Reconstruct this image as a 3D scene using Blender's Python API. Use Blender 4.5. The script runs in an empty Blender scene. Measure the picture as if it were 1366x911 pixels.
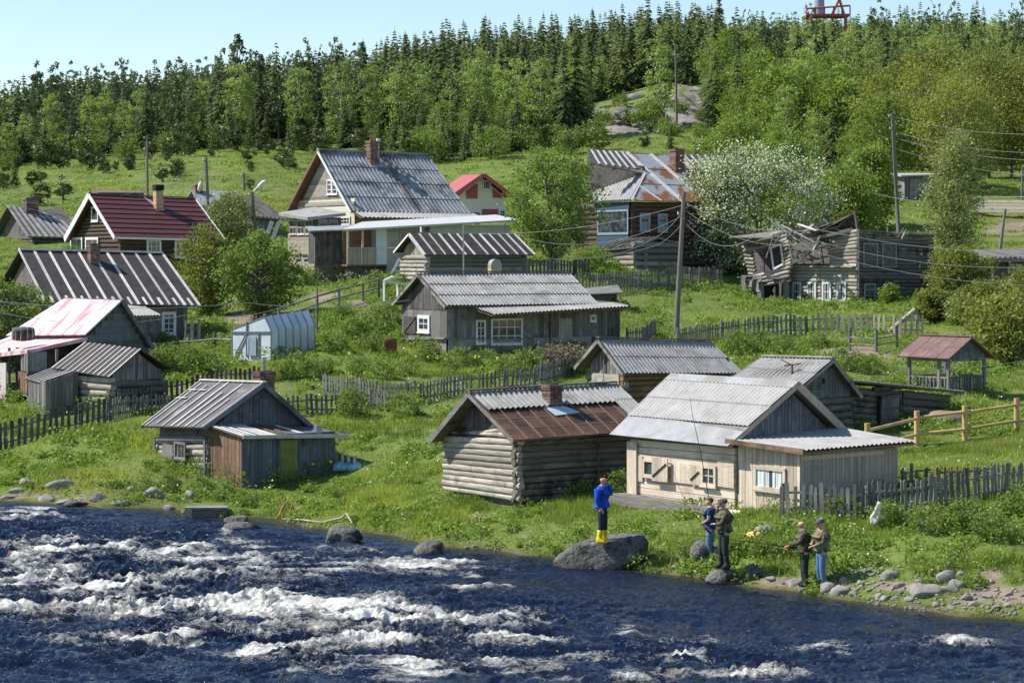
import bpy, math, random
import numpy as np
from mathutils import Vector, Matrix
R = math.radians
C = bpy.context.scene.collection
sc = bpy.context.scene
# ------------------------------------------------------------------ camera
F = 3000.0            # focal length in photo pixels (photo 1366 x 911)
PX0, PY0 = 683.0, 345.0
CAMZ = 8.0
cam_d = bpy.data.cameras.new('camera'); cam = bpy.data.objects.new('camera', cam_d); C.objects.link(cam)
cam.location = (0, 0, CAMZ); cam.rotation_euler = (R(90), 0, 0)
cam_d.sensor_width = 36; cam_d.lens = F / 1366 * 36
cam_d.shift_y = -(455.5 - PY0) / 1366
cam_d.clip_start = 0.5; cam_d.clip_end = 6000
sc.camera = cam
# ------------------------------------------------------------------ light
LDIR = Vector((0.68, -0.10, -0.72)).normalized()
sun_d = bpy.data.lights.new('sun', 'SUN'); sun = bpy.data.objects.new('sun', sun_d); C.objects.link(sun)
sun_d.energy = 4.6; sun_d.angle = R(0.5); sun_d.color = (1.0, 0.955, 0.88)
sun.rotation_euler = LDIR.to_track_quat('-Z', 'Y').to_euler(); sun.location = (-60, 20, 80)
w = bpy.data.worlds.new('World'); sc.world = w; w.use_nodes = True
nt = w.node_tree; nt.nodes.clear()
o_ = nt.nodes.new('ShaderNodeOutputWorld'); b_ = nt.nodes.new('ShaderNodeBackground'); s_ = nt.nodes.new('ShaderNodeTexSky')
s_.sky_type = 'NISHITA'; s_.sun_disc = False
s_.sun_elevation = math.asin(-LDIR.z); s_.sun_rotation = math.atan2(-LDIR.x, -LDIR.y)
s_.air_density = 1.0; s_.dust_density = 0.0; s_.ozone_density = 2.2; s_.altitude = 100
b_.inputs['Strength'].default_value = 0.11
nt.links.new(s_.outputs[0], b_.inputs[0]); nt.links.new(b_.outputs[0], o_.inputs[0])
sc.view_settings.view_transform = 'Standard'; sc.view_settings.look = 'None'
sc.view_settings.exposure = 0.58; sc.view_settings.gamma = 1.0
sc.cycles.max_bounces = 6; sc.cycles.diffuse_bounces = 3; sc.cycles.glossy_bounces = 3
sc.cycles.transmission_bounces = 3; sc.cycles.transparent_max_bounces = 6; sc.cycles.caustics_reflective = False

# ------------------------------------------------------------------ noise
def hash2(ix, iy, s=0):
    h = (ix.astype(np.int64) * 374761393 + iy.astype(np.int64) * 668265263 + s * 1442695041) & 0x7fffffff
    h = ((h ^ (h >> 13)) * 1274126177) & 0x7fffffff
    return ((h ^ (h >> 16)) & 0xffff) / 65535.0
def vn(x, y, s=0):
    x = np.asarray(x, float); y = np.asarray(y, float)
    ix = np.floor(x); iy = np.floor(y); fx = x - ix; fy = y - iy
    fx = fx * fx * (3 - 2 * fx); fy = fy * fy * (3 - 2 * fy)
    a = hash2(ix, iy, s); b = hash2(ix + 1, iy, s); c = hash2(ix, iy + 1, s); d = hash2(ix + 1, iy + 1, s)
    return (a + (b - a) * fx) * (1 - fy) + (c + (d - c) * fx) * fy
def fbm(x, y, s=0, o=4):
    r = 0; a = .5; t = 0
    for i in range(o):
        r = r + a * vn(x, y, s + i * 17); t += a; a *= .5; x = np.asarray(x) * 2.03 + 5.1; y = np.asarray(y) * 1.97 + 1.7
    return r / t

# ------------------------------------------------------------------ terrain height
COLS = {
 -900: [(108,None),(118,600),(130,540),(140,470),(160,380),(180,330),(210,285),(260,235),(320,205),(450,196),(560,190)],
 0:   [(75,None),(82,600),(92,545),(108,470),(140,360),(160,320),(190,300),(230,262),(270,222),(320,207),(450,200),(520,196)],
 150: [(72.7,None),(76,632),(84,558),(89,541),(108,470),(140,360),(190,285),(240,232),(275,207),(330,193),(450,182),(520,178)],
 300: [(69.6,None),(73,668),(77,638),(83,570),(88,530),(100,478),(112,440),(135,380),(150,345),(190,270),(240,215),(280,195),(340,182),(450,160),(520,155)],
 450: [(66.5,None),(70,686),(76,640),(84,560),(89,525),(98,470),(110,420),(125,385),(150,378),(170,330),(200,270),(240,225),(275,195),(340,170),(450,148),(520,142)],
 600: [(62.6,None),(66,690),(69,662),(76,600),(84,545),(89,522),(101,478),(112,430),(119,376),(140,355),(180,300),(220,262),(250,218),(270,200),(330,165),(400,134),(480,118),(560,115)],
 750: [(60.3,None),(63.5,692),(67,662),(76,600),(88,520),(100,480),(112,440),(125,398),(138,360),(170,310),(210,255),(250,205),(290,178),(340,150),(420,112),(480,95),(560,90)],
 900: [(57.3,None),(60.5,690),(63,676),(75,600),(85,530),(100,475),(115,450),(125,412),(133,387),(150,362),(180,300),(220,240),(250,197),(280,178),(310,125),(360,105),(440,88),(520,80)],
 1050:[(54.3,None),(57,722),(59,692),(64,662),(75,598),(80,575),(97,480),(112,455),(117,436),(135,411),(150,395),(165,350),(190,300),(230,240),(280,180),(340,130),(420,98),(520,80)],
 1200:[(51.6,None),(53.5,755),(58,692),(64,640),(73,600),(85,550),(92,510),(112,446),(130,412),(150,395),(166,303),(190,264),(230,225),(280,180),(340,130),(420,95),(520,75)],
 1366:[(50,None),(52,770),(56,702),(63,640),(75,580),(88,530),(105,470),(128,402),(145,360),(170,300),(186,277),(230,225),(280,180),(340,130),(420,95),(520,75)],
 2400:[(41,None),(43,800),(50,740),(63,640),(75,580),(88,530),(105,470),(128,402),(145,360),(170,300),(186,277),(230,225),(280,180),(340,130),(420,95),(520,75)],
}
CPX = np.array(sorted(COLS)); CT = []
for k in sorted(COLS):
    l = COLS[k]; ds = l[0][0]
    D = [0, ds - 9, ds - 3, ds, ds + .5]; Z = [-1.6, -1.3, -.7, 0, .28]
    for d, p in l[1:]:
        D.append(d); Z.append(CAMZ - (p - PY0) * d / F)
    D += [900, 3000]; Z += [Z[-1] - 6, 10]
    CT.append((np.array(D, float), np.array(Z, float)))
def Hraw(u, Y):
    px = PX0 + F * u
    k = np.clip(np.searchsorted(CPX, px) - 1, 0, len(CPX) - 2)
    wgt = np.clip((px - CPX[k]) / (CPX[k + 1] - CPX[k]), 0, 1)
    vals = np.stack([np.interp(Y, d, z) for d, z in CT])
    i = np.arange(len(Y))
    return vals[k, i] * (1 - wgt) + vals[k + 1, i] * wgt
def H(X, Y):
    X = np.atleast_1d(np.asarray(X, float)); Y = np.atleast_1d(np.asarray(Y, float))
    sh = X.shape; X = X.ravel(); Y = Y.ravel()
    Yw = Y + (fbm(X * .35, X * 0 + 3.3, 5, 3) - .5) * 1.2 + (fbm(X * 1.3, Y * 1.3, 8, 2) - .5) * .7
    u = X / np.maximum(Y, 2)
    z = 0
    for dy, du, ww in ((0, 0, .4), (-.012, .004, .2), (.012, -.004, .2), (.0, .012, .1), (0, -.012, .1)):
        z = z + ww * Hraw(u + du, Yw * (1 + dy))
    amp = np.clip((z + .15) / 1.2, 0.12, 1) * np.clip(Y / 90, .6, 6)
    z = z + (fbm(X / (3.1 + Y * .01), Y / (3.1 + Y * .01), 1, 3) - .5) * .34 * amp
    z = z + (fbm(X * 1.1, Y * 1.1, 2, 2) - .5) * .14 * np.clip((z + .1) / .5, 0.3, 1)
    return z.reshape(sh)
def Hs(x, y): return float(H([x], [y])[0])
def W(px, py, D):       # photo pixel and distance -> world point
    return Vector(((px - PX0) * D / F, D, CAMZ - (py - PY0) * D / F))
_DD = np.concatenate([np.arange(42, 150, .2), np.arange(150, 560, .8)])
def G(px, py, dmin=0):       # ground point seen at a pixel
    zr = CAMZ - (py - PY0) * _DD / F
    h = np.maximum(H((px - PX0) * _DD / F, _DD), 0)
    ok = np.nonzero((zr <= h) & (_DD > dmin))[0]
    d = float(_DD[ok[0]]) if len(ok) else 500.
    x = (px - PX0) * d / F
    return Vector((x, d, Hs(x, d)))
def GD(px, D):
    x = (px - PX0) * D / F
    return Vector((x, D, Hs(x, D)))

# ------------------------------------------------------------------ object helpers
def tag(o, label=None, cat=None, group=None, kind=None):
    if label: o['label'] = label
    if cat: o['category'] = cat
    if group: o['group'] = group
    if kind: o['kind'] = kind
    return o
def empty(name, loc, rz=0, label=None, cat=None, group=None):
    o = bpy.data.objects.new(name, None); C.objects.link(o); o.location = loc; o.rotation_euler = (0, 0, rz)
    o.empty_display_size = .2
    return tag(o, label, cat, group)
def copy_tree(o, parent=None):
    c = o.copy(); C.objects.link(c); c.parent = parent
    for ch in o.children: copy_tree(ch, c)
    return c
def mesh_np(name, V, Fa, mats, var=None, parent=None, mi=None, smooth=False):
    V = np.asarray(V, np.float32); Fa = np.asarray(Fa, np.int32); n, k = Fa.shape
    me = bpy.data.meshes.new(name)
    me.vertices.add(len(V)); me.vertices.foreach_set('co', V.ravel())
    me.loops.add(n * k); me.loops.foreach_set('vertex_index', Fa.ravel())
    me.polygons.add(n); me.polygons.foreach_set('loop_start', np.arange(0, n * k, k, dtype=np.int32))
    if mi is not None: me.polygons.foreach_set('material_index', np.asarray(mi, np.int32))
    if smooth: me.polygons.foreach_set('use_smooth', np.ones(n, bool))
    me.update(calc_edges=True)
    a = me.attributes.new('var', 'FLOAT', 'FACE')
    a.data.foreach_set('value', np.asarray(var if var is not None else np.full(n, .5), np.float32))
    for m in (mats if isinstance(mats, (list, tuple)) else [mats]): me.materials.append(m)
    o = bpy.data.objects.new(name, me); C.objects.link(o); o.parent = parent
    return o
class MB:
    def __init__(s): s.v = []; s.f = []; s.m = []; s.c = []; s.s = []
    def add(s, vs, fs, m=0, var=None, smooth=False):
        b = len(s.v); s.v += [tuple(v) for v in vs]
        if var is None: var = random.random()
        for f in fs: s.f.append([b + i for i in f]); s.m.append(m); s.c.append(var); s.s.append(smooth)
    def box(s, p, a, b, c, m=0, var=None):
        p, a, b, c = Vector(p), Vector(a), Vector(b), Vector(c)
        v = [p, p + a, p + a + b, p + b, p + c, p + a + c, p + a + b + c, p + b + c]
        fs = [(0, 3, 2, 1), (4, 5, 6, 7), (0, 1, 5, 4), (1, 2, 6, 5), (2, 3, 7, 6), (3, 0, 4, 7)]
        if a.cross(b).dot(c) < 0: fs = [f[::-1] for f in fs]
        s.add(v, fs, m, var)
    def cbox(s, c, sx, sy, sz, m=0, var=None, rz=0, tilt=0):
        M = Matrix.Rotation(rz, 3, 'Z') @ Matrix.Rotation(tilt, 3, 'X')
        a, b, cc = M @ Vector((sx, 0, 0)), M @ Vector((0, sy, 0)), M @ Vector((0, 0, sz))
        s.box(Vector(c) - a / 2 - b / 2 - cc / 2, a, b, cc, m, var)
    def slab(s, A, B, Cc, D, th, m=0, var=None):   # A,B,C,D seen counter-clockwise from outside; thickness goes inward
        A, B, Cc, D = map(Vector, (A, B, Cc, D))
        n = (B - A).cross(D - A).normalized() * -th
        v = [A, B, Cc, D, A + n, B + n, Cc + n, D + n]
        s.add(v, [(0, 1, 2, 3), (7, 6, 5, 4), (0, 4, 5, 1), (1, 5, 6, 2), (2, 6, 7, 3), (3, 7, 4, 0)], m, var)
    def bar(s, A, B, wd, th, m=0, var=None, up=(0, 0, 1)):
        A, B = Vector(A), Vector(B); d = B - A; u = Vector(up)
        a = d.cross(u)
        if a.length < 1e-6: a = Vector((1, 0, 0))
        a = a.normalized() * wd; b = a.cross(d).normalized() * th
        s.box(A - a / 2 - b / 2, d, a, b, m, var)
    def tube(s, pts, rad, n=8, m=0, var=None, flat=1.0, cap=True, smooth=True, square=0):
        pts = [Vector(p) for p in pts]
        if not isinstance(rad, (list, tuple)): rad = [rad] * len(pts)
        vs = []; fs = []
        for i, p in enumerate(pts):
            d = (pts[min(i + 1, len(pts) - 1)] - pts[max(i - 1, 0)]).normalized()
            a = d.cross(Vector((0, 0, 1)))
            if a.length < .05: a = d.cross(Vector((0, 1, 0)))
            a.normalize(); b = a.cross(d).normalized()
            for j in range(n):
                t = 2 * math.pi * j / n
                kx = 1.0
                if square: ct, st = abs(math.cos(t)), abs(math.sin(t)); kx = 1 + square * (1 / max(ct, st) - 1)
                vs.append(p + a * math.cos(t) * rad[i] * flat * kx + b * math.sin(t) * rad[i] * min(kx, 1 + square * .25))
        for i in range(len(pts) - 1):
            for j in range(n):
                fs.append((i * n + j, i * n + (j + 1) % n, (i + 1) * n + (j + 1) % n, (i + 1) * n + j))
        if var is None: var = random.random()
        s.add(vs, fs, m, var, smooth)
        if cap:
            s.add(vs[:n], [tuple(range(n))[::-1]], m, var); s.add(vs[-n:], [tuple(range(n))], m, var)
    def build_each(s, name, mats, parent=None, per=6):
        for k in range(0, len(s.f), per):      # every bar (six faces) becomes a part of its own
            q = MB(); ids = sorted({i for f in s.f[k:k + per] for i in f}); mp = {j: n for n, j in enumerate(ids)}
            q.v = [s.v[i] for i in ids]; q.f = [[mp[i] for i in f] for f in s.f[k:k + per]]; q.m, q.c, q.s = s.m[k:k + per], s.c[k:k + per], s.s[k:k + per]
            q.build(name, mats, parent)
    def build(s, name, mats, parent=None):
        me = bpy.data.meshes.new(name); me.from_pydata(s.v, [], s.f); me.update()
        for m in (mats if isinstance(mats, (list, tuple)) else [mats]): me.materials.append(m)
        n = len(s.f)
        me.polygons.foreach_set('material_index', np.array(s.m, np.int32))
        me.polygons.foreach_set('use_smooth', np.array(s.s, bool))
        a = me.attributes.new('var', 'FLOAT', 'FACE'); a.data.foreach_set('value', np.array(s.c, np.float32))
        o = bpy.data.objects.new(name, me); C.objects.link(o); o.parent = parent
        return o

# ------------------------------------------------------------------ materials
def newmat(name):
    m = bpy.data.materials.new(name); m.use_nodes = True; t = m.node_tree; t.nodes.clear()
    out = t.nodes.new('ShaderNodeOutputMaterial'); p = t.nodes.new('ShaderNodeBsdfPrincipled')
    t.links.new(p.outputs[0], out.inputs[0])
    return m, t, p, out
def _n(t, ty, **k):
    n = t.nodes.new(ty)
    for a, b in k.items():
        if a in n.inputs.keys(): n.inputs[a].default_value = b
        else: setattr(n, a, b)
    return n
def noise(t, sc3=(1, 1, 1), scale=5, detail=5, rough=.6, coord='Object', dist=0):
    tc = t.nodes.new('ShaderNodeTexCoord'); mp = t.nodes.new('ShaderNodeMapping'); mp.inputs['Scale'].default_value = sc3
    t.links.new(tc.outputs[coord], mp.inputs[0])
    n = t.nodes.new('ShaderNodeTexNoise'); n.inputs['Scale'].default_value = scale; n.inputs['Detail'].default_value = detail
    n.inputs['Roughness'].default_value = rough; n.inputs['Distortion'].default_value = dist
    t.links.new(mp.outputs[0], n.inputs['Vector'])
    return n.outputs[0]
def rng_(t, v, a, b, c=0, d=1):
    m = t.nodes.new('ShaderNodeMapRange'); m.inputs[1].default_value = a; m.inputs[2].default_value = b
    m.inputs[3].default_value = c; m.inputs[4].default_value = d; t.links.new(v, m.inputs[0]); return m.outputs[0]
def mixc(t, f, a, b, mode='MIX'):
    m = t.nodes.new('ShaderNodeMix'); m.data_type = 'RGBA'; m.blend_type = mode
    for sock, v in ((m.inputs[0], f), (m.inputs[6], a), (m.inputs[7], b)):
        if hasattr(v, 'links') or isinstance(v, bpy.types.NodeSocket): t.links.new(v, sock)
        elif isinstance(v, (tuple, list)): sock.default_value = (v[0], v[1], v[2], 1)
        else: sock.default_value = v
    return m.outputs[2]
def math_(t, op, a, b=0.0):
    m = t.nodes.new('ShaderNodeMath'); m.operation = op
    for s, v in ((m.inputs[0], a), (m.inputs[1], b)):
        if isinstance(v, bpy.types.NodeSocket): t.links.new(v, s)
        else: s.default_value = v
    return m.outputs[0]
def attr(t, name):
    a = t.nodes.new('ShaderNodeAttribute'); a.attribute_name = name; return a.outputs['Fac']
def bump(t, p, h, strength=.4, dist=.02):
    b = t.nodes.new('ShaderNodeBump'); b.inputs['Strength'].default_value = strength; b.inputs['Distance'].default_value = dist
    t.links.new(h, b.inputs['Height']); t.links.new(b.outputs[0], p.inputs['Normal'])
def mat(name, c1, c2, sc3=(1, 1, 1), scale=6, rough=.8, vamt=.5, stain=None, stscale=.8, stlo=.5, sthi=.7, bs=.3, bd=.01, metal=0, lo=.3, hi=.7):
    """two-tone noisy surface; per-board tone from the 'var' attribute; an optional third tone in patches"""
    m, t, p, out = newmat(name)
    f = rng_(t, noise(t, sc3, scale), lo, hi)
    col = mixc(t, f, c1, c2)
    v = attr(t, 'var')
    if stain:
        sf = rng_(t, math_(t, 'ADD', noise(t, (1, 1, 1), stscale, 6, .65), math_(t, 'MULTIPLY', math_(t, 'SUBTRACT', v, .5), .25)), stlo, sthi)
        col = mixc(t, sf, col, stain)
    if vamt:
        g = rng_(t, v, 0, 1, 1 - vamt, 1 + vamt * .7)
        cmb = t.nodes.new('ShaderNodeCombineColor')
        for i in range(3): t.links.new(g, cmb.inputs[i])
        col = mixc(t, 1.0, col, cmb.outputs[0], 'MULTIPLY')
    t.links.new(col, p.inputs['Base Color']); p.inputs['Roughness'].default_value = rough; p.inputs['Metallic'].default_value = metal
    p.inputs['Specular IOR Level'].default_value = .3
    if bs: bump(t, p, noise(t, sc3, scale * 2), bs, bd)
    return m
HZ, VT = (1, 1, 9), (9, 9, 1)
M = {}
M['wood_grey_h'] = mat('weathered_grey_wood', (.15, .14, .13), (.30, .28, .255), (1, 1, 12), 2.2, vamt=.45, stain=(.06, .05, .045), stscale=1.6, stlo=.56, sthi=.75, bs=.6)
M['wood_grey_v'] = mat('weathered_grey_boards', (.12, .115, .11), (.27, .255, .24), (12, 12, 1), 2.2, vamt=.5, stain=(.055, .048, .045), stscale=1.4, stlo=.56, sthi=.78, bs=.6)
M['wood_blue_v'] = mat('weathered_bluish_boards', (.10, .115, .14), (.20, .225, .26), (12, 12, 1), 2.2, vamt=.35, stain=(.07, .065, .06), stscale=1.2, bs=.5)
M['wood_dark_h'] = mat('dark_weathered_logs', (.095, .085, .077), (.205, .188, .17), (1, 1, 12), 2.2, vamt=.4, stain=(.03, .026, .024), stscale=1.5, bs=.6)
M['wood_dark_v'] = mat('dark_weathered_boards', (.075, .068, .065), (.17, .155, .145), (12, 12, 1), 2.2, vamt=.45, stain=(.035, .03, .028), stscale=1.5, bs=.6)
M['wood_pale_h'] = mat('sun_bleached_logs', (.22, .195, .165), (.47, .425, .36), (1, 1, 12), 2.0, vamt=.42, stain=(.14, .11, .09), stscale=1.6, stlo=.6, sthi=.8, bs=.6)
M['wood_cream_h'] = mat('pale_cream_boards_lying', (.54, .44, .34), (.70, .60, .48), (1, 1, 10), 1.6, vamt=.16, stain=(.36, .27, .20), stscale=1.1, stlo=.55, sthi=.85, bs=.4)
M['wood_cream_v'] = mat('pale_cream_boards', (.47, .39, .30), (.67, .57, .46), (10, 10, 1), 1.8, vamt=.3, stain=(.28, .22, .17), stscale=1.2, stlo=.56, sthi=.85, bs=.4)
M['wood_tan_v'] = mat('grey_tan_boards', (.30, .265, .22), (.44, .39, .33), (10, 10, 1), 1.8, vamt=.25, stain=(.22, .19, .16), stscale=1.0, stlo=.5, sthi=.8, bs=.4)
M['wood_brown_v'] = mat('reddish_brown_boards', (.14, .080, .05), (.31, .19, .125), (10, 10, 1), 2.0, vamt=.5, stain=(.06, .04, .03), stscale=1.5, bs=.4)
M['wood_brown_h'] = mat('warm_brown_boards', (.15, .09, .055), (.30, .19, .12), (1, 1, 10), 2.0, vamt=.4, stain=(.07, .05, .035), stscale=1.5, bs=.4)
M['wood_stained'] = mat('dark_stained_boards', (.06, .038, .028), (.10, .066, .048), (1, 1, 12), 2, vamt=.25, bs=.2)
M['wood_new'] = mat('fresh_yellow_wood', (.50, .32, .13), (.66, .46, .22), (1, 1, 4), 3, vamt=.2, stain=(.36, .25, .12), bs=.1)
M['corr_grey'] = mat('grey_fibre_cement', (.27, .265, .255), (.40, .39, .37), (1, 1, 1), 3, vamt=.2, stain=(.15, .14, .125), stscale=1.3, stlo=.5, sthi=.78, bs=.3)
M['corr_pale'] = mat('pale_fibre_cement', (.33, .325, .31), (.43, .42, .40), (1, 1, 1), 3, vamt=.12, stain=(.24, .23, .20), stscale=1.2, stlo=.5, sthi=.8, bs=.2)
M['corr_dark'] = mat('aged_blue_grey_fibre_cement', (.22, .235, .25), (.38, .395, .41), (1, 1, 1), 1.6, vamt=.22, stain=(.10, .10, .105), stscale=.9, stlo=.45, sthi=.7, bs=.3)
M['felt'] = mat('black_roofing_felt', (.035, .03, .03), (.07, .06, .058), (1, 1, 1), 3, vamt=.15, stain=(.10, .09, .085), stscale=.8, stlo=.6, sthi=.8, bs=.3)
M['felt_grey'] = mat('worn_grey_roofing_felt', (.085, .08, .08), (.16, .15, .145), (1, 1, 1), 2.2, vamt=.2, stain=(.28, .27, .26), stscale=.9, stlo=.58, sthi=.72, bs=.3)
M['batten'] = mat('bleached_battens', (.50, .47, .43), (.74, .70, .66), (1, 1, 1), 4, vamt=.3, bs=.2)
M['paleroof'] = mat('pale_grey_sheet_with_faded_pink', (.46, .46, .46), (.56, .55, .54), (1, 1, 1), 2, rough=.6, vamt=.1, stain=(.55, .38, .38), stscale=.5, stlo=.58, sthi=.7, bs=.1)
M['rust'] = mat('rusty_sheet_metal', (.085, .045, .032), (.19, .095, .06), (1, 1, 1), 2.2, rough=.7, vamt=.45, stain=(.055, .036, .03), stscale=1.5, bs=.2)
M['rust_seam'] = mat('rusty_seam', (.15, .105, .085), (.22, .16, .13), (1, 1, 1), 4, rough=.6, vamt=.2, bs=0)
M['galv'] = mat('dull_galvanised_sheet', (.28, .285, .29), (.38, .385, .385), (1, 1, 1), 2, rough=.7, vamt=.15, stain=(.22, .21, .19), bs=.1)
M['galv_rust'] = mat('rust_patched_sheet', (.36, .38, .41), (.46, .47, .48), (1, 1, 1), 2, rough=.55, vamt=.1, stain=(.30, .13, .06), stscale=.5, stlo=.49, sthi=.55, metal=.1, bs=0)
M['flashing'] = mat('blue_grey_flashing', (.42, .50, .56), (.55, .62, .66), (1, 1, 1), 3, rough=.5, vamt=.1, bs=0)
M['white'] = mat('white_paint', (.62, .62, .60), (.76, .76, .74), (1, 1, 1), 4, rough=.6, vamt=.1, stain=(.45, .44, .42), stscale=2, stlo=.62, sthi=.8, bs=0)
M['bluepaint'] = mat('faded_blue_paint', (.18, .25, .30), (.28, .35, .41), (1, 1, 1), 4, rough=.7, vamt=.15, bs=0)
M['darkblue'] = mat('dull_blue_boards', (.04, .065, .10), (.065, .095, .14), (8, 8, 1), 2, rough=.7, vamt=.3, bs=0)
M['yellowgreen'] = mat('yellow_green_door_paint', (.20, .21, .05), (.30, .29, .09), (8, 8, 1), 3, rough=.7, vamt=.2, stain=(.16, .15, .09), stscale=3, bs=0)
M["redroof"] = mat("dark_red_tile_sheet", (.088, .032, .032), (.115, .042, .040), (1, 1, 1), 5, rough=.45, vamt=.12, bs=0)
M['redpaint'] = mat('dull_red_boards', (.33, .085, .09), (.42, .12, .12), (1, 1, 10), 3, rough=.7, vamt=.15, bs=0)
M['brownroof'] = mat('maroon_felt', (.15, .09, .085), (.22, .13, .12), (1, 1, 1), 4, vamt=.2, stain=(.28, .20, .17), stscale=1.5, bs=.2)
M['creampaint'] = mat('cream_siding', (.66, .62, .48), (.74, .70, .56), (1, 1, 8), 3, rough=.7, vamt=.1, bs=0)
M['pink'] = mat('faded_pink_tarpaulin', (.64, .58, .58), (.60, .20, .24), (.35, 2.2, .35), 1.1, rough=.6, vamt=.0, lo=.46, hi=.60, stain=(.50, .08, .10), stscale=1.2, stlo=.66, sthi=.72, bs=.2)
M['whitepanel'] = mat('dull_white_panel', (.50, .53, .57), (.62, .65, .68), (1, 1, 1), 2, rough=.6, vamt=.1, bs=0)
M['brick'] = mat('old_red_brick', (.16, .085, .068), (.29, .175, .14), (1, 1, 1), 6, vamt=.55, stain=(.10, .08, .075), stscale=4, bs=.5)
M['brick_buff'] = mat('buff_brick', (.42, .30, .18), (.52, .38, .24), (1, 1, 1), 6, vamt=.3, bs=.3)
M['concrete'] = mat('grey_render', (.22, .21, .20), (.34, .33, .31), (1, 1, 1), 4, vamt=.15, stain=(.14, .13, .12), bs=.2)
M['rock'] = mat('grey_granite', (.085, .08, .075), (.26, .25, .23), (1, 1, 1), 5, vamt=.15, stain=(.045, .042, .036), stscale=2.6, stlo=.50, sthi=.60, bs=1.0, bd=.14)
M['rock_dry'] = mat('pale_dry_stone', (.22, .205, .18), (.36, .34, .30), (1, 1, 1), 4, vamt=.3, stain=(.15, .14, .10), stscale=2, bs=.7, bd=.03)
M['pole'] = mat('grey_pole_wood', (.13, .12, .11), (.22, .20, .18), (8, 8, 1), 2, vamt=.1, bs=.3)
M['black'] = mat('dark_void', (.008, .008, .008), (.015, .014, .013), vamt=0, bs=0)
M['metal'] = mat('grey_metal', (.25, .26, .27), (.38, .39, .40), rough=.4, vamt=.1, metal=.6, bs=0)
M['barrelrust'] = mat('rusted_barrel', (.13, .05, .03), (.22, .09, .055), (1, 1, 1), 5, vamt=.2, bs=.2)
M['plastic_film'] = mat('milky_greenhouse_film', (.46, .53, .58), (.60, .66, .70), (1, 1, 1), 1.5, rough=.45, vamt=.15, bs=.2)
M['bark'] = mat('grey_brown_bark', (.10, .085, .07), (.20, .175, .15), (5, 5, 1), 5, vamt=.1, bs=.5)
M['birchbark'] = mat('birch_bark', (.40, .38, .35), (.55, .53, .50), (1, 1, 1), 5, vamt=.1, stain=(.08, .07, .06), stscale=5, stlo=.55, sthi=.65, bs=.2)
M['soil'] = mat('dry_soil', (.20, .155, .115), (.30, .24, .18), (1, 1, 1), 3, vamt=.3, bs=.5)
def glass_mat():
    m, t, p, out = newmat('window_glass')
    col = mixc(t, rng_(t, noise(t, (1, 1, 1), 3), .4, .7), (.02, .025, .03), (.10, .12, .14))
    t.links.new(col, p.inputs['Base Color']); p.inputs['Roughness'].default_value = .06; p.inputs['IOR'].default_value = 1.5
    return m
M['glass'] = glass_mat()
M['wood_log_dark'] = mat('brown_grey_old_logs', (.12, .102, .086), (.25, .22, .19), (1, 1, 12), 2.2, vamt=.4, stain=(.04, .034, .03), stscale=1.5, bs=.6)
M['curtain'] = mat('pale_curtain_cloth', (.50, .58, .60), (.70, .74, .74), (14, 14, 1), 2, vamt=.1, bs=0)
def leaf_mat(name, c1, c2, trans=.35, objvar=.25, rough=.5, patch=None):
    m, t, p, out = newmat(name)
    v = attr(t, 'var')
    col = mixc(t, v, c1, c2)
    if patch:
        col = mixc(t, rng_(t, noise(t, (1, 1, .2), .55, 5, .65), .52, .68, 0, .75), col, patch[0]); col = mixc(t, rng_(t, noise(t, (1, 1, .2), .23, 5, .6, dist=.6), .50, .66, 0, .7), col, patch[1])
    oi = t.nodes.new('ShaderNodeObjectInfo')
    g = rng_(t, oi.outputs['Random'], 0, 1, 1 - objvar, 1 + objvar)
    cmb = t.nodes.new('ShaderNodeCombineColor')
    t.links.new(g, cmb.inputs[0]); t.links.new(rng_(t, g, 0, 2, .1, 1.9), cmb.inputs[1]); t.links.new(math_(t, 'MULTIPLY', g, .95), cmb.inputs[2])
    col = mixc(t, 1.0, col, cmb.outputs[0], 'MULTIPLY')
    t.links.new(col, p.inputs['Base Color']); p.inputs['Roughness'].default_value = rough
    p.inputs['Specular IOR Level'].default_value = .25
    tr = t.nodes.new('ShaderNodeBsdfTranslucent'); t.links.new(mixc(t, 1.0, col, (1.25, 1.3, .55), 'MULTIPLY'), tr.inputs[0])
    mx = t.nodes.new('ShaderNodeMixShader'); mx.inputs[0].default_value = trans
    t.links.new(p.outputs[0], mx.inputs[1]); t.links.new(tr.outputs[0], mx.inputs[2]); t.links.new(mx.outputs[0], out.inputs[0])
    return m
M['spruce'] = leaf_mat('spruce_needles', (.043, .066, .022), (.135, .165, .055), .2, .3)
M['pine'] = leaf_mat('pine_needles', (.060, .088, .042), (.14, .175, .075), .2, .25)
M['birch'] = leaf_mat('birch_leaves', (.18, .245, .075), (.34, .41, .16), .42, .2)
M['tree_leaf'] = leaf_mat('broadleaf_leaves', (.105, .165, .04), (.26, .33, .10), .4, .15)
M['olive_leaf'] = leaf_mat('olive_leaves', (.14, .165, .04), (.30, .32, .09), .38, .15)
M['bright_leaf'] = leaf_mat('bright_green_leaves', (.13, .19, .04), (.27, .34, .09), .4, .12)
M['willow'] = leaf_mat('pale_willow_leaves', (.16, .19, .07), (.32, .35, .15), .3, .12)
M['blossom'] = leaf_mat('white_blossom', (.55, .58, .48), (.80, .80, .74), .2, .05)
M['juniper'] = leaf_mat('brown_green_juniper', (.07, .095, .028), (.155, .18, .055), .1, .4)
M['weed'] = leaf_mat('leafy_weeds', (.125, .20, .035), (.27, .36, .085), .35, .15)
M['grass'] = leaf_mat('grass_blades', (.165, .235, .045), (.37, .42, .11), .4, .1, patch=((.34, .33, .14), (.10, .165, .03)))
M['dry_twig'] = leaf_mat('dry_brown_twigs', (.16, .12, .085), (.26, .21, .16), .1, .1)
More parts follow.
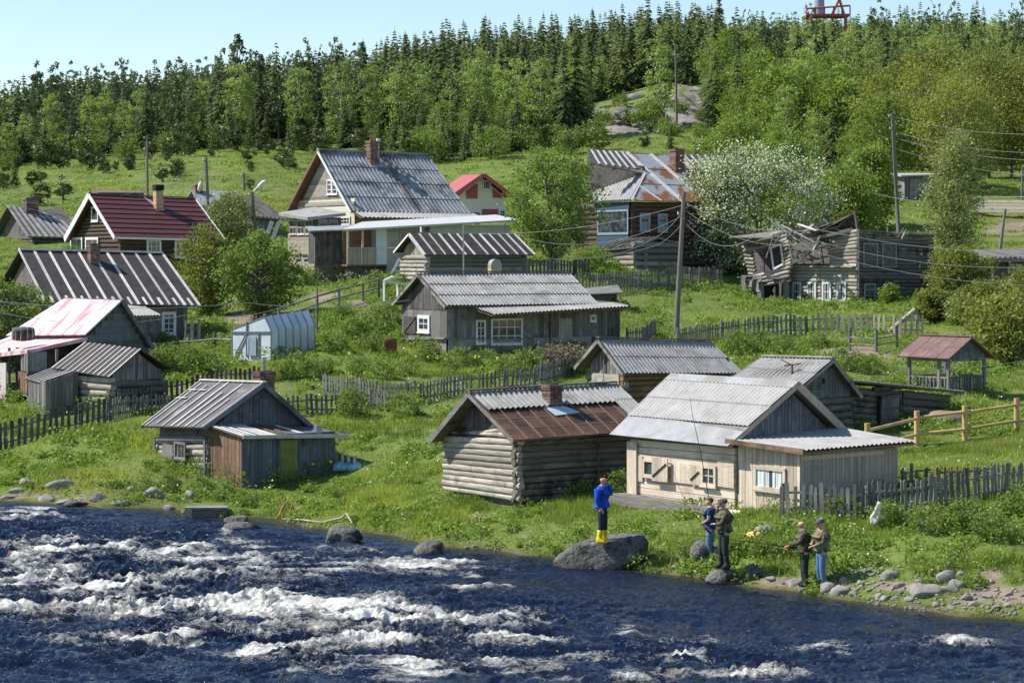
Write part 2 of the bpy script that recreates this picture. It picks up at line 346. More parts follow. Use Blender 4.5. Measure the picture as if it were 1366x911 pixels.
# ================================================================== GROUND
def px_blobs(px, py, blobs):
    r = np.zeros_like(px)
    for bx, by, rx, ry, s in blobs:
        d = ((px - bx) / rx) ** 2 + ((py - by) / ry) ** 2
        r = np.maximum(r, s * np.exp(-d))
    return r
SOIL = [(1135, 470, 55, 9, 1.2), (1330, 795, 70, 14, .75), (1200, 782, 60, 9, .7), (1260, 730, 30, 10, .55), (1150, 690, 20, 8, .5), (370, 315, 25, 6, .3), (345, 425, 45, 12, 1.0), (430, 395, 30, 8, .8),
        (1080, 700, 22, 9, .7), (640, 690, 30, 7, .8), (700, 715, 25, 5, .5), (1320, 765, 30, 10, .6), (60, 660, 90, 8, .6), (470, 690, 40, 8, .5), (1340, 305, 50, 14, .75), (570, 300, 10, 3, .3), (1040, 775, 60, 8, .8), (480, 405, 22, 6, .7)]
OUTCROP = [(850, 160, 72, 22, 1.15), (800, 172, 42, 11, 1.0), (925, 138, 34, 24, 1.1)]
def to_px(X, Y, Z): return PX0 + F * X / Y, PY0 + (CAMZ - Z) * F / Y
def masks(X, Y, Z):
    px, py = to_px(X, Y, Z)
    soil = px_blobs(px, py, SOIL)
    shore = np.exp(-np.clip(Z + .02, 0, 9) / .05) * .8
    soil = np.maximum(soil, shore)
    soil = soil + (fbm(X * .9, Y * .9, 31, 3) - .5) * .9
    rk = px_blobs(px, py, OUTCROP) + (fbm(X * .25, Y * .25, 37, 4) - .5) * 1.2
    return soil, rk
def grid_mesh(name, us, Ys, zf, mats):
    U, Y = np.meshgrid(us, Ys); X = U * np.maximum(Y, 6); Z = zf(X, Y)
    V = np.stack([X, Y, Z], -1).reshape(-1, 3)
    a, b = U.shape; i = np.arange(a * b).reshape(a, b)
    Fq = np.stack([i[:-1, :-1], i[:-1, 1:], i[1:, 1:], i[1:, :-1]], -1).reshape(-1, 4)
    return mesh_np(name, V, Fq, mats, smooth=True), V
us = np.concatenate([np.linspace(-3, -.3, 30)[:-1], np.linspace(-.3, .3, 420), np.linspace(.3, 3, 30)[1:]])
Ys = np.concatenate([np.linspace(-60, 38, 15), np.linspace(40, 110, 300), np.geomspace(110.5, 560, 300), np.geomspace(575, 3000, 14)])
ground, GV = grid_mesh('ground', us, Ys, lambda X, Y: H(X, Y), None) if False else (None, None)
def gm():
    m, t, p, out = newmat('grassy_ground')
    n1 = rng_(t, noise(t, (1, 1, 1), .35, 5), .35, .65); n2 = rng_(t, noise(t, (1, 1, 1), 2.5, 6, .7), .35, .7)
    g = mixc(t, n1, (.085, .14, .025), (.135, .19, .045)); g = mixc(t, n2, g, (.18, .20, .065))
    n3 = rng_(t, noise(t, (1, 1, 1), .05, 5), .45, .62)
    g = mixc(t, n3, g, (.15, .205, .05)); g = mixc(t, rng_(t, noise(t, (1, 1, 1), .11, 6, .7), .52, .66), g, (.21, .205, .09)); g = mixc(t, rng_(t, noise(t, (1, 1, 1), .18, 6, .7, dist=.5), .52, .64), g, (.07, .12, .02))
    s = mixc(t, rng_(t, noise(t, (1, 1, 1), 3, 6, .7), .3, .7), (.17, .135, .095), (.33, .275, .205))
    col = mixc(t, rng_(t, attr(t, 'soil'), .42, .6), g, s)
    r = mixc(t, rng_(t, noise(t, (1, 1, 2), .8, 8, .7), .35, .65), (.13, .115, .10), (.33, .30, .27))
    col = mixc(t, rng_(t, attr(t, 'outcrop'), .5, .6), col, r)
    z = t.nodes.new('ShaderNodeNewGeometry'); sp = t.nodes.new('ShaderNodeSeparateXYZ'); t.links.new(z.outputs['Position'], sp.inputs[0])
    wet = rng_(t, sp.outputs[2], -.05, .1); col = mixc(t, wet, (.05, .045, .02), col)
    t.links.new(col, p.inputs['Base Color']); p.inputs['Roughness'].default_value = .95; p.inputs['Specular IOR Level'].default_value = .1
    bump(t, p, noise(t, (1, 1, 1), 4, 6, .7), .8, .12)
    return m
def Hg(X, Y):
    Z = H(X, Y)
    px, py = to_px(X, np.maximum(Y, 5), Z)
    rk = np.clip((px_blobs(px, py, OUTCROP) - .25) * 1.6, 0, 1)
    return Z + rk * ((fbm(X * .22, Y * .22, 41, 4) - .45) * 5 + (np.floor(fbm(X * .5, Y * .5, 43, 2) * 6) / 6 - .5) * 1.5)
ground, GV = grid_mesh('ground', us, Ys, Hg, [gm()])
tag(ground, kind='structure')
_so, _rk = masks(GV[:, 0], np.maximum(GV[:, 1], 5), GV[:, 2])
for nm, arr in (('soil', _so), ('outcrop', _rk)):
    a = ground.data.attributes.new(nm, 'FLOAT', 'POINT'); a.data.foreach_set('value', arr.astype(np.float32))

# ================================================================== RIVER
FOAM = [(30,686,62,7,1.1),(10,718,50,5,.6),(60,725,60,6,.6),(150,733,90,7,.75),(255,744,45,9,1.1),(32,750,55,9,1.0),(303,714,18,6,.9),(41,773,75,12,1.05),
 (121,785,80,13,1.0),(223,808,140,12,1.15),(351,808,90,15,1.2),(19,815,35,7,.9),(236,853,55,6,.85),(351,870,65,7,.95),(240,877,30,8,.6),(454,756,65,7,.75),(590,757,85,7,1.0),
 (545,752,30,5,.6),(628,783,32,8,1.0),(444,813,110,14,1.2),(530,822,80,9,.9),(654,832,70,7,.85),(477,855,70,8,.9),(686,858,60,7,.7),(686,886,65,8,.9),(550,897,80,13,1.15),(480,893,60,9,.7),
 (841,842,28,8,.75),(920,877,45,6,.65),(1007,901,70,9,1.0),(1075,864,45,5,.75),(1268,858,50,6,.9),(850,903,50,7,.8),(60,735,80,5,.7),(330,748,60,6,.7),(180,770,90,7,.6),
 (420,768,90,6,.5),(300,770,120,9,.55),(380,835,140,9,.6),(100,860,60,6,.4),(400,900,60,7,.5),(760,880,60,7,.5),(330,722,60,6,.5),(470,735,50,5,.4),(700,812,60,6,.35),(900,850,60,8,.45),(950,900,70,8,.5),(730,905,60,7,.6)]
def water_fields(X, Y):
    px, py = to_px(X, np.maximum(Y, 5), 0 * X)
    wx = (fbm(X * .9, Y * .55, 51, 4) - .5) * 110; wy = (fbm(X * .7, Y * .9, 53, 4) - .5) * 22
    f = px_blobs(px + wx, py + wy, FOAM)
    rough = px_blobs(px, py, [(150, 800, 420, 90, 1.0), (520, 850, 330, 60, .95), (60, 730, 300, 45, .9), (900, 880, 260, 40, .7), (1250, 865, 160, 30, .45)])
    return px, py, f, rough
def water_z(X, Y):
    px, py, f, rough = water_fields(X, Y)
    shore = np.clip((-H(X, Y)) / .5, 0, 1)
    a = (.22 + rough) * shore
    xw = X + (fbm(X * .3, Y * .3, 61, 2) - .5) * 3; yw = Y + (fbm(X * .3, Y * .3, 62, 2) - .5) * 3
    z = (fbm(xw * .55, yw * .85, 63, 3) - .5) * .42 * a
    r = 1 - np.abs(fbm(xw * 1.1, yw * 1.7, 65, 3) * 2 - 1)
    z = z + (r ** 3 - .5) * .20 * a
    r2 = 1 - np.abs(fbm(xw * 2.8, yw * 4.2, 67, 3) * 2 - 1)
    z = z + (r2 ** 2 - .5) * .12 * (.28 + rough) * shore
    r3 = 1 - np.abs(fbm(X * 6.5, Y * 9, 70, 2) * 2 - 1)
    z = z + (r3 ** 2 - .5) * .035 * (.6 + rough) * shore + f * .09 * shore * fbm(X * 3, Y * 4, 69, 3)
    return z
def wm():
    m, t, p, out = newmat('river_water')
    fo = attr(t, 'foam'); ed = attr(t, 'shallow')
    base = mixc(t, rng_(t, noise(t, (1, 1.6, 1), .9, 4), .35, .65), (.003, .008, .026), (.006, .017, .05))
    brown = mixc(t, rng_(t, attr(t, 'crest'), .25, .8), base, (.05, .030, .012))
    base = mixc(t, rng_(t, ed, .3, 1), brown, (.07, .06, .022))
    nf = noise(t, (1, 1.5, 1), 7, 8, .75); nf2 = noise(t, (1, 1.3, 1), 26, 4, .7)
    glint_speck = math_(t, 'MULTIPLY', rng_(t, noise(t, (.6, 1.8, 1), 10, 3, .6), .66, .70), rng_(t, attr(t, 'rough'), .05, .8, .12, 1.0))  # sun glints painted as fine white flecks, together with tiny whitecaps
    th = math_(t, 'ADD', fo, math_(t, 'ADD', math_(t, 'MULTIPLY', math_(t, 'SUBTRACT', nf, .5), 1.9), math_(t, 'MULTIPLY', math_(t, 'SUBTRACT', nf2, .5), 1.1)))
    ff = math_(t, 'MAXIMUM', rng_(t, th, .42, .98), math_(t, 'MULTIPLY', glint_speck, .75))
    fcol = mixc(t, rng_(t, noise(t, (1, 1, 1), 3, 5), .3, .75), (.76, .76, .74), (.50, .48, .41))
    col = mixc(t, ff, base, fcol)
    t.links.new(col, p.inputs['Base Color'])
    t.links.new(rng_(t, ff, 0, 1, .05, .8), p.inputs['Roughness']); p.inputs['IOR'].default_value = 1.33
    t.links.new(rng_(t, ff, 0, 1, .5, .15), p.inputs['Specular IOR Level'])
    hN = math_(t, 'ADD', math_(t, 'ADD', noise(t, (1, 1.7, 1), 3.0, 6, .7), math_(t, 'MULTIPLY', noise(t, (1, 1.6, 1), 9.0, 4, .7), .45)), math_(t, 'MULTIPLY', ff, .25))
    bump(t, p, math_(t, 'MULTIPLY', hN, rng_(t, ff, 0, 1, 1, .55)), 1.0, .17)
    return m
wu = np.concatenate([np.linspace(-6, -.27, 40)[:-1], np.linspace(-.27, .27, 760), np.linspace(.27, 6, 40)[1:]])
wY = np.concatenate([np.linspace(-60, 39, 20), np.linspace(39.2, 80, 560), np.geomspace(81, 2500, 30)])
def wz(X, Y):
    z = water_z(X, Y)
    far = (np.abs(X / np.maximum(Y, 6)) > .3) | (Y < 35) | (Y > 80)
    return np.where(far, -.03, z)
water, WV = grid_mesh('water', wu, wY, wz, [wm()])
tag(water, kind='structure')
_px, _py, _f, _rough = water_fields(WV[:, 0], WV[:, 1])
_hh = H(WV[:, 0], np.maximum(WV[:, 1], 5))
_crest = np.clip((WV[:, 2] - .03) / .18, 0, 1) * _rough
_x, _y = WV[:, 0], WV[:, 1]; _n1 = fbm(_x * .55 + fbm(_x, _y, 83, 2) * 1.2, _y * 2.8, 84, 4) - .5; _n2 = fbm(_x * 1.7, _y * 7, 85, 3) - .5
_f2 = _f * .92 + .05 * _rough + _n1 * 2.1 * (.22 + _f) * (.3 + _rough) + _n2 * 1.3 * (.25 + _f) * (.35 + _rough) + .42 * _crest + .10 * _rough
for nm, arr in (('foam', np.clip(_f2, 0, 1.2)), ('shallow', np.exp(-np.clip(-_hh - .03, 0, 9) / .22) * .9), ('rough', _rough), ('crest', _crest * (fbm(WV[:, 0] * 1.2, WV[:, 1] * 1.8, 79, 2)) * 1.1)):
    a = water.data.attributes.new(nm, 'FLOAT', 'POINT'); a.data.foreach_set('value', arr.astype(np.float32))
# ================================================================== HOUSES
FOOT = []     # footprints kept free of grass
class House:
    """corner (0,0) nearest the camera; local +x runs right and back (wall 'R' is y=0), local +y runs left and back (wall 'L' is x=0)"""
    def __init__(s, name, label, cat, c, th, pl, pr, group=None):
        s.px, s.py, s.D = c; s.o = W(*c); s.th = R(th); s.cs, s.sn = math.cos(s.th), math.sin(s.th)
        s.La = s.solve((0, 0), (1, 0), pr); s.Lb = s.solve((0, 0), (0, 1), pl)
        s.root = empty(name, s.o, s.th, label, cat, group)
        FOOT.append((s.o.x, s.o.y, s.cs, s.sn, s.La, s.Lb))
        s.dx = {'R': 0., 'L': 0.}
    def wxy(s, x, y): return s.o.x + x * s.cs - y * s.sn, s.o.y + x * s.sn + y * s.cs
    def solve(s, p0, d, px):
        r = (px - PX0) / F; X, Y = s.wxy(*p0); dX = d[0] * s.cs - d[1] * s.sn; dY = d[0] * s.sn + d[1] * s.cs
        return (r * Y - X) / (dX - r * dY)
    def z(s, x, y, py):
        return CAMZ - (py - PY0) * s.wxy(x, y)[1] / F - s.o.z
    def P(s, x, y, py): return Vector((x, y, s.z(x, y, py)))
    def Q(s, px, py, dD=0, D=None):    # any pixel at distance of corner + dD, in local space
        w_ = W(px, py, D if D else s.D + dD) - s.o
        return Vector((w_.x * s.cs + w_.y * s.sn, -w_.x * s.sn + w_.y * s.cs, w_.z))
    def wp(s, side, px, py, off=0.):
        """local point on wall side at pixel"""
        if side == 'R':
            t = s.solve((0, s.dx['R']), (1, 0), px); return Vector((t, s.dx['R'] - off, s.z(t, s.dx['R'], py)))
        t = s.solve((s.dx['L'], 0), (0, 1), px); return Vector((s.dx['L'] - off, t, s.z(s.dx['L'], t, py)))
    def ud(s, side): return (Vector((1, 0, 0)), Vector((0, -1, 0))) if side == 'R' else (Vector((0, -1, 0)), Vector((-1, 0, 0)))  # screen-right, outward
    def rect(s, side, x0, y0, x1, y1, off=0.):
        a = s.wp(side, x0, y1, off); b = s.wp(side, x1, y1, off); c = s.wp(side, x0, y0, off)
        return a, (b - a).length, (c.z - a.z)
    def window(s, side, x0, y0, x1, y1, nx=2, ny=2, fm='white', off=.04, fw=.09, mw=.035, glass='glass', name='window', curtain=None, parent=None):
        a, wd, h = s.rect(side, x0, y0, x1, y1, off); u, o = s.ud(side); zz = Vector((0, 0, 1))
        b = MB(); d = o * .06
        b.box(a, u * wd, d, zz * fw); b.box(a + zz * (h - fw), u * wd, d, zz * fw)
        b.box(a + zz * fw, u * fw, d * .97, zz * (h - 2 * fw)); b.box(a + u * (wd - fw) + zz * fw, u * fw, d * .97, zz * (h - 2 * fw))
        b.box(a - u * .03 - zz * .04, u * (wd + .06), d * 1.5, zz * .038)
        for i in range(1, nx): b.box(a + u * (wd * i / nx - mw / 2) + zz * fw, u * mw, d * .6, zz * (h - 2 * fw))
        for i in range(1, ny): b.box(a + u * fw + zz * (h * (i / ny if ny == 2 and False else (i / ny)) - mw / 2), u * (wd - 2 * fw), d * .55, zz * mw)
        wn = b.build(name, M[fm], parent or s.root)
        g = MB(); g.box(a + u * fw * .9 + zz * fw * .9, u * (wd - 1.8 * fw), d * .3, zz * (h - 1.8 * fw)); g.build('pane', M[glass], wn)
        if curtain:
            g = MB()
            for k in range(int((wd - 2 * fw) / .07)):
                if abs((k * .07) - (wd - 2 * fw) / 2) < .06: continue
                g.box(a + u * (fw + k * .07) + zz * fw, u * .068, d * (.32 + .1 * (k % 2)), zz * (h - 2 * fw))
            g.build('curtain', M['curtain'], wn)
        return wn
    def door(s, side, x0, y0, x1, y1, m='wood_grey_v', off=.05, fm=None, handle=True):
        a, wd, h = s.rect(side, x0, y0, x1, y1, off); u, o = s.ud(side); zz = Vector((0, 0, 1)); b = MB()
        n = max(3, int(wd / .16))
        for i in range(n): b.box(a + u * (wd * i / n), u * (wd / n - .008), o * random.uniform(.03, .045), zz * h)
        b.box(a + zz * h * .2, u * wd, o * .06, zz * .09); b.box(a + zz * h * .75, u * wd, o * .06, zz * .09)
        dr = b.build('door', M[m], s.root)
        if handle:
            hb = MB(); hb.box(a + u * wd * .12 + zz * h * .48 + o * .05, u * .03, o * .06, zz * .14); hb.build('handle', M['metal'], dr)
        if fm:
            f = MB(); f.box(a - u * .09, u * .09, o * .07, zz * (h + .09)); f.box(a + u * wd, u * .09, o * .07, zz * (h + .09)); f.box(a + zz * h, u * wd, o * .068, zz * .09)
            f.build('door_frame', M[fm], dr)
        return dr
    def planks(s, mb, side, t0, t1, ztop, z0=-.8, wd=.14, off=0., m=0, gap=.012):
        """vertical boards on a wall between distances t0..t1 from the corner; ztop is a function of t or a number"""
        zf = ztop if callable(ztop) else (lambda t: ztop)
        u = Vector((1, 0, 0)) if side == 'R' else Vector((0, 1, 0)); o = s.ud(side)[1]
        base = Vector((0, s.dx['R'], 0)) if side == 'R' else Vector((s.dx['L'], 0, 0))
        t = t0
        while t < t1 - .01:
            ww = min(wd * random.uniform(.75, 1.25), t1 - t)
            ha, hb = zf(t) , zf(t + ww); th = .022 + random.uniform(0, .014)
            p = base + u * t + o * off; z_0 = z0 + random.uniform(-.02, .02)
            g = u * (ww - gap); q = o * th
            vs = [p + Vector((0, 0, z_0)), p + g + Vector((0, 0, z_0)), p + g + Vector((0, 0, hb)), p + Vector((0, 0, ha))]
            vs += [v + q for v in vs]
            fs = [(4, 5, 6, 7), (0, 4, 7, 3), (5, 1, 2, 6), (7, 6, 2, 3), (1, 0, 3, 2)]
            if side == 'L': fs = [f[::-1] for f in fs]
            if min(ha, hb) > z_0 + .02: mb.add(vs, fs, m)
            t += ww
    def logs(s, mb, side, t0, t1, z0, z1a, z1b=None, n=9, ext=.18, off=0., m=0, hewn=.45, even=False, clip=None, ends=None):
        """stacked logs between z0 and z1 (z1a at the corner end, z1b at the far end)"""
        if z1b is None: z1b = z1a
        u = Vector((1, 0, 0)) if side == 'R' else Vector((0, 1, 0)); o = s.ud(side)[1]
        base = Vector((0, s.dx['R'], 0)) if side == 'R' else Vector((s.dx['L'], 0, 0))
        for i in range(n):
            f = (i + .5) / n; ra = (z1a - z0) / n / 2 * 1.06; rb = (z1b - z0) / n / 2 * 1.06
            za = z0 + (z1a - z0) * f; zb = z0 + (z1b - z0) * f
            ta, tb = t0 - ext * random.uniform(.5, 1.1), t1 + ext * random.uniform(.5, 1.1)
            if clip:
                c0, c1 = clip((za + zb) / 2)
                if c1 - c0 < .15: continue
                ta, tb = max(ta, c0), min(tb, c1)
            tp = random.uniform(-.16, .16); k = 6; pts = []; rad = []; jit = random.uniform(.84, 1.05); wob = random.uniform(-.03, .02)
            if even: jit, tp, wob = random.uniform(.97, 1.04), 0, random.uniform(-.008, .008)
            for j in range(k):
                q = j / (k - 1); t = ta + (tb - ta) * q; zq = za + (zb - za) * (t - t0) / max(t1 - t0, .1)
                pts.append(base + u * t + o * (off - .10 + wob + random.uniform(-.006, .006)) + Vector((0, 0, zq + random.uniform(-.01, .01))))
                rad.append((ra + (rb - ra) * q) * jit * random.uniform(.94, 1.05) * (1 - tp * (q - .5)))
            mb.tube(pts, rad, 12, m, flat=1.0 if hewn else 1.15, square=hewn)
    def core(s, x0, y0, x1, y1, z1, z0=-1.0, m=0, mb=None):
        mb = mb or MB(); mb.box((x0, y0, z0), (x1 - x0, 0, 0), (0, y1 - y0, 0), (0, 0, z1 - z0), m, .5); return mb
def gable_core(mb, pts, ax, t0, t1, m=0):
    """closed prism: pts is a polygon in (t,z) across the ridge; ax 'x' extrudes along x, 'y' along y"""
    vs = []
    for e in (t0, t1):
        for (t, z) in pts: vs.append((e, t, z) if ax == 'x' else (t, e, z))
    n = len(pts); fs = [tuple(range(n)), tuple(range(n, 2 * n))[::-1]] + [(i, n + i, n + (i + 1) % n, (i + 1) % n) for i in range(n)]
    mb.add(vs, fs, m, .5)
def nrm(A, B, D): 
    n = (Vector(B) - Vector(A)).cross(Vector(D) - Vector(A)).normalized()
    return n if n.z > 0 else -n
def bil(A, B, Cc, D, s_, t_): return Vector(A) * (1 - s_) * (1 - t_) + Vector(B) * s_ * (1 - t_) + Vector(Cc) * s_ * t_ + Vector(D) * (1 - s_) * t_
def corr(mb, A, B, Cc, D, wl=.2, amp=.03, rows=3, m=0, sheet=1.0, t0=0., t1=1., s0=0., s1=1., sag=0., lift=.02):
    """corrugated sheets; A,B the eave, D,C the ridge, ribs run from eave to ridge"""
    n = nrm(A, B, D); L = (Vector(B) - Vector(A)).length * (s1 - s0); nx = max(6, int(L / wl)) * 4
    seed = random.random() * 100
    for r in range(rows):
        ta, tb = t0 + (t1 - t0) * r / rows, t0 + (t1 - t0) * (r + 1) / rows
        vs = []; fs_by = {}
        for i in range(nx + 1):
            q = s0 + (s1 - s0) * i / nx; w_ = math.cos(2 * math.pi * i / 4) * amp
            for k, t in enumerate((ta, (ta + tb) / 2, tb)):
                p = bil(A, B, Cc, D, q, t - (.012 if k == 0 and r else 0))
                li = lift * (1 - k / 2) + random.uniform(-.002, .002) + sag * math.sin(q * 9 + seed)
                vs.append(p + n * (amp + .01 + w_ + li))
        b = len(mb.v); mb.v += [tuple(v) for v in vs]
        rv = [random.uniform(.25, .75) for _ in range(int(L / sheet) + 3)]
        for i in range(nx):
            sh = rv[int(L * i / nx / sheet)]
            for k in range(2):
                mb.f.append([b + i * 3 + k, b + i * 3 + 3 + k, b + i * 3 + 4 + k, b + i * 3 + 1 + k]); mb.m.append(m); mb.c.append(sh); mb.s.append(True)
def deck(mb, A, B, Cc, D, th=.06, m=0, var=.4, drop=0.):
    n = nrm(A, B, D); A, B, Cc, D = [Vector(v) - n * drop for v in (A, B, Cc, D)]
    vs = [A, B, Cc, D] + [v - n * th for v in (A, B, Cc, D)]
    fs = [(0, 1, 2, 3), (7, 6, 5, 4), (0, 4, 5, 1), (1, 5, 6, 2), (2, 6, 7, 3), (3, 7, 4, 0)]
    if (B - A).cross(D - A).dot(n) < 0: fs = [f[::-1] for f in fs]
    mb.add(vs, fs, m, var)
def battens(mb, A, B, Cc, D, ss, t0=0., t1=1., wd=.07, th=.035, m=0, jit=.0):
    n = nrm(A, B, D)
    for e in ss:
        s_, a, b = (e, t0, t1) if not isinstance(e, tuple) else e
        p, q = bil(A, B, Cc, D, s_ + random.uniform(-jit, jit), a), bil(A, B, Cc, D, s_ + random.uniform(-jit, jit), b)
        mb.bar(p + n * (th / 2 + .003), q + n * (th / 2 + .003), wd * random.uniform(.8, 1.2), th, m, up=n)
def seams(mb, A, B, Cc, D, n_, m=0, rows=(), t0=0., t1=1., wd=.035, th=.03):
    battens(mb, A, B, Cc, D, [i / n_ for i in range(n_ + 1)], t0, t1, wd, th, m)
    nn = nrm(A, B, D)
    for t in rows:
        mb.bar(bil(A, B, Cc, D, 0, t) + nn * .006, bil(A, B, Cc, D, 1, t) + nn * .006, .03, .012, m, up=nn)
def barge(mb, P0, P1, wd=.12, th=.03, m=0):
    mb.bar(Vector(P0) + Vector((0, 0, -.04)), Vector(P1) + Vector((0, 0, -.04)), th, wd, m, up=(0, 0, 1))
def chimney(par, P, w_, d_, h, m='brick', cap=True, pipe=False, drop=1.0):
    """brick stack with uneven courses; P is where it leaves the roof (local)"""
    b = MB(); P = Vector(P); ch = .085; n = max(3, int((h + drop) / ch))
    for i in range(n):
        k = 1.12 if i >= n - 2 and cap else 1.0
        zz = P.z - drop + i * ch; j = .012
        q = 3 if m != 'white' else 1
        for a in range(q):
            b.box((P.x - w_ * k / 2 + w_ * k * a / q + random.uniform(0, j), P.y - d_ * k / 2 + random.uniform(-j, j), zz), (w_ * k / q - .01, 0, 0), (0, d_ * k, 0), (0, 0, ch - .006))
    o = b.build('chimney', M[m], par)
    if pipe:
        c = MB(); c.tube([(P.x, P.y, P.z + h - .05), (P.x, P.y, P.z + h + .45)], .07, 8); c.build('pipe', M['metal'], o)
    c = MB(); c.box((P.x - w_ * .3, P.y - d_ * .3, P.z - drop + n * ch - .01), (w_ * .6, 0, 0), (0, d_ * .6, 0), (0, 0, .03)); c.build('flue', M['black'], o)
    return o
def ridge_z(A, B): return lambda q: Vector(A).lerp(Vector(B), q)

# ---------------------------------------------------------------- A: hut with the green door, left riverside
h = House('riverside_hut', 'small weathered riverside hut with yellow-green door and batten-striped grey roof', 'hut', (323, 653, 75), 38, 210, 447)
p = h.solve((0, 0), (0, 1), 281); La, Lb = h.La, h.Lb
E0 = h.P(-.45, p - .35, 570); E1 = h.P(-.45, Lb + .3, 568); R0 = h.P(La / 2 + .08, p - .35, 511); R1 = h.P(La / 2 + .08, Lb + .3, 508); B0 = h.P(La + .45, p - .35, 576); B1 = h.P(La + .45, Lb + .3, 574)
rz = MB()
deck(rz, E0, E1, R1, R0, .07, 0); deck(rz, B0, B1, R1, R0, .07, 0)
battens(rz, E0, E1, R1, R0, [(.02, 0, 1), (.18, 0, .62), (.29, 0, .95), (.41, 0, .75), (.52, 0, .97), (.66, 0, 1), (.80, .05, .9), (.93, 0, .95), (.995, 0, 1)], wd=.06, th=.04, m=1, jit=.008)
for (s0_, s1_, t_) in ((.70, .86, .78), (.80, .97, .78), (.84, 1.0, .60)):
    a_, b_2 = bil(E0, E1, R1, R0, s0_, t_), bil(E0, E1, R1, R0, s1_, t_); rz.bar(a_ + Vector((0, 0, .05)), b_2 + Vector((0, 0, .05)), .10, .03, 1, .8)
rz.bar(R0 + Vector((0, 0, .05)), R1 + Vector((0, 0, .05)), .16, .05, 1, .6)
rb = rz.build('roof', [M['felt_grey'], M['batten']], h.root)
sm = MB(); barge(sm, E0, R0, .15, .03); barge(sm, B0, R0, .15, .03); barge(sm, E1, R1, .13, .03); sm.build_each('barge_board', M['wood_blue_v'], h.root)
zt = h.z(0, p, 572)
cb = MB(); gable_core(cb, [(.06, -1), (La - .06, -1), (La - .06, h.z(La, p, 577) - .1), (La / 2 + .08, R0.z - .12), (.06, zt - .05)], 'y', p + .06, Lb - .05)
cb.build('wall_core', M['wood_dark_h'], h.root)
lw = MB(); h.logs(lw, 'L', p + .1, Lb, -.35, zt - .28, h.z(0, Lb, 578) - .2, n=9, ext=.1, off=.09)
lw.build('log_wall', M['wood_pale_h'], h.root)
tp = MB()
a_ = h.wp('L', 213, 583, .09); b_2 = h.wp('L', 279, 582, .09); tp.bar(a_ + Vector((-.06, 0, -.05)), b_2 + Vector((-.06, 0, -.05)), .04, .14)
for px_ in (212, 279):
    a_ = h.wp('L', px_, 640, .12); tp.box(a_, (-.05, 0, 0), (0, .11, 0), (0, 0, 1.5))
tp.build('corner_board', M['wood_blue_v'], h.root)
gw = MB(); zr_ = lambda t: (zt - .05 + (R0.z - .1 - zt) * (1 - abs(t - La / 2 - .08) / (La / 2 + .1)))
h.dx['R'] = p; h.planks(gw, 'R', .05, La - .05, zr_, z0=h.z(0, p, 577), wd=.13, m=0); 
hp_ = h.wp('R', 345, 568, .04); gw.box(hp_, (.62, 0, 0), (0, -.03, 0), (0, 0, .95), 0, .1)
h.dx['R'] = 0
gw.build('gable_boards', M['wood_blue_v'], h.root)
pw = MB(); ztp = lambda t: h.z(0, 0, 580) + t * 0.02
h.core(.04, .04, La - .02, p, h.z(0, 0, 582), mb=pw, m=1)
h.planks(pw, 'R', 0, La, h.z(0, 0, 582), z0=-.5, wd=.15, m=1); h.planks(pw, 'L', 0, p + .05, lambda t: h.z(0, 0, 581) + t * .12, z0=-.5, wd=.12, m=0)
pw.build('porch_wall', [M['wood_brown_v'], M['wood_blue_v']], h.root)
pr_ = MB(); a = h.P(-.15, -.3, 582); b = h.P(La + .35, -.3, 580.5); c = h.P(La + .4, p + .0, 567); d = h.P(-.2, p, 566)
deck(pr_, a, b, c, d, .05, 0)
battens(pr_, a, b, c, d, [.02, .07, .13], 0, 1, .1, .02, 1); battens(pr_, a, b, c, d, [.21, .26, .31], 0, 1, .22, .02, 1)
battens(pr_, a, b, c, d, [(.40, .1, 1), (.48, .1, 1), (.93, .1, 1)], wd=.08, th=.03, m=2); battens(pr_, a, b, c, d, [(.62, .15, .9)], wd=.12, th=.03, m=1)
pr_.bar(a + Vector((0, 0, -.02)), b + Vector((0, 0, -.02)), .04, .12, 1, .2)
pr_.build('porch_roof', [M['felt_grey'], M['batten'], M['wood_brown_h']], h.root)
h.door('R', 372, 588, 396, 640, 'yellowgreen', off=.04, fm='wood_blue_v')
st = MB()
for i in range(3):
    a_ = h.wp('R', 368, 645 + i * 5, .1); st.box(a_ + Vector((0, -.15 - i * .22, 0)), (1.3, 0, 0), (0, -.22, 0), (0, 0, .07))
st.build('door_step', M['wood_dark_h'], h.root)
h.dx['L'] = 0
h.window('L', 241, 588, 256, 611, 3, 1, 'wood_grey_h', off=.22, fw=.08)
a_, wd, hh_ = h.rect('L', 225, 591, 239, 612, .22); s2 = MB(); s2.box(a_, (0, -wd, 0), (-.04, 0, 0), (0, 0, hh_)); s2.box(a_ + Vector((-.04, 0, hh_ * .15)), (0, -wd, 0), (-.02, 0, 0), (0, 0, .08)); s2.build('shutter', M['wood_grey_v'], h.root)
chimney(rb, h.Q(352, 512, 5.6), .62, .5, .5, pipe=True)
HUT_A = h
bk = MB(); Pb = h.wp('R', 426, 578, .0); 
bq = empty('bucket', h.o + Matrix.Rotation(h.th, 3, 'Z') @ (Vector((Pb.x, .1, h.z(Pb.x, .1, 577.5)))), 0, 'grey metal bucket upside down on the hut porch roof', 'bucket')
bk.tube([(0, 0, 0), (0, 0, .28)], [.17, .12], 14); bk.tube([(0, 0, 0), (0, 0, .02)], [.185, .185], 14); bk.build('pail', M['metal'], bq)
hd = MB(); hd.tube([(-.17, 0, .02), (-.2, -.1, .0), (0, -.22, -.0), (.2, -.1, 0), (.17, 0, .02)], .008, 5); hd.build('handle', M['metal'], bq)

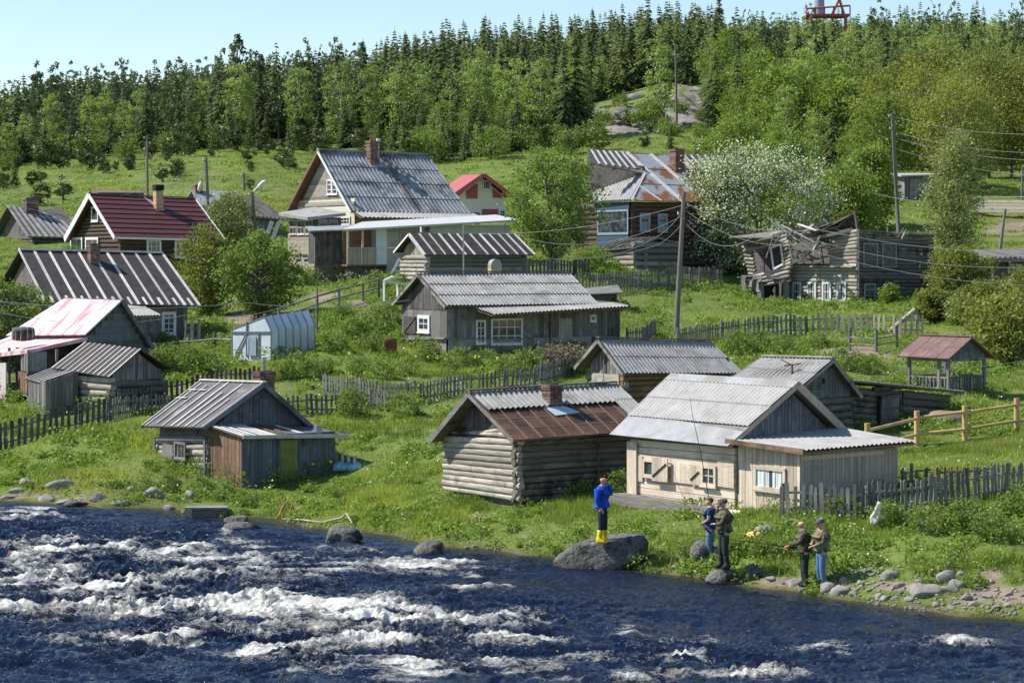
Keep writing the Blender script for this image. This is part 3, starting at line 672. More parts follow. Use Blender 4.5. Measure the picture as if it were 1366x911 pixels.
# ---------------------------------------------------------------- B: log bathhouse with rusty roof
h = House('log_bathhouse', 'dark log bathhouse with rusty sheet and corrugated roof, brick chimney', 'log cabin', (690, 664, 66), 35, 597, 862)
La, Lb = h.La, h.Lb; ym = Lb / 2; xe = h.solve((0, ym), (1, 0), 821)
E0 = h.P(-.5, -.5, 587.5); E1 = h.P(xe, -.5, 573); R0 = h.P(-.5, ym, 524.7); R1 = h.P(xe, ym, 513.5); B0 = h.P(-.5, Lb + .28, 588); B1 = h.P(xe, Lb + .28, 576)
rz = MB(); deck(rz, E0, E1, R1, R0, .05, 3); deck(rz, B0, B1, R1, R0, .05, 3)
for i in range(9):
    for j in range(3):
        deck(rz, *[bil(E0, E1, R1, R0, .005 + .93333 * (i + a) / 10, .66 * (j + b) / 3) for a, b in ((0, 0), (1, 0), (1, 1), (0, 1))], .01, 1, var=random.random(), drop=-.015)
A_, B_, C_, D_ = [Vector(v) + Vector((0, 0, .015)) for v in (E0, bil(E0, E1, R1, R0, .84, 0), bil(E0, E1, R1, R0, .84, .64), bil(E0, E1, R1, R0, 0, .64))]
seams(rz, A_, B_, C_, D_, 9, 2, rows=(.33, .66), wd=.028, th=.03)
corr(rz, E0, E1, R1, R0, .19, .035, 1, 0, t0=.60, t1=1.0, s0=0, s1=.86, lift=.05)
corr(rz, E0, E1, R1, R0, .19, .035, 3, 0, t0=0, t1=1.0, s0=.86, s1=1.0)
rz.bar(R0 + Vector((0, 0, .10)), R1 + Vector((0, 0, .10)), .22, .05, 3, .35)
rb = rz.build('roof', [M['corr_grey'], M['rust'], M['rust_seam'], M['wood_dark_h']], h.root)
fl = MB(); a_ = bil(E0, E1, R1, R0, .46, .50); 
fl_q = [bil(E0, E1, R1, R0, *q) + Vector((0, 0, .06)) for q in ((.40, .40), (.575, .43), (.50, .62), (.37, .68))]
deck(fl, *fl_q, .012, 0); fl.build('flashing', M['flashing'], rb)
chimney(rb, bil(E0, E1, R1, R0, .455, .66), .46, .42, .62)
sm = MB(); barge(sm, E0, R0, .10, .03); barge(sm, B0, R0, .16, .04); sm.build_each('barge_board', M['wood_grey_h'], h.root)
zt = h.z(0, 0, 587); zl = h.z(0, Lb, 590)
cb = MB(); gable_core(cb, [(.12, -1), (Lb - .12, -1), (Lb - .12, zl - .12), (ym, R0.z - .2), (.12, zt - .12)], 'x', .14, La); cb.build('wall_core', M['wood_dark_h'], h.root)
lw = MB(); h.logs(lw, 'L', 0, Lb, -.1, h.z(0, 0, 586), h.z(0, Lb, 586) + .1, n=10, ext=.2, off=.1, hewn=.7)
h.logs(lw, 'L', .5, Lb - .25, h.z(0, 0, 586), h.z(0, 0, 571), h.z(0, Lb, 578), n=2, ext=0, off=.1)
lw.build('front_log_wall', M['wood_pale_h'], h.root)
lw = MB(); h.logs(lw, 'R', 0, La - .2, -.15, zt + .02, h.z(La, 0, 578), n=10, ext=.16, off=.1, hewn=.75)
a_ = h.wp('R', 793, 640, .14); lw.box(a_, (.06, 0, 0), (0, -.04, 0), (0, 0, 1.1), 0, .9)
lw.build('side_log_wall', M['wood_log_dark'], h.root)
gw = MB(); h.dx['L'] = 0
gt = lambda t: zt - .1 + (R0.z - .1 - zt) * (1 - abs(t - ym) / (ym + .45)) + .12
h.planks(gw, 'L', .35, Lb - .1, gt, z0=h.z(0, ym, 572), wd=.14, off=-.05); gw.build('gable_boards', M['wood_dark_v'], h.root)

# ---------------------------------------------------------------- C: pale cabin by the fence
h = House('pale_cabin', 'pale timber cabin with light corrugated roof and side porch beside the picket fence', 'cabin', (1068, 690, 59.5), 36, 843, 1197)
La, Lb = h.La, h.Lb; p = h.solve((0, 0), (0, 1), 985); xm = La / 2
E0 = h.P(-.45, p - .1, 595); E1 = h.P(-.45, Lb + .45, 579); R0 = h.P(xm, p - .45, 512); R1 = h.P(xm, Lb + .45, 501.5); B0 = h.P(La + .35, p - .2, 577); B1 = h.P(La + .35, Lb + .45, 572)
rz = MB(); deck(rz, E0, E1, R1, R0, .04, 2); deck(rz, B0, B1, R1, R0, .04, 2)
corr(rz, E0, E1, R1, R0, .165, .022, 2, 0, t0=.30, t1=.97, s0=0, s1=1)
deck(rz, bil(E0, E1, R1, R0, 0, -.01), bil(E0, E1, R1, R0, 1, -.01), bil(E0, E1, R1, R0, 1, .36), bil(E0, E1, R1, R0, 0, .22), .012, 1, drop=-.02)
corr(rz, B0, B1, R1, R0, .165, .022, 2, 0)
rz.bar(bil(E0, E1, R1, R0, 0, .965) + Vector((0, 0, .05)), bil(E0, E1, R1, R0, 1, .965) + Vector((0, 0, .05)), .30, .02, 1, .9, up=nrm(E0, E1, R0))
rz.build('roof', [M['corr_pale'], M['galv'], M['wood_grey_h']], h.root)
sm = MB(); barge(sm, E0, R0, .13, .03); barge(sm, B0, R0, .22, .05); sm.build_each('barge_board', M['wood_tan_v'], h.root)
zt = h.z(0, p, 597)
cb = MB(); gable_core(cb, [(.1, -1), (La - .1, -1), (La - .1, h.z(La, p, 580) - .1), (xm, R0.z - .15), (.1, zt - .05)], 'y', p + .05, Lb - .05); cb.build('wall_core', M['wood_grey_h'], h.root)
lw = MB(); z1b = h.z(0, Lb, 585)
for i in range(9):
    fa, fb = i / 9, (i + 1) / 9; za, zb_, zc, zd = [-.12 + (q + .12) * f_ for q, f_ in ((zt, fa), (z1b, fa), (z1b, fb), (zt, fb))]; o = -.08 - random.uniform(0, .03)
    cutp = [p + .05, p + .05 + (Lb - p) * random.uniform(.3, .7), Lb - .05] if i % 3 == 1 else [p + .05, Lb - .05]
    for t0_, t1_ in zip(cutp[:-1], cutp[1:]):
        m0, m1 = (t0_ - p) / (Lb - p), (t1_ - p) / (Lb - p); A = Vector((o, t0_ + .004, za + (zb_ - za) * m0)); B = Vector((o, t1_ - .004, za + (zb_ - za) * m1)); Cq = Vector((o, t1_ - .004, zd + (zc - zd) * m1 - .014)); Dq = Vector((o, t0_ + .004, zd + (zc - zd) * m0 - .014)); e = Vector((.12, 0, 0))
        lw.add([A, B, Cq, Dq, A + e, B + e, Cq + e, Dq + e], [(0, 3, 2, 1), (0, 1, 5, 4), (1, 2, 6, 5), (2, 3, 7, 6), (3, 0, 4, 7)][::1])
for (x0, y0, x1, y1) in ((900, 616, 926, 642), (846, 606, 862, 640), (962, 612, 984, 648)):
    a_, wd, hh_ = h.rect('L', x0, y0, x1, y1, .12); n_ = max(2, int(wd / .2))
    for k in range(n_): lw.box(a_ + Vector((0, -wd * k / n_, 0)), (0, -wd / n_ + .008, 0), (-.02, 0, 0), (0, 0, hh_))
lw.build('board_wall', M['wood_cream_h'], h.root)
cbd = MB(); a_ = h.wp('L', 843, 658, .14); cbd.box(a_, (-.05, 0, 0), (0, -.42, 0), (0, 0, h.z(0, Lb, 588) - a_.z), 0, .7); cbd.build('corner_board', M['wood_cream_v'], h.root)
gw = MB(); h.dx['R'] = p; zr_ = lambda t: (zt - .1 + (R0.z - .05 - zt) * (1 - abs(t - xm) / (xm + .35)))
h.planks(gw, 'R', .1, La - .05, zr_, z0=h.z(xm, p, 592), wd=.13); h.dx['R'] = 0
gw.build('gable_boards', M['wood_blue_v'], h.root)
pw = MB(); zp = h.z(0, 0, 602)
h.core(.04, .04, La - .04, p, zp - .05, mb=pw, m=1)
h.planks(pw, 'R', 0, La, lambda t: h.z(t, 0, 602.5 - 8 * t / La) - .04, z0=-.6, wd=.14, m=1)
h.planks(pw, 'L', .0, p, lambda t: zp + .08 * t - .02, z0=-.4, wd=.13, m=0)
a_ = h.wp('R', 1068, 611, .045); b_2 = h.wp('R', 1177, 603, .045); pw.bar(a_, b_2, .03, .11, 0, .5)
pw.build('porch_wall', [M['wood_cream_v'], M['wood_tan_v']], h.root)
pr_ = MB(); a = h.P(-.2, -.35, 603); b = h.P(La + .35, -.35, 591); c = h.P(La + .1, p + .1, 571); d = h.P(-.35, p + .1, 588)
deck(pr_, a, b, c, d, .05, 1); corr(pr_, a, b, c, d, .165, .024, 1, 0)
pr_.bar(a + Vector((-.03, 0, 0)), d + Vector((-.03, 0, 0)), .05, .13, 1, .6)
pr_.build('porch_roof', [M['corr_pale'], M['wood_brown_h']], h.root)
h.window('L', 1008, 620, 1050, 652, 3, 1, 'wood_cream_v', off=.03, fw=.10, curtain=True)
h.window('L', 864, 612, 880, 634, 1, 1, 'wood_cream_h', off=.13, fw=.06)
h.window('L', 941, 619, 961, 647, 2, 2, 'wood_cream_h', off=.13, fw=.09)
for (x0, y0, x1, y1, dr) in ((879, 609, 900, 640, 1), (927, 620, 941, 645, 0)):
    a_, wd, hh_ = h.rect('L', x0, y0, x1, y1, .16 + .08 * dr); s2 = MB(); n_ = 5
    for i in range(n_): s2.box(a_ + Vector((0, -wd * i / n_, 0)), (0, -wd / n_ + .006, 0), (-.03, 0, 0), (0, 0, hh_))
    s2.bar(a_ + Vector((-.05, -.04, .12)), a_ + Vector((-.05, -wd + .05, hh_ - .15)), .02, .035, 1)
    s2.build('shutter', [M['wood_cream_v'], M['black']], h.root)
bl = MB(); a_ = h.wp('L', 992, 683, .45); b_2 = h.wp('L', 838, 660, .45); bl.bar(a_, b_2, .62, .16, 2, .3); bl.bar(a_ + Vector((-.33, 0, -.12)), b_2 + Vector((-.33, 0, -.12)), .12, .16, 1, .3)
a_ = h.wp('L', 1008, 684, .5); b_2 = h.wp('L', 945, 678, .5); bl.tube([a_, b_2], .10, 8, 0, .9); bl.build('foundation_log', [M['wood_cream_h'], M['wood_grey_h'], M['wood_grey_h']], h.root)
HUT_C = h

# ---------------------------------------------------------------- D: log hut behind the bathhouse
h = House('log_hut', 'weathered log hut with grey corrugated roof between the bathhouse and the long house', 'log cabin', (832, 548, 79), 35, 787, 968)
La, Lb = h.La, h.Lb; ym = Lb / 2
E0 = h.P(-.4, -.45, 499); E1 = h.P(La + .4, -.45, 499); R0 = h.P(-.4, ym, 453); R1 = h.P(La + .1, ym, 457); B0 = h.P(-.4, Lb + .4, 490); B1 = h.P(La + .3, Lb + .4, 490)
rz = MB(); deck(rz, E0, E1, R1, R0, .05, 1); deck(rz, B0, B1, R1, R0, .05, 1); corr(rz, E0, E1, R1, R0, .17, .028, 2, 0); corr(rz, B0, B1, R1, R0, .17, .028, 2, 0)
rz.bar(R0 + Vector((0, 0, .09)), R1 + Vector((0, 0, .09)), .2, .05, 1, .3); rb = rz.build('roof', [M['corr_grey'], M['wood_dark_h']], h.root)
zt = h.z(0, 0, 500)
cb = MB(); gable_core(cb, [(.1, -1), (Lb - .1, -1), (Lb - .1, zt - .1), (ym, R0.z - .2), (.1, zt - .1)], 'x', .12, La - .1); cb.build('wall_core', M['wood_dark_h'], h.root)
lw = MB(); h.logs(lw, 'L', 0, Lb, -.4, zt - .05, n=8, ext=.15, off=.1, m=0); h.logs(lw, 'R', 0, La, -.4, zt, n=8, ext=.15, off=.1, m=1); lw.build('log_wall', [M['wood_grey_h'], M['wood_brown_h']], h.root)
gw = MB(); h.planks(gw, 'L', .1, Lb - .1, lambda t: zt - .1 + (R0.z - .08 - zt) * (1 - abs(t - ym) / (ym + .4)), z0=zt - .05, wd=.15, off=.02)
pp = [h.wp('L', x, y, .1) for x, y in ((793, 498), (829, 500))]; gw.bar(pp[0] + Vector((0, 0, -.15)), pp[1] + Vector((0, 0, -.15)), .05, .34, 1, .7)
pp = [h.wp('L', x, y, .12) for x, y in ((809, 470), (809, 530))]; gw.bar(pp[0], pp[1], .03, .03, 0, .9)
gw.build('gable_boards', [M['wood_grey_v'], M['wood_pale_h']], h.root)
sm = MB(); barge(sm, E0, R0, .12, .03); barge(sm, B0, R0, .12, .03); sm.build_each('barge_board', M['wood_grey_h'], h.root)
q = h.Q(950, 487, 3); c = MB(); c.tube([q - Vector((0, 0, .6)), q + Vector((0, 0, .28))], .20, 14); o = c.build('chimney', M['flashing'], rb)
q = h.Q(968, 490, 3); c = MB(); c.tube([q - Vector((0, 0, .6)), q + Vector((0, 0, .35))], .11, 10); c.build('chimney', M['barrelrust'], rb)

# ---------------------------------------------------------------- E: hut behind the pale cabin and its long shed
h = House('board_hut', 'grey board-gabled hut with corrugated roof right behind the pale cabin', 'hut', (1068, 602, 76), 45, 993, 1134)
La, Lb = h.La, h.Lb; xm = La / 2
E0 = h.P(-.3, -.25, 518); E1 = h.P(-.3, Lb + .3, 505); R0 = h.P(xm, -.35, 479.5); R1 = h.P(xm, Lb + .3, 477); B0 = h.P(La + .3, -.3, 529); B1 = h.P(La + .3, Lb + .3, 520)
rz = MB(); deck(rz, E0, E1, R1, R0, .05, 1); deck(rz, B0, B1, R1, R0, .05, 1); corr(rz, E0, E1, R1, R0, .16, .024, 2, 0); corr(rz, B0, B1, R1, R0, .16, .024, 2, 0)
rz.bar(R0 + Vector((0, 0, .08)), R1 + Vector((0, 0, .08)), .22, .04, 0, .7); rb = rz.build('roof', [M['corr_grey'], M['wood_dark_h']], h.root)
q = bil(E0, E1, R1, R0, .32, .42); an = MB(); an.tube([q, q + Vector((0, 0, .3))], .03, 6); an.tube([q + Vector((-.2, .2, .28)), q + Vector((.25, -.2, .36))], .025, 6); an.tube([q + Vector((0, 0, .3)), q + Vector((-.25, .3, .5))], .02, 6); an.build('roof_bracket', M['barrelrust'], rb)
zt = h.z(0, 0, 518)
cb = MB(); gable_core(cb, [(.05, -1), (La - .05, -1), (La - .05, h.z(La, 0, 527)), (xm, R0.z - .15), (.05, zt)], 'y', .06, Lb); cb.build('wall_core', M['wood_dark_h'], h.root)
gw = MB(); h.planks(gw, 'R', 0, La, lambda t: zt - .12 + (R0.z - .02 - zt) * (1 - abs(t - xm) / (xm + .25)), z0=h.z(0, 0, 533), wd=.12)
pp = h.wp('R', 1095, 512, .04); gw.box(pp, (.16, 0, 0), (0, -.01, 0), (0, 0, .2), 1); gw.build('gable_boards', [M['wood_blue_v'], M['black']], h.root)
lw = MB(); h.logs(lw, 'R', 0, La, -.3, h.z(0, 0, 533), n=8, ext=.1, off=.05); h.logs(lw, 'L', 0, Lb, -.3, zt, n=10, ext=.1, off=.05); lw.build('log_wall', M['wood_dark_h'], h.root)
sm = MB(); barge(sm, E0, R0, .1, .03); barge(sm, B0, R0, .14, .03); sm.build_each('barge_board', M['wood_grey_h'], h.root)

h = House('long_shed', 'long dark log shed with a flat tarred roof and one plank door', 'shed', (1133, 602, 78.6), 45, 1118, 1262)
La, Lb = h.La, h.Lb + 1.2
zt = h.z(0, 0, 512); z1 = h.z(La, 0, 524)
cb = MB(); gable_core(cb, [(.1, -1), (La - .1, -1), (La - .1, z1 - .1), (.1, zt - .1)], 'y', .1, 2.6); cb.build('wall_core', M['wood_dark_h'], h.root)
lw = MB(); tA = h.solve((0, 0), (1, 0), 1166); tB = h.solve((0, 0), (1, 0), 1202)
h.logs(lw, 'R', 0, tA, -.25, zt - .1, zt - .1 - .2, n=11, ext=.05, off=.1); h.logs(lw, 'R', tB, La, -.25, zt - .35, z1 - .1, n=8, ext=.05, off=.1)
h.logs(lw, 'R', tA, tB, h.z(tA, 0, 529), zt - .15, n=2, ext=0, off=.1)
lw.build('log_wall', M['wood_dark_h'], h.root)
h.door('R', 1172, 531, 1195, 594, 'wood_grey_v', off=.12, fm='wood_dark_v')
rz = MB(); a, b, c, d = h.P(-.45, -.45, 507), h.P(La + .5, -.45, 522), h.P(La + .5, 2.8, 513), h.P(-.45, 2.8, 503)
deck(rz, a, b, c, d, .07, 0); battens(rz, a, b, c, d, [i / 9 for i in range(10)], 0, 1, .06, .03, 1); rz.build('roof', [M['felt_grey'], M['wood_grey_h']], h.root)
sh_ = MB(); a_ = h.wp('R', 1206, 590, .25); sh_.box(a_, (.95, 0, 0), (0, -.03, .0), (.0, .15, 1.0), 0, .2); sh_.build('leaning_sheet', M['rust'], h.root)
fr = MB()
for px_ in (1232, 1247, 1259):
    a_ = h.wp('R', px_, 596, .2); fr.box(a_, (.08, 0, 0), (0, -.05, 0), (0, 0, 1.3))
fr.build('stud', M['wood_grey_v'], h.root)

# ---------------------------------------------------------------- F: gazebo
h = House('gazebo', 'open wooden gazebo with maroon roof and picket railing', 'gazebo', (1265, 540, 88), 40, 1213, 1313)
La, Lb = h.La, h.Lb; xm = La / 2
E0 = h.P(-.35, -.3, 478.5); E1 = h.P(-.35, Lb + .35, 474.5); R0 = h.P(xm, -.3, 449.5); R1 = h.P(xm, Lb + .35, 447); B0 = h.P(La + .35, -.3, 477); B1 = h.P(La + .35, Lb + .35, 473)
rz = MB(); deck(rz, E0, E1, R1, R0, .05, 0); deck(rz, B0, B1, R1, R0, .05, 0); seams(rz, E0, E1, R1, R0, 4, 1, rows=(.5,), wd=.03, th=.012); rz.bar(R0 + Vector((0, 0, .03)), R1 + Vector((0, 0, .03)), .2, .03, 1, .4)
rz.build('roof', [M['brownroof'], M['rust_seam']], h.root)
gw = MB(); ze = h.z(0, 0, 477); h.planks(gw, 'R', 0, La, lambda t: ze - .1 + (R0.z - ze) * (1 - abs(t - xm) / (xm + .35)), z0=ze - .12, wd=.1); gw.build('gable_boards', M['wood_blue_v'], h.root)
for (x, y) in ((0, 0), (La, 0), (0, Lb), (La, Lb), (-.0, .45)):
    b = MB(); b.box((x - .06, y - .06, -.4), (.12, 0, 0), (0, .12, 0), (0, 0, ze + .35)); b.build('post', M['wood_grey_v'], h.root)
b = MB()
for z_ in (ze - .12,): b.bar((0, 0, z_), (La, 0, z_), .07, .1); b.bar((0, 0, z_), (0, Lb, z_), .07, .1); b.bar((0, Lb, z_), (La, Lb, z_), .07, .1); b.bar((La, 0, z_), (La, Lb, z_), .07, .1)
b.build('top_beam', M['wood_grey_h'], h.root)
b = MB(); zr2 = h.z(0, 0, 504)
for (P0, P1) in (((0, 0), (La, 0)), ((0, 0), (0, Lb)), ((0, Lb), (La, Lb)), ((La, 0), (La, Lb))):
    P0, P1 = Vector((*P0, 0)), Vector((*P1, 0)); n_ = int((P1 - P0).length / .17)
    b.bar(P0 + Vector((0, 0, zr2)), P1 + Vector((0, 0, zr2)), .08, .06)
    b.bar(P0 + Vector((0, 0, .2)), P1 + Vector((0, 0, .2)), .05, .06)
    for i in range(1, n_):
        q = P0.lerp(P1, i / n_); b.box(q + Vector((-.035, -.035, .0)), (.08, 0, 0), (0, .05, 0), (0, 0, zr2))
b.build('railing', M['wood_grey_v'], h.root)
b = MB(); b.box((.5, .8, .75), (1.2, 0, 0), (0, 1.2, 0), (0, 0, .05)); b.box((.9, 1.2, 0), (.2, 0, 0), (0, .2, 0), (0, 0, .75))
tb = empty('garden_table', h.o + Vector((0, 0, .05)), h.th, 'wooden table standing inside the gazebo', 'table'); b.build('table_top', M['wood_grey_h'], tb)

# ---------------------------------------------------------------- H: long grey house in the middle
h = House('long_house', 'long grey board house with corrugated roof and lean-to in the middle of the village', 'house', (597, 479, 101), 30, 537, 812)
La, Lb = h.La, h.Lb; ym = Lb / 2 + .05; xe = h.solve((0, ym), (1, 0), 758)
E0 = h.P(-.35, -.4, 409); E1 = h.P(xe, -.4, 407); R0 = h.P(-.35, ym, 366); R1 = h.P(xe, ym, 364); B0 = h.P(-.35, Lb + .4, 406); B1 = h.P(xe, Lb + .4, 404)
rz = MB(); deck(rz, E0, E1, R1, R0, .05, 1); deck(rz, B0, B1, R1, R0, .05, 1); corr(rz, E0, E1, R1, R0, .19, .03, 3, 0, lift=.04, sag=.008); corr(rz, B0, B1, R1, R0, .19, .03, 3, 0)
rz.bar(R0 + Vector((0, 0, .1)), R1 + Vector((0, 0, .1)), .22, .06, 1, .4)
q = bil(E0, E1, R1, R0, .56, .42); 
rb = rz.build('roof', [M['corr_grey'], M['wood_dark_h']], h.root)
l_ = MB(); a = h.P(1.55, -1.35, 421); b = h.P(La + .25, -1.3, 410); c = h.P(La + .1, -.1, 405); d = h.P(1.05, -.3, 411)
deck(l_, a, b, c, d, .05, 1); corr(l_, a, b, c, d, .19, .035, 1, 0); l_.build('lean_to_roof', [M['corr_grey'], M['wood_brown_h']], h.root)
zt = h.z(0, 0, 411)
cb = MB(); gable_core(cb, [(.05, -1), (Lb - .05, -1), (Lb - .05, zt - .1), (ym, R0.z - .15), (.05, zt - .1)], 'x', .06, xe - .3)
cb.box((xe - .4, .05, -1), (La - xe + .35, 0, 0), (0, 2.5, 0), (0, 0, zt + .65)); cb.build('wall_core', M['wood_dark_h'], h.root)
t1_ = h.solve((0, 0), (1, 0), 634)
pw = MB(); zf_ = h.z(0, 0, 452)
h.planks(pw, 'R', 0, t1_, zt, z0=zf_, wd=.15, m=1); h.planks(pw, 'R', t1_, La, zt - .15, z0=zf_, wd=.15, m=0)
h.planks(pw, 'R', 0, La - 1, zf_ - .02, z0=-.6, wd=.4, m=2, off=.05, gap=.003)
h.planks(pw, 'L', 0, Lb, zf_ - .02, z0=-.6, wd=.5, m=2, off=.05, gap=.003)
gt = lambda t: zt - .1 + (R0.z - .05 - zt) * (1 - abs(t - ym) / (ym + .35))
h.planks(pw, 'L', 0, Lb, h.z(0, 0, 408) - .1, z0=zf_, wd=.7, m=3, gap=.004); h.planks(pw, 'L', .1, Lb - .1, gt, z0=zt - .1, wd=.15, m=4, off=.03)
a_ = h.wp('L', 535, 452, .1); b_2 = h.wp('L', 598, 451, .1); pw.bar(a_, b_2, .25, .08, 3, .9)
a_ = h.wp('R', 673, 451, .1); pw.bar(h.wp('R', 598, 452, .1), h.wp('R', 700, 452, .1), .06, .05, 0, .5)
pw.build('wall', [M['wood_tan_v'] if False else M['wood_grey_v'], M['wood_grey_v'], M['concrete'], M['wood_grey_v'], M['wood_dark_v']], h.root)
h.window('L', 559, 420, 575, 443, 2, 2, 'white', fw=.16)
a_, wd, hh_ = h.rect('L', 541, 422, 557, 444, .06); s2 = MB(); s2.box(a_, (0, -wd, 0), (-.05, 0, 0), (0, 0, hh_), 0, .1); s2.bar(a_ + Vector((-.07, 0, 0)), a_ + Vector((-.07, -wd, hh_)), .03, .05, 0, .8); s2.build('shutter', M['wood_dark_v'], h.root)
h.window('R', 634, 427, 647, 459, 2, 3, 'white', fw=.08); h.window('R', 654, 425, 696, 460, 4, 3, 'white', fw=.08)
h.window('R', 786, 420, 794, 429, 1, 1, 'white', fw=.07)
h.door('R', 744, 425, 762, 458, 'wood_tan_v')
sm = MB(); barge(sm, E0, R0, .12, .03); barge(sm, B0, R0, .14, .04); sm.build_each('barge_board', M['wood_grey_h'], h.root)
x_ = MB(); a_ = h.wp('R', 733, 455, .08); x_.tube([a_, a_ + Vector((0, 0, 1.5))], .05, 6); x_.build('drain_pipe', M['barrelrust'], h.root)
# small shed right of it
h2 = House('small_shed', 'small dark board shed against the right end of the long house', 'shed', (812, 462, 106), 30, 800, 827)
b = MB(); h2.core(0.03, 0.03, h2.La - .03, 2, h2.z(0, 0, 408), mb=b); h2.planks(b, 'R', 0, h2.La, h2.z(0, 0, 407), wd=.16); h2.planks(b, 'L', 0, 1.6, h2.z(0, 0, 407), wd=.16); b.build('wall', M['wood_dark_v'], h2.root)
b = MB(); deck(b, h2.P(-.2, -.3, 407), h2.P(h2.La + .2, -.3, 405), h2.P(h2.La + .2, 2.2, 401), h2.P(-.2, 2.2, 402), .06); b.build('roof', M['felt_grey'], h2.root)
h2 = House('log_woodshed', 'little dark woodshed with a tilted board roof behind the long house', 'shed', (795, 405, 122), 25, 791, 823)
b = MB(); h2.core(0.03, 0.03, h2.La - .03, 2, h2.z(0, 0, 391), mb=b); h2.planks(b, 'R', 0, h2.La, h2.z(0, 0, 391), wd=.16); b.build('wall', M['wood_dark_v'], h2.root)
b = MB(); deck(b, h2.P(-.5, -.3, 392), h2.P(h2.La + .2, -.3, 390), h2.P(h2.La + 1.2, 2.2, 380), h2.P(-.3, 2.2, 386), .06); b.build('roof', M['wood_grey_h'], h2.root)
# ---------------------------------------------------------------- I: collapsed two-storey log house
h = House('ruined_log_house', 'two-storey grey log house with caved-in roof and collapsed left corner', 'ruined house', (1143, 413, 138), 40, 990, 1243)
La, Lb = h.La, h.Lb
ts = h.solve((0, 0), (0, 1), 1054)
lw = MB(); zt = h.z(0, 0, 306); zm = h.z(0, 0, 357)
h.logs(lw, 'L', 0, ts, -.2, zm, h.z(0, ts, 356), n=12, ext=.12, off=.1, m=0)
tw = h.solve((0, 0), (0, 1), 1110)
h.logs(lw, 'L', 0, tw, zm, zt, h.z(0, tw, 312), n=10, ext=.1, off=.1, m=0)
h.logs(lw, 'R', 0, La, -.2, h.z(0, 0, 308), h.z(La, 0, 313), n=22, ext=.12, off=.1, m=1)
# back and far walls keep the shell closed
lw.box((La - .25, .2, -1), (.2, 0, 0), (0, Lb - 2.8, 0), (0, 0, zt * .8 + 1), 1, .3)
lw.box((.3, Lb - 2.9, -1), (La - .6, 0, 0), (0, .2, 0), (0, 0, zt * .6 + 1), 1, .3)
lw.box((.2, .1, zm - .15), (La - .4, 0, 0), (0, ts - .2, 0), (0, 0, .12), 1, .2)
lw.box((.15, .1, -1), (.1, 0, 0), (0, ts - .1, 0), (0, 0, zm + .8), 1, .1); lw.box((.15, .1, zm), (.1, 0, 0), (0, tw - .2, 0), (0, 0, zt - zm - .3), 1, .1)
lw.box((.1, .15, -1), (La - .3, 0, 0), (0, .1, 0), (0, 0, h.z(0, 0, 320) + 1), 1, .1)
lw.build('log_wall', [M['wood_pale_h'], M['wood_dark_h']], h.root)
# the sunken upper-left part, leaning outward
cl = MB()
def clog(a, b, r=.12, m=0): 
    A, B = h.Q(*a), h.Q(*b); cl.tube([A, A.lerp(B, .5) + Vector((0, 0, random.uniform(-.04, .04))), B], [r, r * .95, r * .9], 8, m)
for i in range(8): clog((991 + i * 1.2, 330 + i * 5.0 , 6.4), (1003 + i * .9, 331 + i * 5.0, 5.8), .12)
for i in range(9): clog((1042 + i * .5, 322 + i * 5.0 - 2, 3.9), (1056, 319 + i * 4.8 - 2, 3.0), .12)
for i in range(3): clog((994, 334 - i * 5.2, 6.2), (1050, 320 - i * 5.8, 3.4), .13)
for i in range(4): clog((1000, 371 + i * 5.0, 6.0), (1054, 356 + i * 6.0, 3.4), .13)
cl.build('sunken_log_wall', [M['wood_pale_h'], M['wood_dark_h']], h.root)
ik = MB()
A, B, C_, D = h.Q(1003, 372, 8), h.Q(1048, 362, 6), h.Q(1045, 322, 6), h.Q(1005, 335, 8); deck(ik, A, B, C_, D, .1, 0)
A, B, C_, D = h.Q(1056, 352, 7), h.Q(1110, 352, 4), h.Q(1110, 325, 4), h.Q(1056, 325, 7); deck(ik, A, B, C_, D, .1, 0); ik.build('inner_wall', M['wood_dark_h'], h.root)
def frame(pts, wd=.12, off=0):
    b = MB(); q = [h.Q(x, y, d) for x, y, d in pts]
    for i in range(4): b.bar(q[i], q[(i + 1) % 4], .06, wd)
    return b
frame([(1028, 331, 4.2), (1041, 326, 3.6), (1045, 352, 3.6), (1032, 359, 4.2)]).build('window_frame', M['white'], h.root)
frame([(1004, 337, 5.9), (1018, 334, 5.2), (1020, 362, 5.2), (1005, 365, 5.9)], .07).build('window_frame', M['wood_grey_v'], h.root)
frame([(1110, 320, 1.7), (1131, 318, .5), (1131, 351, .5), (1116, 353, 1.4)]).build('window_frame', M['wood_grey_h'], h.root)
frame([(1103, 323, 1.9), (1106, 321, 1.8), (1113, 354, 1.4), (1110, 355, 1.5)], .06).build('window_frame', M['wood_grey_h'], h.root)
for x in (1060, 1080, 1100, 1120): h.window('L', x - 1, 376, x + 11, 402, 3, 2, 'white', off=.14, fw=.13, mw=.05)
for x, w_ in ((1150, 15), (1176, 15)): h.window('R', x, 378, x + w_, 403, 2, 3, 'bluepaint', off=.14, fw=.10)
for x in (1149, 1174):
    a_, wd, hh_ = h.rect('R', x, 326, x + 18, 357, .14); b = MB(); zz = Vector((0, 0, 1))
    b.box(a_, (.07, 0, 0), (0, -.05, 0), zz * hh_); b.box(a_ + Vector((wd, 0, 0)), (.07, 0, 0), (0, -.05, 0), zz * hh_); b.box(a_ + zz * hh_, (wd + .07, 0, 0), (0, -.05, 0), zz * .07); b.box(a_, (wd, 0, 0), (0, -.04, 0), zz * .05)
    for k in range(7): b.box(a_ + Vector((.07, .03, hh_ * k / 7)), (wd - .07, 0, 0), (0, -.03, 0), zz * (hh_ / 7 - .01), 1)
    b.build('boarded_window', [M['bluepaint'], M['wood_dark_h']], h.root)
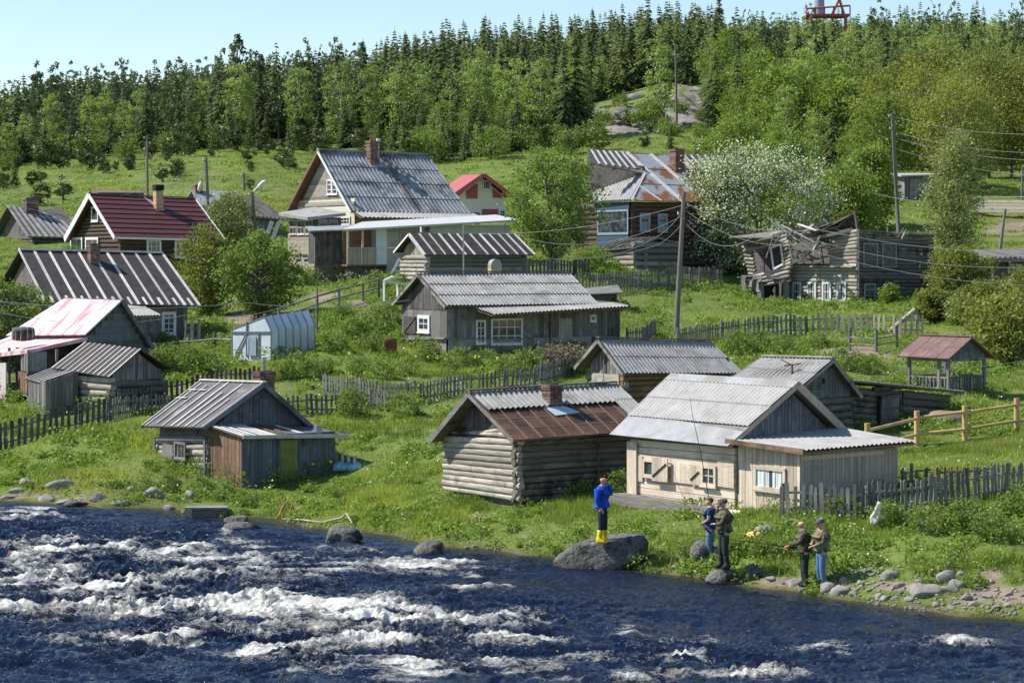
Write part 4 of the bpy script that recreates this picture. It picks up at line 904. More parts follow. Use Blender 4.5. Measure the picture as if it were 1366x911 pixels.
b = MB(); b.bar(h.wp('L', 1052, 404, .2), h.wp('L', 1144, 407, .2), .1, .22, 0, .8); b.bar(h.wp('L', 1052, 411, .3), h.wp('L', 1144, 413, .3), .2, .25, 0, .4); b.bar(h.wp('L', 1054, 355, .2), h.wp('L', 1142, 356, .25), .25, .08, 0, .8)
b.box(h.wp('R', 1142, 440, .12), (.1, 0, 0), (0, -.06, 0), (0, 0, h.z(0, 0, 306) + 1.2), 0, .2); b.build('trim_board', M['wood_pale_h'], h.root)
rf = MB()
def beam(a, b, w1=.16, t=.1, m=0, v=None): rf.bar(h.Q(*a), h.Q(*b), w1, t, m, v)
def sheet(q, m=0, th=.06): deck(rf, *[h.Q(*e) for e in q], th, m)
sheet([(972, 316, 5), (1030, 317, 3.5), (1052, 306, 5), (990, 314, 8)], 0); sheet([(972, 317, 5), (1000, 330, 6), (1040, 318, 4.6), (1025, 316, 4)], 1)
sheet([(1075, 316, 2), (1141, 282, .5), (1143, 292, 1.5), (1095, 318, 3)], 1); sheet([(1075, 318, 2.3), (1143, 292, 1), (1145, 306, 2), (1095, 320, 4)], 1)
for a, b, w1, t, m, v in [((990, 326, 5), (1041, 314, 3), .2, .1, 0, .3), ((1029, 296, 1.5), (1065, 334, 1.5), .14, .06, 2, .9), ((1033, 297, 1.6), (1086, 336, 1.2), .3, .05, 2, .9), ((1042, 300, 2), (1092, 326, 1.2), .22, .05, 2, .8),
    ((1045, 294, 2.2), (1068, 318, 2), .10, .06, 0, .7), ((1030, 330, 2.5), (1048, 303, 2.5), .1, .06, 0, .8), ((1072, 320, 1.8), (1142, 283, .4), .14, .06, 0, .7), ((1050, 310, 2), (1105, 297, 2), .18, .1, 0, .4), ((1060, 316, 2), (1120, 302, 1.4), .2, .1, 0, .5),
    ((1072, 322, 1.6), (1138, 306, .3), .26, .2, 0, .5), ((1055, 332, 2.6), (1092, 346, 1.2), .18, .1, 1, .3), ((1066, 338, 2.3), (1112, 326, 1.4), .14, .08, 0, .3), ((1048, 305, 2), (1058, 350, 1.5), .07, .05, 0, .8), ((1070, 346, 2), (1100, 320, 2), .1, .08, 1, .4),
    ((1145, 307, .1), (1186, 310, 1.8), .2, .06, 0, .5), ((1208, 312, 3), (1250, 313, 4.4), .35, .08, 0, .8), ((1184, 303, 1.6), (1184, 315, 1.6), .08, .05, 0, .7), ((1150, 308, .2), (1166, 330, .3), .08, .05, 0, .6), ((1196, 319, 2), (1206, 304, 2), .12, .06, 0, .5), ((1202, 320, 2.2), (1209, 306, 2.4), .12, .05, 0, .7),
    ((1140, 281, .4), (1144, 308, .2), .12, .1, 1, .3), ((1085, 334, 1), (1094, 314, 1), .2, .04, 2, .8), ((1052, 355, 1.6), (1078, 340, 1), .16, .06, 0, .8), ((1060, 350, 3), (1105, 342, 1.8), .14, .1, 1, .4), ((1090, 318, 1), (1082, 338, .8), .06, .04, 0, .5), ((1033, 312, 2.6), (1022, 344, 3.6), .06, .05, 0, .8)]: beam(a, b, w1, t, m, v)
for k in range(26):
    x = random.uniform(1050, 1135); y = random.uniform(300, 322) - (x - 1050) * .12; beam((x, y, random.uniform(.5, 3)), (x + random.uniform(-34, 34), y + random.uniform(-8, 14), random.uniform(.5, 3)), random.uniform(.14, .3), .06, random.choice((0, 0, 2, 1)), random.random())
for k in range(18):
    x = random.uniform(1050, 1110); beam((x, random.uniform(325, 350), random.uniform(2, 4)), (x + random.uniform(-14, 14), random.uniform(325, 356), random.uniform(1.5, 4)), .08, .05, random.choice((0, 1)), random.random())
rf.build('collapsed_roof', [M['wood_grey_h'], M['wood_dark_h'], M['batten']], h.root)
# lean-to shack at its left end
s2 = House('lean_to_shack', 'tumbledown grey shack leaning at the ruined house left end', 'shack', (1016, 413, 140), 20, 989, 1053)
b = MB(); zt = s2.z(0, 0, 376)
s2.planks(b, 'L', 0, s2.Lb, zt + .4, z0=-.5, wd=.25)
for (x0, y0, x1, y1) in ((998, 374, 1016, 389), (1014, 376, 1018, 413), (1044, 372, 1052, 410)):
    a_, wd, hh_ = s2.rect('R' if x0 > 1010 else 'L', x0, y0, x1, y1, .04); u_, o_2 = s2.ud('R' if x0 > 1010 else 'L'); b.box(a_, u_ * wd, o_2 * .05, (0, 0, hh_), 0, .7)
b.box((0, 2.4, -1), (s2.La, 0, 0), (0, .1, 0), (0, 0, zt + 1), 1, .3); b.box((s2.La - .1, 0.2, -1), (.1, 0, 0), (0, 2.2, 0), (0, 0, zt + 1), 1, .3)
b.build('wall', [M['wood_grey_v'], M['wood_dark_v']], s2.root)
b = MB()
for (a, c) in (((986, 370, 2), (1030, 366, .5)), ((988, 374, 1), (1040, 370, .2)), ((1004, 377, 0), (1048, 374, -.2)), ((1012, 372, 1.5), (1052, 366, 1)), ((1020, 380, -.3), (1053, 375, -.2)), ((1000, 372, 2.2), (1052, 372, 2))):
    b.bar(s2.Q(*a), s2.Q(*c), .5, .05, 0)
b.build('roof', M['wood_grey_h'], s2.root)

# ---------------------------------------------------------------- J: dark house with rust-patched roof
h = House('dark_house', 'dark blue-green log house under a large rust-patched metal roof with a brick chimney', 'house', (843, 372, 150), 30, 797, 965)
La, Lb = h.La, h.Lb; ym = 3.6
E0 = h.P(-.1, -.5, 267); E1 = h.P(La + 2.3, -.5, 271.5); R0 = h.P(-1.5, ym, 201); R1 = h.P(La + .2, ym, 208)
def on_plane(px, py):
    n = (E1 - E0).cross(R1 - E0); a, b_1 = h.Q(px, py, D=100), h.Q(px, py, D=200); t = n.dot(E0 - a) / n.dot(b_1 - a); return a.lerp(b_1, t)
n = nrm(E0, E1, R1); Rm = on_plane(836, 203.5); Pa, Pb_, Pc = on_plane(783.5, 200), on_plane(787, 218), on_plane(860, 231)
rz = MB(); Rq = on_plane(911, 206.5); Eq = on_plane(985, 270)
def poly(pts, th, m):
    k = len(pts); rz.add([p for p in pts] + [p - n * th for p in pts], [tuple(range(k)), tuple(range(k, 2 * k))[::-1]] + [(i, k + i, k + (i + 1) % k, (i + 1) % k) for i in range(k)], m, .5)
poly([E0, E1, R1, Rm, Pc], .08, 0); poly([Pb_, Pc, Rm, Pa], .08, 1)
sl = lambda a, c, w_, t_=.04, m=2: rz.bar(on_plane(*a) + n * .02, on_plane(*c) + n * .02, w_, t_, m, .8, up=n)
for (a, c) in (((836, 204), (911, 269)), ((868, 206), (925, 255)), ((907, 208), (955, 262))): sl(a, c, .32)
sl((851, 247), (882, 268), .16); sl((860, 231), (842, 267), .18, .05, 3)
for k in range(7): sl((789 + k * 8, 200.5 + k * .4), (800 + k * 9.5, 219 + k * 1.2), .14, .05, 3)
for t_ in (.33, .66): sl((836 + 20 * t_, 204 + 62 * t_), (960, 208 + 62 * t_), .05, .02, 4)
q = [on_plane(912, 207) + n * .02, on_plane(966, 208.5) + n * .02, on_plane(1008, 262) + n * .02, on_plane(962, 262) + n * .02]; deck(rz, *q, .02, 1); battens(rz, q[3], q[2], q[1], q[0], [i / 6 for i in range(7)], 0, 1, .1, .04, 3)
B0 = h.P(2.0, 2 * ym + .4, 262); B1 = h.P(La + .2, 2 * ym + .4, 262); deck(rz, B0, B1, R1, R0.lerp(R1, .32), .08, 1)
A1 = on_plane(861, 232) - n * .02; A2 = on_plane(841, 267) - n * .02; A3 = h.Q(787, 270, D=153.5); A4 = h.Q(792, 256, D=157)
deck(rz, A2, A1, A4, A3, .08, 4); corr(rz, A3, A2, A1, A4, .3, .04, 1, 4)
rb = rz.build('roof', [M['galv_rust'], M['felt_grey'], M['batten'], M['batten'], M['corr_grey']], h.root)
chimney(rb, on_plane(903, 224), .75, .75, 1.3)
cb = MB(); zt = E0.z - .1
cb.box((.1, .1, -1), (La + 1.6, 0, 0), (0, 2 * ym - .2, 0), (0, 0, zt + 1), 0, .4); cb.build('wall_core', M['wood_dark_h'], h.root)
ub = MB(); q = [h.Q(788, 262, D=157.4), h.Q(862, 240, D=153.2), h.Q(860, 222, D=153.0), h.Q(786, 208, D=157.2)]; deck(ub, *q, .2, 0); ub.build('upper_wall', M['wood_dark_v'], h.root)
lw = MB(); h.logs(lw, 'R', 0, La + 1.7, -.2, zt, n=15, ext=.1, off=.05); h.logs(lw, 'L', 0, 2 * ym, -.2, h.z(0, 0, 272), n=15, ext=.1, off=.03); lw.build('log_wall', M['wood_stained'], h.root)
pn = MB(); a_, wd, hh_ = h.rect('L', 800, 315, 842, 338, .2); pn.box(a_, (0, -wd, 0), (-.05, 0, 0), (0, 0, hh_), 0, .5); a_, wd, hh_ = h.rect('L', 797, 272, 843, 281, .2); pn.box(a_, (0, -wd, 0), (-.05, 0, 0), (0, 0, hh_), 0, .4); pn.build('veranda_panel', M['darkblue'], h.root)
h.window('L', 801, 281, 842, 313, 1, 1, 'bluepaint', off=.2, fw=.12)
h.window('R', 852, 284, 866, 309, 2, 2, 'bluepaint', off=.1, fw=.16); h.window('R', 876, 285, 889, 310, 2, 2, 'bluepaint', off=.1, fw=.16)
s2 = House('log_storehouse', 'squat grey log storehouse with sagging roof below the dark house', 'shed', (846, 370, 144), 35, 809, 906)
La, Lb = s2.La, s2.Lb; b = MB(); zt = s2.z(0, 0, 328)
s2.core(.1, .1, La, Lb, zt - .1, mb=b); s2.logs(b, 'L', 0, Lb, -.2, s2.z(0, 0, 334), n=6, ext=.12, off=.1, m=0); s2.logs(b, 'R', 0, La, -.2, s2.z(0, 0, 322), n=6, ext=.12, off=.1, m=1)
b.build('log_wall', [M['wood_pale_h'], M['wood_grey_h']], s2.root); b = MB()
a, b2, c, d = s2.P(-.3, -.3, 329), s2.P(-.5, Lb + .3, 334), s2.P(1.7, Lb + .4, 318), s2.P(1.8, -.3, 316.5); deck(b, a, b2, c, d, .1, 0); battens(b, a, b2, c, d, [i / 8 for i in range(9)], 0, 1, .12, .05, 1)
e, f_ = s2.P(La + .2, -.3, 326), s2.P(La + .2, Lb, 324); deck(b, e, f_, c, d, .1, 0); b.build('roof', [M['wood_grey_h'], M['wood_dark_h']], s2.root)
b = MB(); b.box(s2.wp('R', 858, 366, .1), (.25, 0, 0), (0, -.05, 0), (0, 0, 2.0)); b.build('post', M['wood_grey_v'], s2.root)

# ---------------------------------------------------------------- K: big house with the tall corrugated roof
h = House('gabled_house', 'tall gabled house with steep blue-grey corrugated roof and brick chimney', 'house', (474, 392, 148), 32, 398, 618)
La, Lb = h.La, h.Lb; ym = Lb / 2 + .1
E0 = h.P(-.5, -.3, 283); E1 = h.P(La + .35, -.3, 287); R0 = h.P(-.6, ym, 201.5); R1 = h.P(La - .4, ym, 208.5); B0 = h.P(-.6, Lb + .6, 281); B1 = h.P(La + .35, Lb + .6, 282)
rz = MB(); deck(rz, E0, E1, R1, R0, .08, 1); deck(rz, B0, B1, R1, R0, .08, 2); corr(rz, E0, E1, R1, R0, .3, .045, 4, 0, lift=.05); corr(rz, B0, B1, R1, R0, .3, .045, 2, 0)
rz.bar(R0 + Vector((0, 0, .12)), R1 + Vector((0, 0, .12)), .35, .1, 0, .3); rb = rz.build('roof', [M['corr_dark'], M['wood_dark_h'], M['wood_brown_h']], h.root)
n = nrm(E0, E1, R0); lad = MB(); 
for k in range(22):
    q = bil(E0, E1, R1, R0, .56 + .0 * k, k / 22 + .01) + n * .1; lad.bar(q, q + Vector((.25, 0, 0)), .06, .06, 0, .1, up=n)
for e in (.56, .60): lad.bar(bil(E0, E1, R1, R0, e, .01) + n * .1, bil(E0, E1, R1, R0, e, .97) + n * .1, .06, .05, 0, .2, up=n)
lad.build('roof_ladder', M['wood_dark_h'], rb)
cq = bil(E0, E1, R1, R0, .44, .84); chimney(rb, cq, .62, .62, 1.5, m='brick')
fl = MB(); deck(fl, *[bil(E0, E1, R1, R0, *q) + n * .1 for q in ((.385, .76), (.45, .72), (.46, .84), (.39, .98))], .02); fl.build('flashing', M['galv'], rb)
pi = MB(); q = bil(E0, E1, R1, R0, .52, .92); pi.tube([q, q + Vector((0, 0, 1.1))], .08, 8, 0); pi.tube([q + Vector((0, 0, 1.1)), q + Vector((0, 0, 1.35))], .14, 8, 1); pi.build('vent_pipe', [M['metal'], M['white']], rb)
k2 = MB(); a, b, c, d = h.P(-.3, -1.4, 291), h.P(La + 1.0, -1.4, 294), h.P(La + .6, -.2, 286), h.P(-.4, -.2, 282); deck(k2, a, b, c, d, .06, 1); corr(k2, a, b, c, d, .3, .045, 1, 0); k2.build('lean_to_roof', [M['corr_pale'], M['wood_brown_h']], h.root)
zt = E0.z
cb = MB(); gable_core(cb, [(.05, -1.2), (Lb - .05, -1.2), (Lb - .05, h.z(0, Lb, 290)), (ym, R0.z - .35), (.05, zt - .1)], 'x', .08, La); cb.build('wall_core', M['wood_tan_v'], h.root)
gw = MB(); gt = lambda t: zt + .05 + (R0.z - .15 - zt) * (1 - abs(t - ym) / (ym + .35)); n_ = 22
for i in range(n_):   # horizontal clapboards
    z0_ = h.z(0, ym, 272) + (R0.z - h.z(0, ym, 272)) * i / n_; hz = (R0.z - h.z(0, ym, 272)) / n_
    half = (1 - (z0_ + hz - zt) / (R0.z - .15 - zt)) * (ym + .35)
    if half > .1: gw.box((-.03 + .0, max(0, ym - half), z0_), (-.02, 0, 0), (0, min(Lb, ym + half) - max(0, ym - half), 0), (-.015, 0, hz - .012))
for i in range(8):
    z0_ = h.z(0, 0, 300) + i * .22; gw.box((-.03, 0, z0_), (-.02, 0, 0), (0, Lb, 0), (-.01, 0, .21), 1)
gw.bar((-.08, 0, h.z(0, ym, 273)), (-.08, Lb, h.z(0, ym, 273)), .08, .2, 0, .4)
gw.build('gable_boards', [M['wood_pale_h'], M['creampaint']], h.root)
h.window('L', 438, 240, 444.6, 260, 1, 3, 'white', off=.08, fw=.1, mw=.05); h.window('L', 444.8, 240, 452, 260, 1, 3, 'white', off=.08, fw=.1, mw=.05)
h.window('L', 456, 289, 469, 301, 3, 2, 'white', off=.08, fw=.12)
sm = MB(); barge(sm, E0, R0, .18, .05, 0); barge(sm, B0, R0, .2, .05, 1); sm.build_each('barge_board', [M['white'], M['wood_brown_h']], h.root)
rw = MB(); h.planks(rw, 'R', 0, La, h.z(0, 0, 290), z0=-1, wd=.3); rw.build('side_wall', M['wood_tan_v'], h.root)
# glazed veranda on the gable
s2 = House('glazed_veranda', 'two-storey glazed veranda of brown boards on the tall gabled house', 'veranda', (420, 385, 145), 25, 385, 455)
La, Lb = s2.La, s2.Lb; b = MB(); zt = s2.z(0, 0, 290); s2.core(.03, .03, La, Lb, zt, mb=b, z0=-1.2, m=1)
zb = s2.z(0, 0, 336); s2.planks(b, 'R', 0, La, zt, z0=zb, wd=.2, m=2)
for i in range(6): b.box((-.03, 0, zb + i * .22 - .1), (-.02, 0, 0), (0, Lb, 0), (-.01, 0, .21), 1)
s2.planks(b, 'L', 0, Lb, zb - .15, z0=-.6, wd=.22, m=0); s2.planks(b, 'R', 0, La, zb - .15, z0=-.6, wd=.22, m=0)
b.bar((-.08, 0, zb - .1), (-.08, Lb, zb - .1), .15, .08, 0, .3)
b.build('wall', [M['wood_tan_v'], M['wood_tan_v'], M['wood_brown_v']], s2.root)
for i in range(3): s2.window('L', 388 + i * 10.6, 294, 397.6 + i * 10.6, 313, 2, 2, 'wood_cream_v', off=.07, fw=.08, mw=.05)
for i in range(2): s2.window('R', 424 + i * 14, 293, 436 + i * 14, 309, 3, 1, 'wood_tan_v', off=.04, fw=.08)
for i in range(2): s2.window('L', 395 + i * 11, 339, 402 + i * 11, 345, 1, 1, 'wood_tan_v', off=.07, fw=.05)
b = MB(); a, b2, c, d = s2.P(-.6, -.3, 290), s2.P(La + .2, -.3, 284), s2.P(La + .2, Lb + .3, 276), s2.P(-.6, Lb + .3, 284); deck(b, a, b2, c, d, .2, 0); b.build('roof', M['corr_grey'], s2.root)
# dark barn and terrace in front
s2 = House('board_barn', 'dark vertical-board barn raised on stilts beside the glazed veranda', 'barn', (421, 362, 141), 12, 415.5, 463)
La, Lb = s2.La, 4.; b = MB(); zt = s2.z(0, 0, 308); zb = s2.z(0, 0, 352); b.box((.05, .05, zb), (La - .05, 0, 0), (0, 3.5, 0), (0, 0, zt - zb), 0, .3)
s2.planks(b, 'R', 0, La, zt, z0=zb, wd=.2); s2.planks(b, 'L', 0, 3.5, zt, z0=zb, wd=.2); b.build('wall', M['wood_dark_v'], s2.root)
b = MB(); deck(b, s2.P(-.4, -.4, 308), s2.P(La + .5, -.4, 306), s2.P(La + .8, 3.8, 300), s2.P(-.2, 3.8, 302), .08); b.build('roof', M['corr_dark'], s2.root)
for x in (.2, La / 2, La - .2):
    b = MB(); b.box((x, .2, -1.), (.15, 0, 0), (0, .15, 0), (0, 0, zb + 1.)); b.build('post', M['wood_grey_v'], s2.root)
s2 = House('terrace_house', 'pale long annex with pinkish-white sheet roof and a boarded terrace', 'house', (463, 364, 138.5), 14, 460.5, 684)
La = s2.La; b = MB(); zt = s2.z(0, 0, 305); zb = s2.z(0, 0, 353)
ta, tb_, tc, td = [s2.solve((0, 0), (1, 0), x) for x in (502, 516, 575, 683)]
s2.planks(b, 'R', 0, ta, s2.z(0, 0, 331), z0=zb, wd=.14, m=0, off=.02); b.bar((0, -.08, s2.z(0, 0, 331)), (ta, -.08, s2.z(0, 0, 331)), .1, .08, 0, .9)
b.box((ta, .02, zb), (tb_ - ta, 0, 0), (0, .1, 0), (0, 0, zt - zb), 2, .6)
b.box((tb_, .02, zb - 1.5), (tc - tb_, 0, 0), (0, 3, 0), (0, 0, zt - zb + 1.3), 0, .6); b.box((tc, .4, zb - 1), (td - tc, 0, 0), (0, 3, 0), (0, 0, s2.z(tc, 0, 300) - zb + 1), 2, .4)
b.box((.1, 2.2, zb), (ta, 0, 0), (0, .1, 0), (0, 0, zt - zb), 1, .4); b.box((0, 0, zb - .1), (tb_, 0, 0), (0, 2.3, 0), (0, 0, .1), 1, .4); b.box((.3, .3, zb - 1.6), (tb_, 0, 0), (0, 2, 0), (0, 0, 1.5), 3, .4)
b.build('wall', [M['wood_tan_v'], M['wood_brown_h'], M['whitepanel'], M['wood_dark_v']], s2.root)
for x in (0, ta * .5): b = MB(); b.box((x, -.02, zb), (.12, 0, 0), (0, .12, 0), (0, 0, zt - zb)); b.build('post', M['wood_cream_v'], s2.root)
s2.window('R', 533, 305, 556, 318, 2, 1, 'wood_tan_v', off=.03, fw=.07)
b = MB(); E0, E1, R1_, R0_ = s2.P(-.4, -.6, 306), s2.P(td + .3, -.6, 293), s2.P(td - .3, 3.0, 286.5), s2.P(1.5, 3.2, 296)
deck(b, E0, E1, R1_, R0_, .12, 0); b.build('roof', M['paleroof'], s2.root)
b = MB(); b.tube([s2.P(td - .4, .1, 298), s2.P(td - .4, .1, 372)], .05, 6); b.build('post', M['metal'], s2.root)
# white steps
st = empty('wooden_steps', W(523, 352, 137) - Vector((0, 0, 0)), R(10), 'white wooden steps leading up to the annex terrace', 'steps'); b = MB()
for k in range(4): b.box((-.1 + k * .14, -.1, -.75 + k * .3), (1.0, 0, 0), (0, .22, 0), (0, 0, .05))
b.bar((-.2, 0, -.9), (.5, 0, .35), .05, .15); b.bar((.8, 0, -.9), (1.4, 0, .35), .05, .15); b.build('tread', M['white'], st)

# ---------------------------------------------------------------- L: log hut with brown-striped roof
h = House('striped_roof_hut', 'old log hut with brown felt roof and pale battens behind the long house', 'log cabin', (570, 378, 118), 32, 537, 705)
La, Lb = h.La, h.Lb; ym = Lb / 2; xe = h.solve((0, ym), (1, 0), 687)
E0 = h.P(-.4, -.35, 340); E1 = h.P(xe + .25, -.35, 340); R0 = h.P(-.4, ym, 312); R1 = h.P(xe, ym, 312.5); B0 = h.P(-.4, Lb + .3, 336); B1 = h.P(xe, Lb + .3, 336)
rz = MB(); deck(rz, E0, E1, R1, R0, .06, 0); deck(rz, B0, B1, R1, R0, .06, 0)
battens(rz, E0, E1, R1, R0, [0.01, .10, .19, .28, .37, .45, .57, .66, .75, .84, .92, .995], 0, 1, .09, .04, 1); rb = rz.build('roof', [M['brownroof'] if False else M['felt'], M['batten']], h.root)
zt = h.z(0, 0, 341); cb = MB(); gable_core(cb, [(.1, -1), (Lb - .1, -1), (Lb - .1, zt - .1), (ym, R0.z - .15), (.1, zt - .1)], 'x', .1, xe); cb.build('wall_core', M['wood_dark_h'], h.root)
lw = MB(); h.logs(lw, 'L', 0, Lb, -.3, zt, n=8, ext=.15, off=.1, m=0); h.logs(lw, 'R', 0, xe - .6, -.3, zt + .1, n=8, ext=.15, off=.1, m=1); h.planks(lw, 'L', .2, Lb - .2, lambda t: zt + (R0.z - .08 - zt) * (1 - abs(t - ym) / (ym + .3)), z0=zt - .1, wd=.2, m=0)
lw.build('log_wall', [M['wood_pale_h'], M['wood_grey_h']], h.root)
a_ = h.Q(616, 363, -8); b_2 = h.Q(625, 340, -8)
c = MB(); q = W(660, 366, 112); ch = empty('stove_chimney', q, R(20), 'short round-capped buff brick chimney pipe behind the long house roof', 'chimney')
for k in range(12):
    for a in range(2): c.box((-.28 + a * .28, -.25, -.5 + k * .085), (.27, 0, 0), (0, .5, 0), (0, 0, .078))
c.build('brick_stack', M['brick_buff'], ch); c = MB(); c.tube([(0, -.26, .5), (0, .26, .5)], .26, 14); c.build('cowl', M['galv'], ch)
sm = MB(); barge(sm, E0, R0, .1, .03); barge(sm, B0, R0, .1, .03); sm.build_each('barge_board', M['batten'], h.root)
# small veranda frame beside it
fr = empty('porch_frame', GD(525, 116), R(20), 'white wooden railing frame left of the striped-roof log hut', 'railing'); o_ = W(512, 403, 116) - fr.location
b = MB()
for (x0, y0, x1, y1) in ((512, 403, 512, 374), (530, 401, 530, 378), (512, 375, 524, 369), (512, 375, 548, 380), (512, 402, 534, 401), (524, 369, 536, 370)):
    A, B = W(x0, y0, 116) - fr.location, W(x1, y1, 116.8) - fr.location; Mi = Matrix.Rotation(-R(20), 3, 'Z'); b.bar(Mi @ A, Mi @ B, .1, .1)
b.build('frame', M['white'], fr)

# ---------------------------------------------------------------- M: red and cream house
h = House('red_cream_house', 'cream and red painted gabled house with red metal roof, far behind the annex', 'house', (612, 296, 182), 14, 606, 681)
La, Lb = h.La, 7.; xm = h.solve((0, 0), (1, 0), 642)
E0 = h.P(-.5, -.9, 259); E1 = h.P(-.5, Lb, 259); R0 = h.P(xm, -.9, 232.5); R1 = h.P(xm, Lb, 234); B0 = h.P(2 * xm + .6, -.9, 262); B1 = h.P(2 * xm + .6, Lb, 262)
rz = MB(); deck(rz, E0, E1, R1, R0, .12, 0); deck(rz, B0, B1, R1, R0, .12, 0); rz.build('roof', M['redpaint'], h.root)
sm = MB(); barge(sm, E0, R0, .3, .06); barge(sm, B0, R0, .3, .06); sm.build_each('barge_board', M['redpaint'], h.root)
zt = h.z(0, 0, 261); cb = MB(); gable_core(cb, [(.0, -1), (2 * xm, -1), (2 * xm, zt), (xm, R0.z - .2), (0, zt)], 'y', 0, Lb); cb.build('wall', M['creampaint'], h.root)
for (x0, y0, x1, y1) in ((622, 246, 637, 265), (657, 246, 673, 264), (643, 279, 664, 296)):
    a_, wd, hh_ = h.rect('R', x0, y0, x1, y1, .02)
    zt2 = lambda t: min(a_.z + hh_, zt + (R0.z - zt - .3) * (1 - abs(t - xm) / xm) - .1)
    n_ = 10; b = MB()
    for k in range(n_):
        t0_ = a_.x + wd * k / n_; b.box((t0_, -.02, a_.z), (wd / n_ + .002, 0, 0), (0, -.03, 0), (0, 0, max(.05, zt2(t0_ + wd / n_ / 2) - a_.z)), 0, .5)
    b.build('red_panel', M['redpaint'], h.root)
h.window('R', 643.5, 241, 654.5, 253, 3, 1, 'white', fw=.1); h.window('R', 624, 281, 642, 295, 4, 1, 'white', fw=.15); h.window('R', 665, 279, 675, 295, 2, 1, 'white', fw=.15)

# ---------------------------------------------------------------- N: dark house with the red roof, left
h = House('red_roof_house', 'dark brown log house with deep red roof and white trim', 'house', (162, 362, 138), 32, 100, 288)
La, Lb = h.La, h.Lb; ym = Lb / 2
E0 = h.P(-.6, -.35, 317); E1 = h.P(La + .5, -.35, 320.5); R0 = h.P(-.6, ym, 259.5); R1 = h.P(La + .3, ym, 265.5); B0 = h.P(-.6, Lb + .3, 319); B1 = h.P(La + .3, Lb + .3, 319)
rz = MB(); deck(rz, E0, E1, R1, R0, .1, 0); deck(rz, B0, B1, R1, R0, .1, 0); n = nrm(E0, E1, R0)
for k in range(9): 
    t = k / 9; deck(rz, *[bil(E0, E1, R1, R0, s_, q) + n * o for s_, q, o in ((.01, t, .06), (.99, t, .06), (.99, t + .11, .015), (.01, t + .11, .015))], .01, 0, var=.3 + .4 * (k % 2))
rz.bar(R0 + Vector((0, 0, .06)), R1 + Vector((0, 0, .06)), .2, .06, 2, .3)
rb = rz.build('roof', [M['redroof'], M['white'], M['wood_dark_h']], h.root)
cq = bil(E0, E1, R1, R0, .575, .72)
chimney(rb, cq, .5, .5, 1.15, m='brick_buff', cap=False); b = MB(); b.box(cq + Vector((-.28, -.28, 1.15)), (.56, 0, 0), (0, .56, 0), (0, 0, .35)); b.build('chimney_cap', M['black'], rb)
fl = MB(); deck(fl, *[bil(E0, E1, R1, R0, *q) + n * .09 for q in ((.56, .66), (.62, .66), (.62, .74), (.50, .97))], .02); fl.build('flashing', M['galv'], rb)
sm = MB(); barge(sm, E0, R0, .25, .05); barge(sm, B0, R0, .4, .05); barge(sm, E1, R1, .2, .05); sm.bar(E0 + Vector((0, -.03, -.02)), E1 + Vector((0, -.03, -.02)), .04, .12); sm.build_each('barge_board', M['white'], h.root)
zt = h.z(0, 0, 319); cb = MB(); gable_core(cb, [(0, -1.5), (Lb, -1.5), (Lb, zt), (ym, R0.z - .25), (0, zt)], 'x', .1, La); cb.build('wall_core', M['wood_stained'], h.root)
lw = MB(); h.logs(lw, 'R', 0, La, -1.2, zt - .05, n=12, ext=.1, off=.06); h.logs(lw, 'L', 0, Lb, -1.2, zt, n=12, ext=.1, off=.05); 
for i in range(12):
    z_ = zt + (R0.z - zt) * (i + .5) / 12; hf = (1 - (z_ - zt) / (R0.z - zt)) * (ym + .1) - .15
    if hf > .1: lw.tube([(.0, ym - hf, z_), (.0, ym + hf, z_)], .12, 8, 0)
lw.build('log_wall', M['wood_stained'], h.root)
h.window('R', 194.5, 320, 214, 338, 3, 2, 'white', off=.1, fw=.12); h.window('R', 232, 320, 252.5, 344, 3, 2, 'white', off=.1, fw=.12)
h.window('L', 125, 276, 134, 296, 1, 1, 'white', off=.12, fw=.12); h.window('L', 97, 317, 113, 338, 2, 1, 'white', off=.12, fw=.15); h.window('L', 117, 317, 134, 338, 2, 1, 'white', off=.12, fw=.15)

# ---------------------------------------------------------------- O: long house with black batten-striped roof
h = House('batten_roof_house', 'large weathered house with black felt roof, white battens and brick chimney', 'house', (70, 476, 105.5), 30, 24, 250)
La, Lb = h.La, 8.2; ym = Lb / 2
E0 = h.P(-.5, -.5, 404); E1 = h.P(La + .45, -.5, 408); R0 = h.P(-.3, ym, 333.5); R1 = h.P(La + .3, ym, 338); B0 = h.P(-.3, Lb + .4, 395); B1 = h.P(La + .3, Lb + .4, 395)
rz = MB(); deck(rz, E0, E1, R1, R0, .07, 0); deck(rz, B0, B1, R1, R0, .07, 0)
battens(rz, E0, E1, R1, R0, [i / 10 for i in range(10)] + [.997], 0, 1, .12, .04, 1, jit=.003); battens(rz, E0, E1, R1, R0, [((i + .5) / 10, 0, .13) for i in range(10)], wd=.11, th=.04, m=1)
rz.bar(R0 + Vector((0, 0, .05)), R1 + Vector((0, 0, .05)), .2, .08, 1, .6); rb = rz.build('roof', [M['felt'], M['batten']], h.root)
cq = bil(E0, E1, R1, R0, .47, .80); chimney(rb, cq, .5, .45, .95)
zt = h.z(0, 0, 405); cb = MB(); gable_core(cb, [(.05, -1), (Lb, -1), (Lb, zt - .2), (ym, R0.z - .2), (.05, zt - .1)], 'x', .05, La - .05); cb.build('wall_core', M['wood_dark_h'], h.root)
pw = MB(); h.planks(pw, 'R', 0, La, h.z(La, 0, 410), z0=-.1, wd=.16); h.planks(pw, 'L', 0, Lb, zt, z0=-.4, wd=.2); h.planks(pw, 'R', 2, La, 0, z0=-1.2, wd=.5, m=1, off=.03); pw.build('wall', [M['wood_grey_v'], M['concrete']], h.root)
h.window('R', 215, 416, 234, 447, 2, 4, 'white', off=.04, fw=.14)
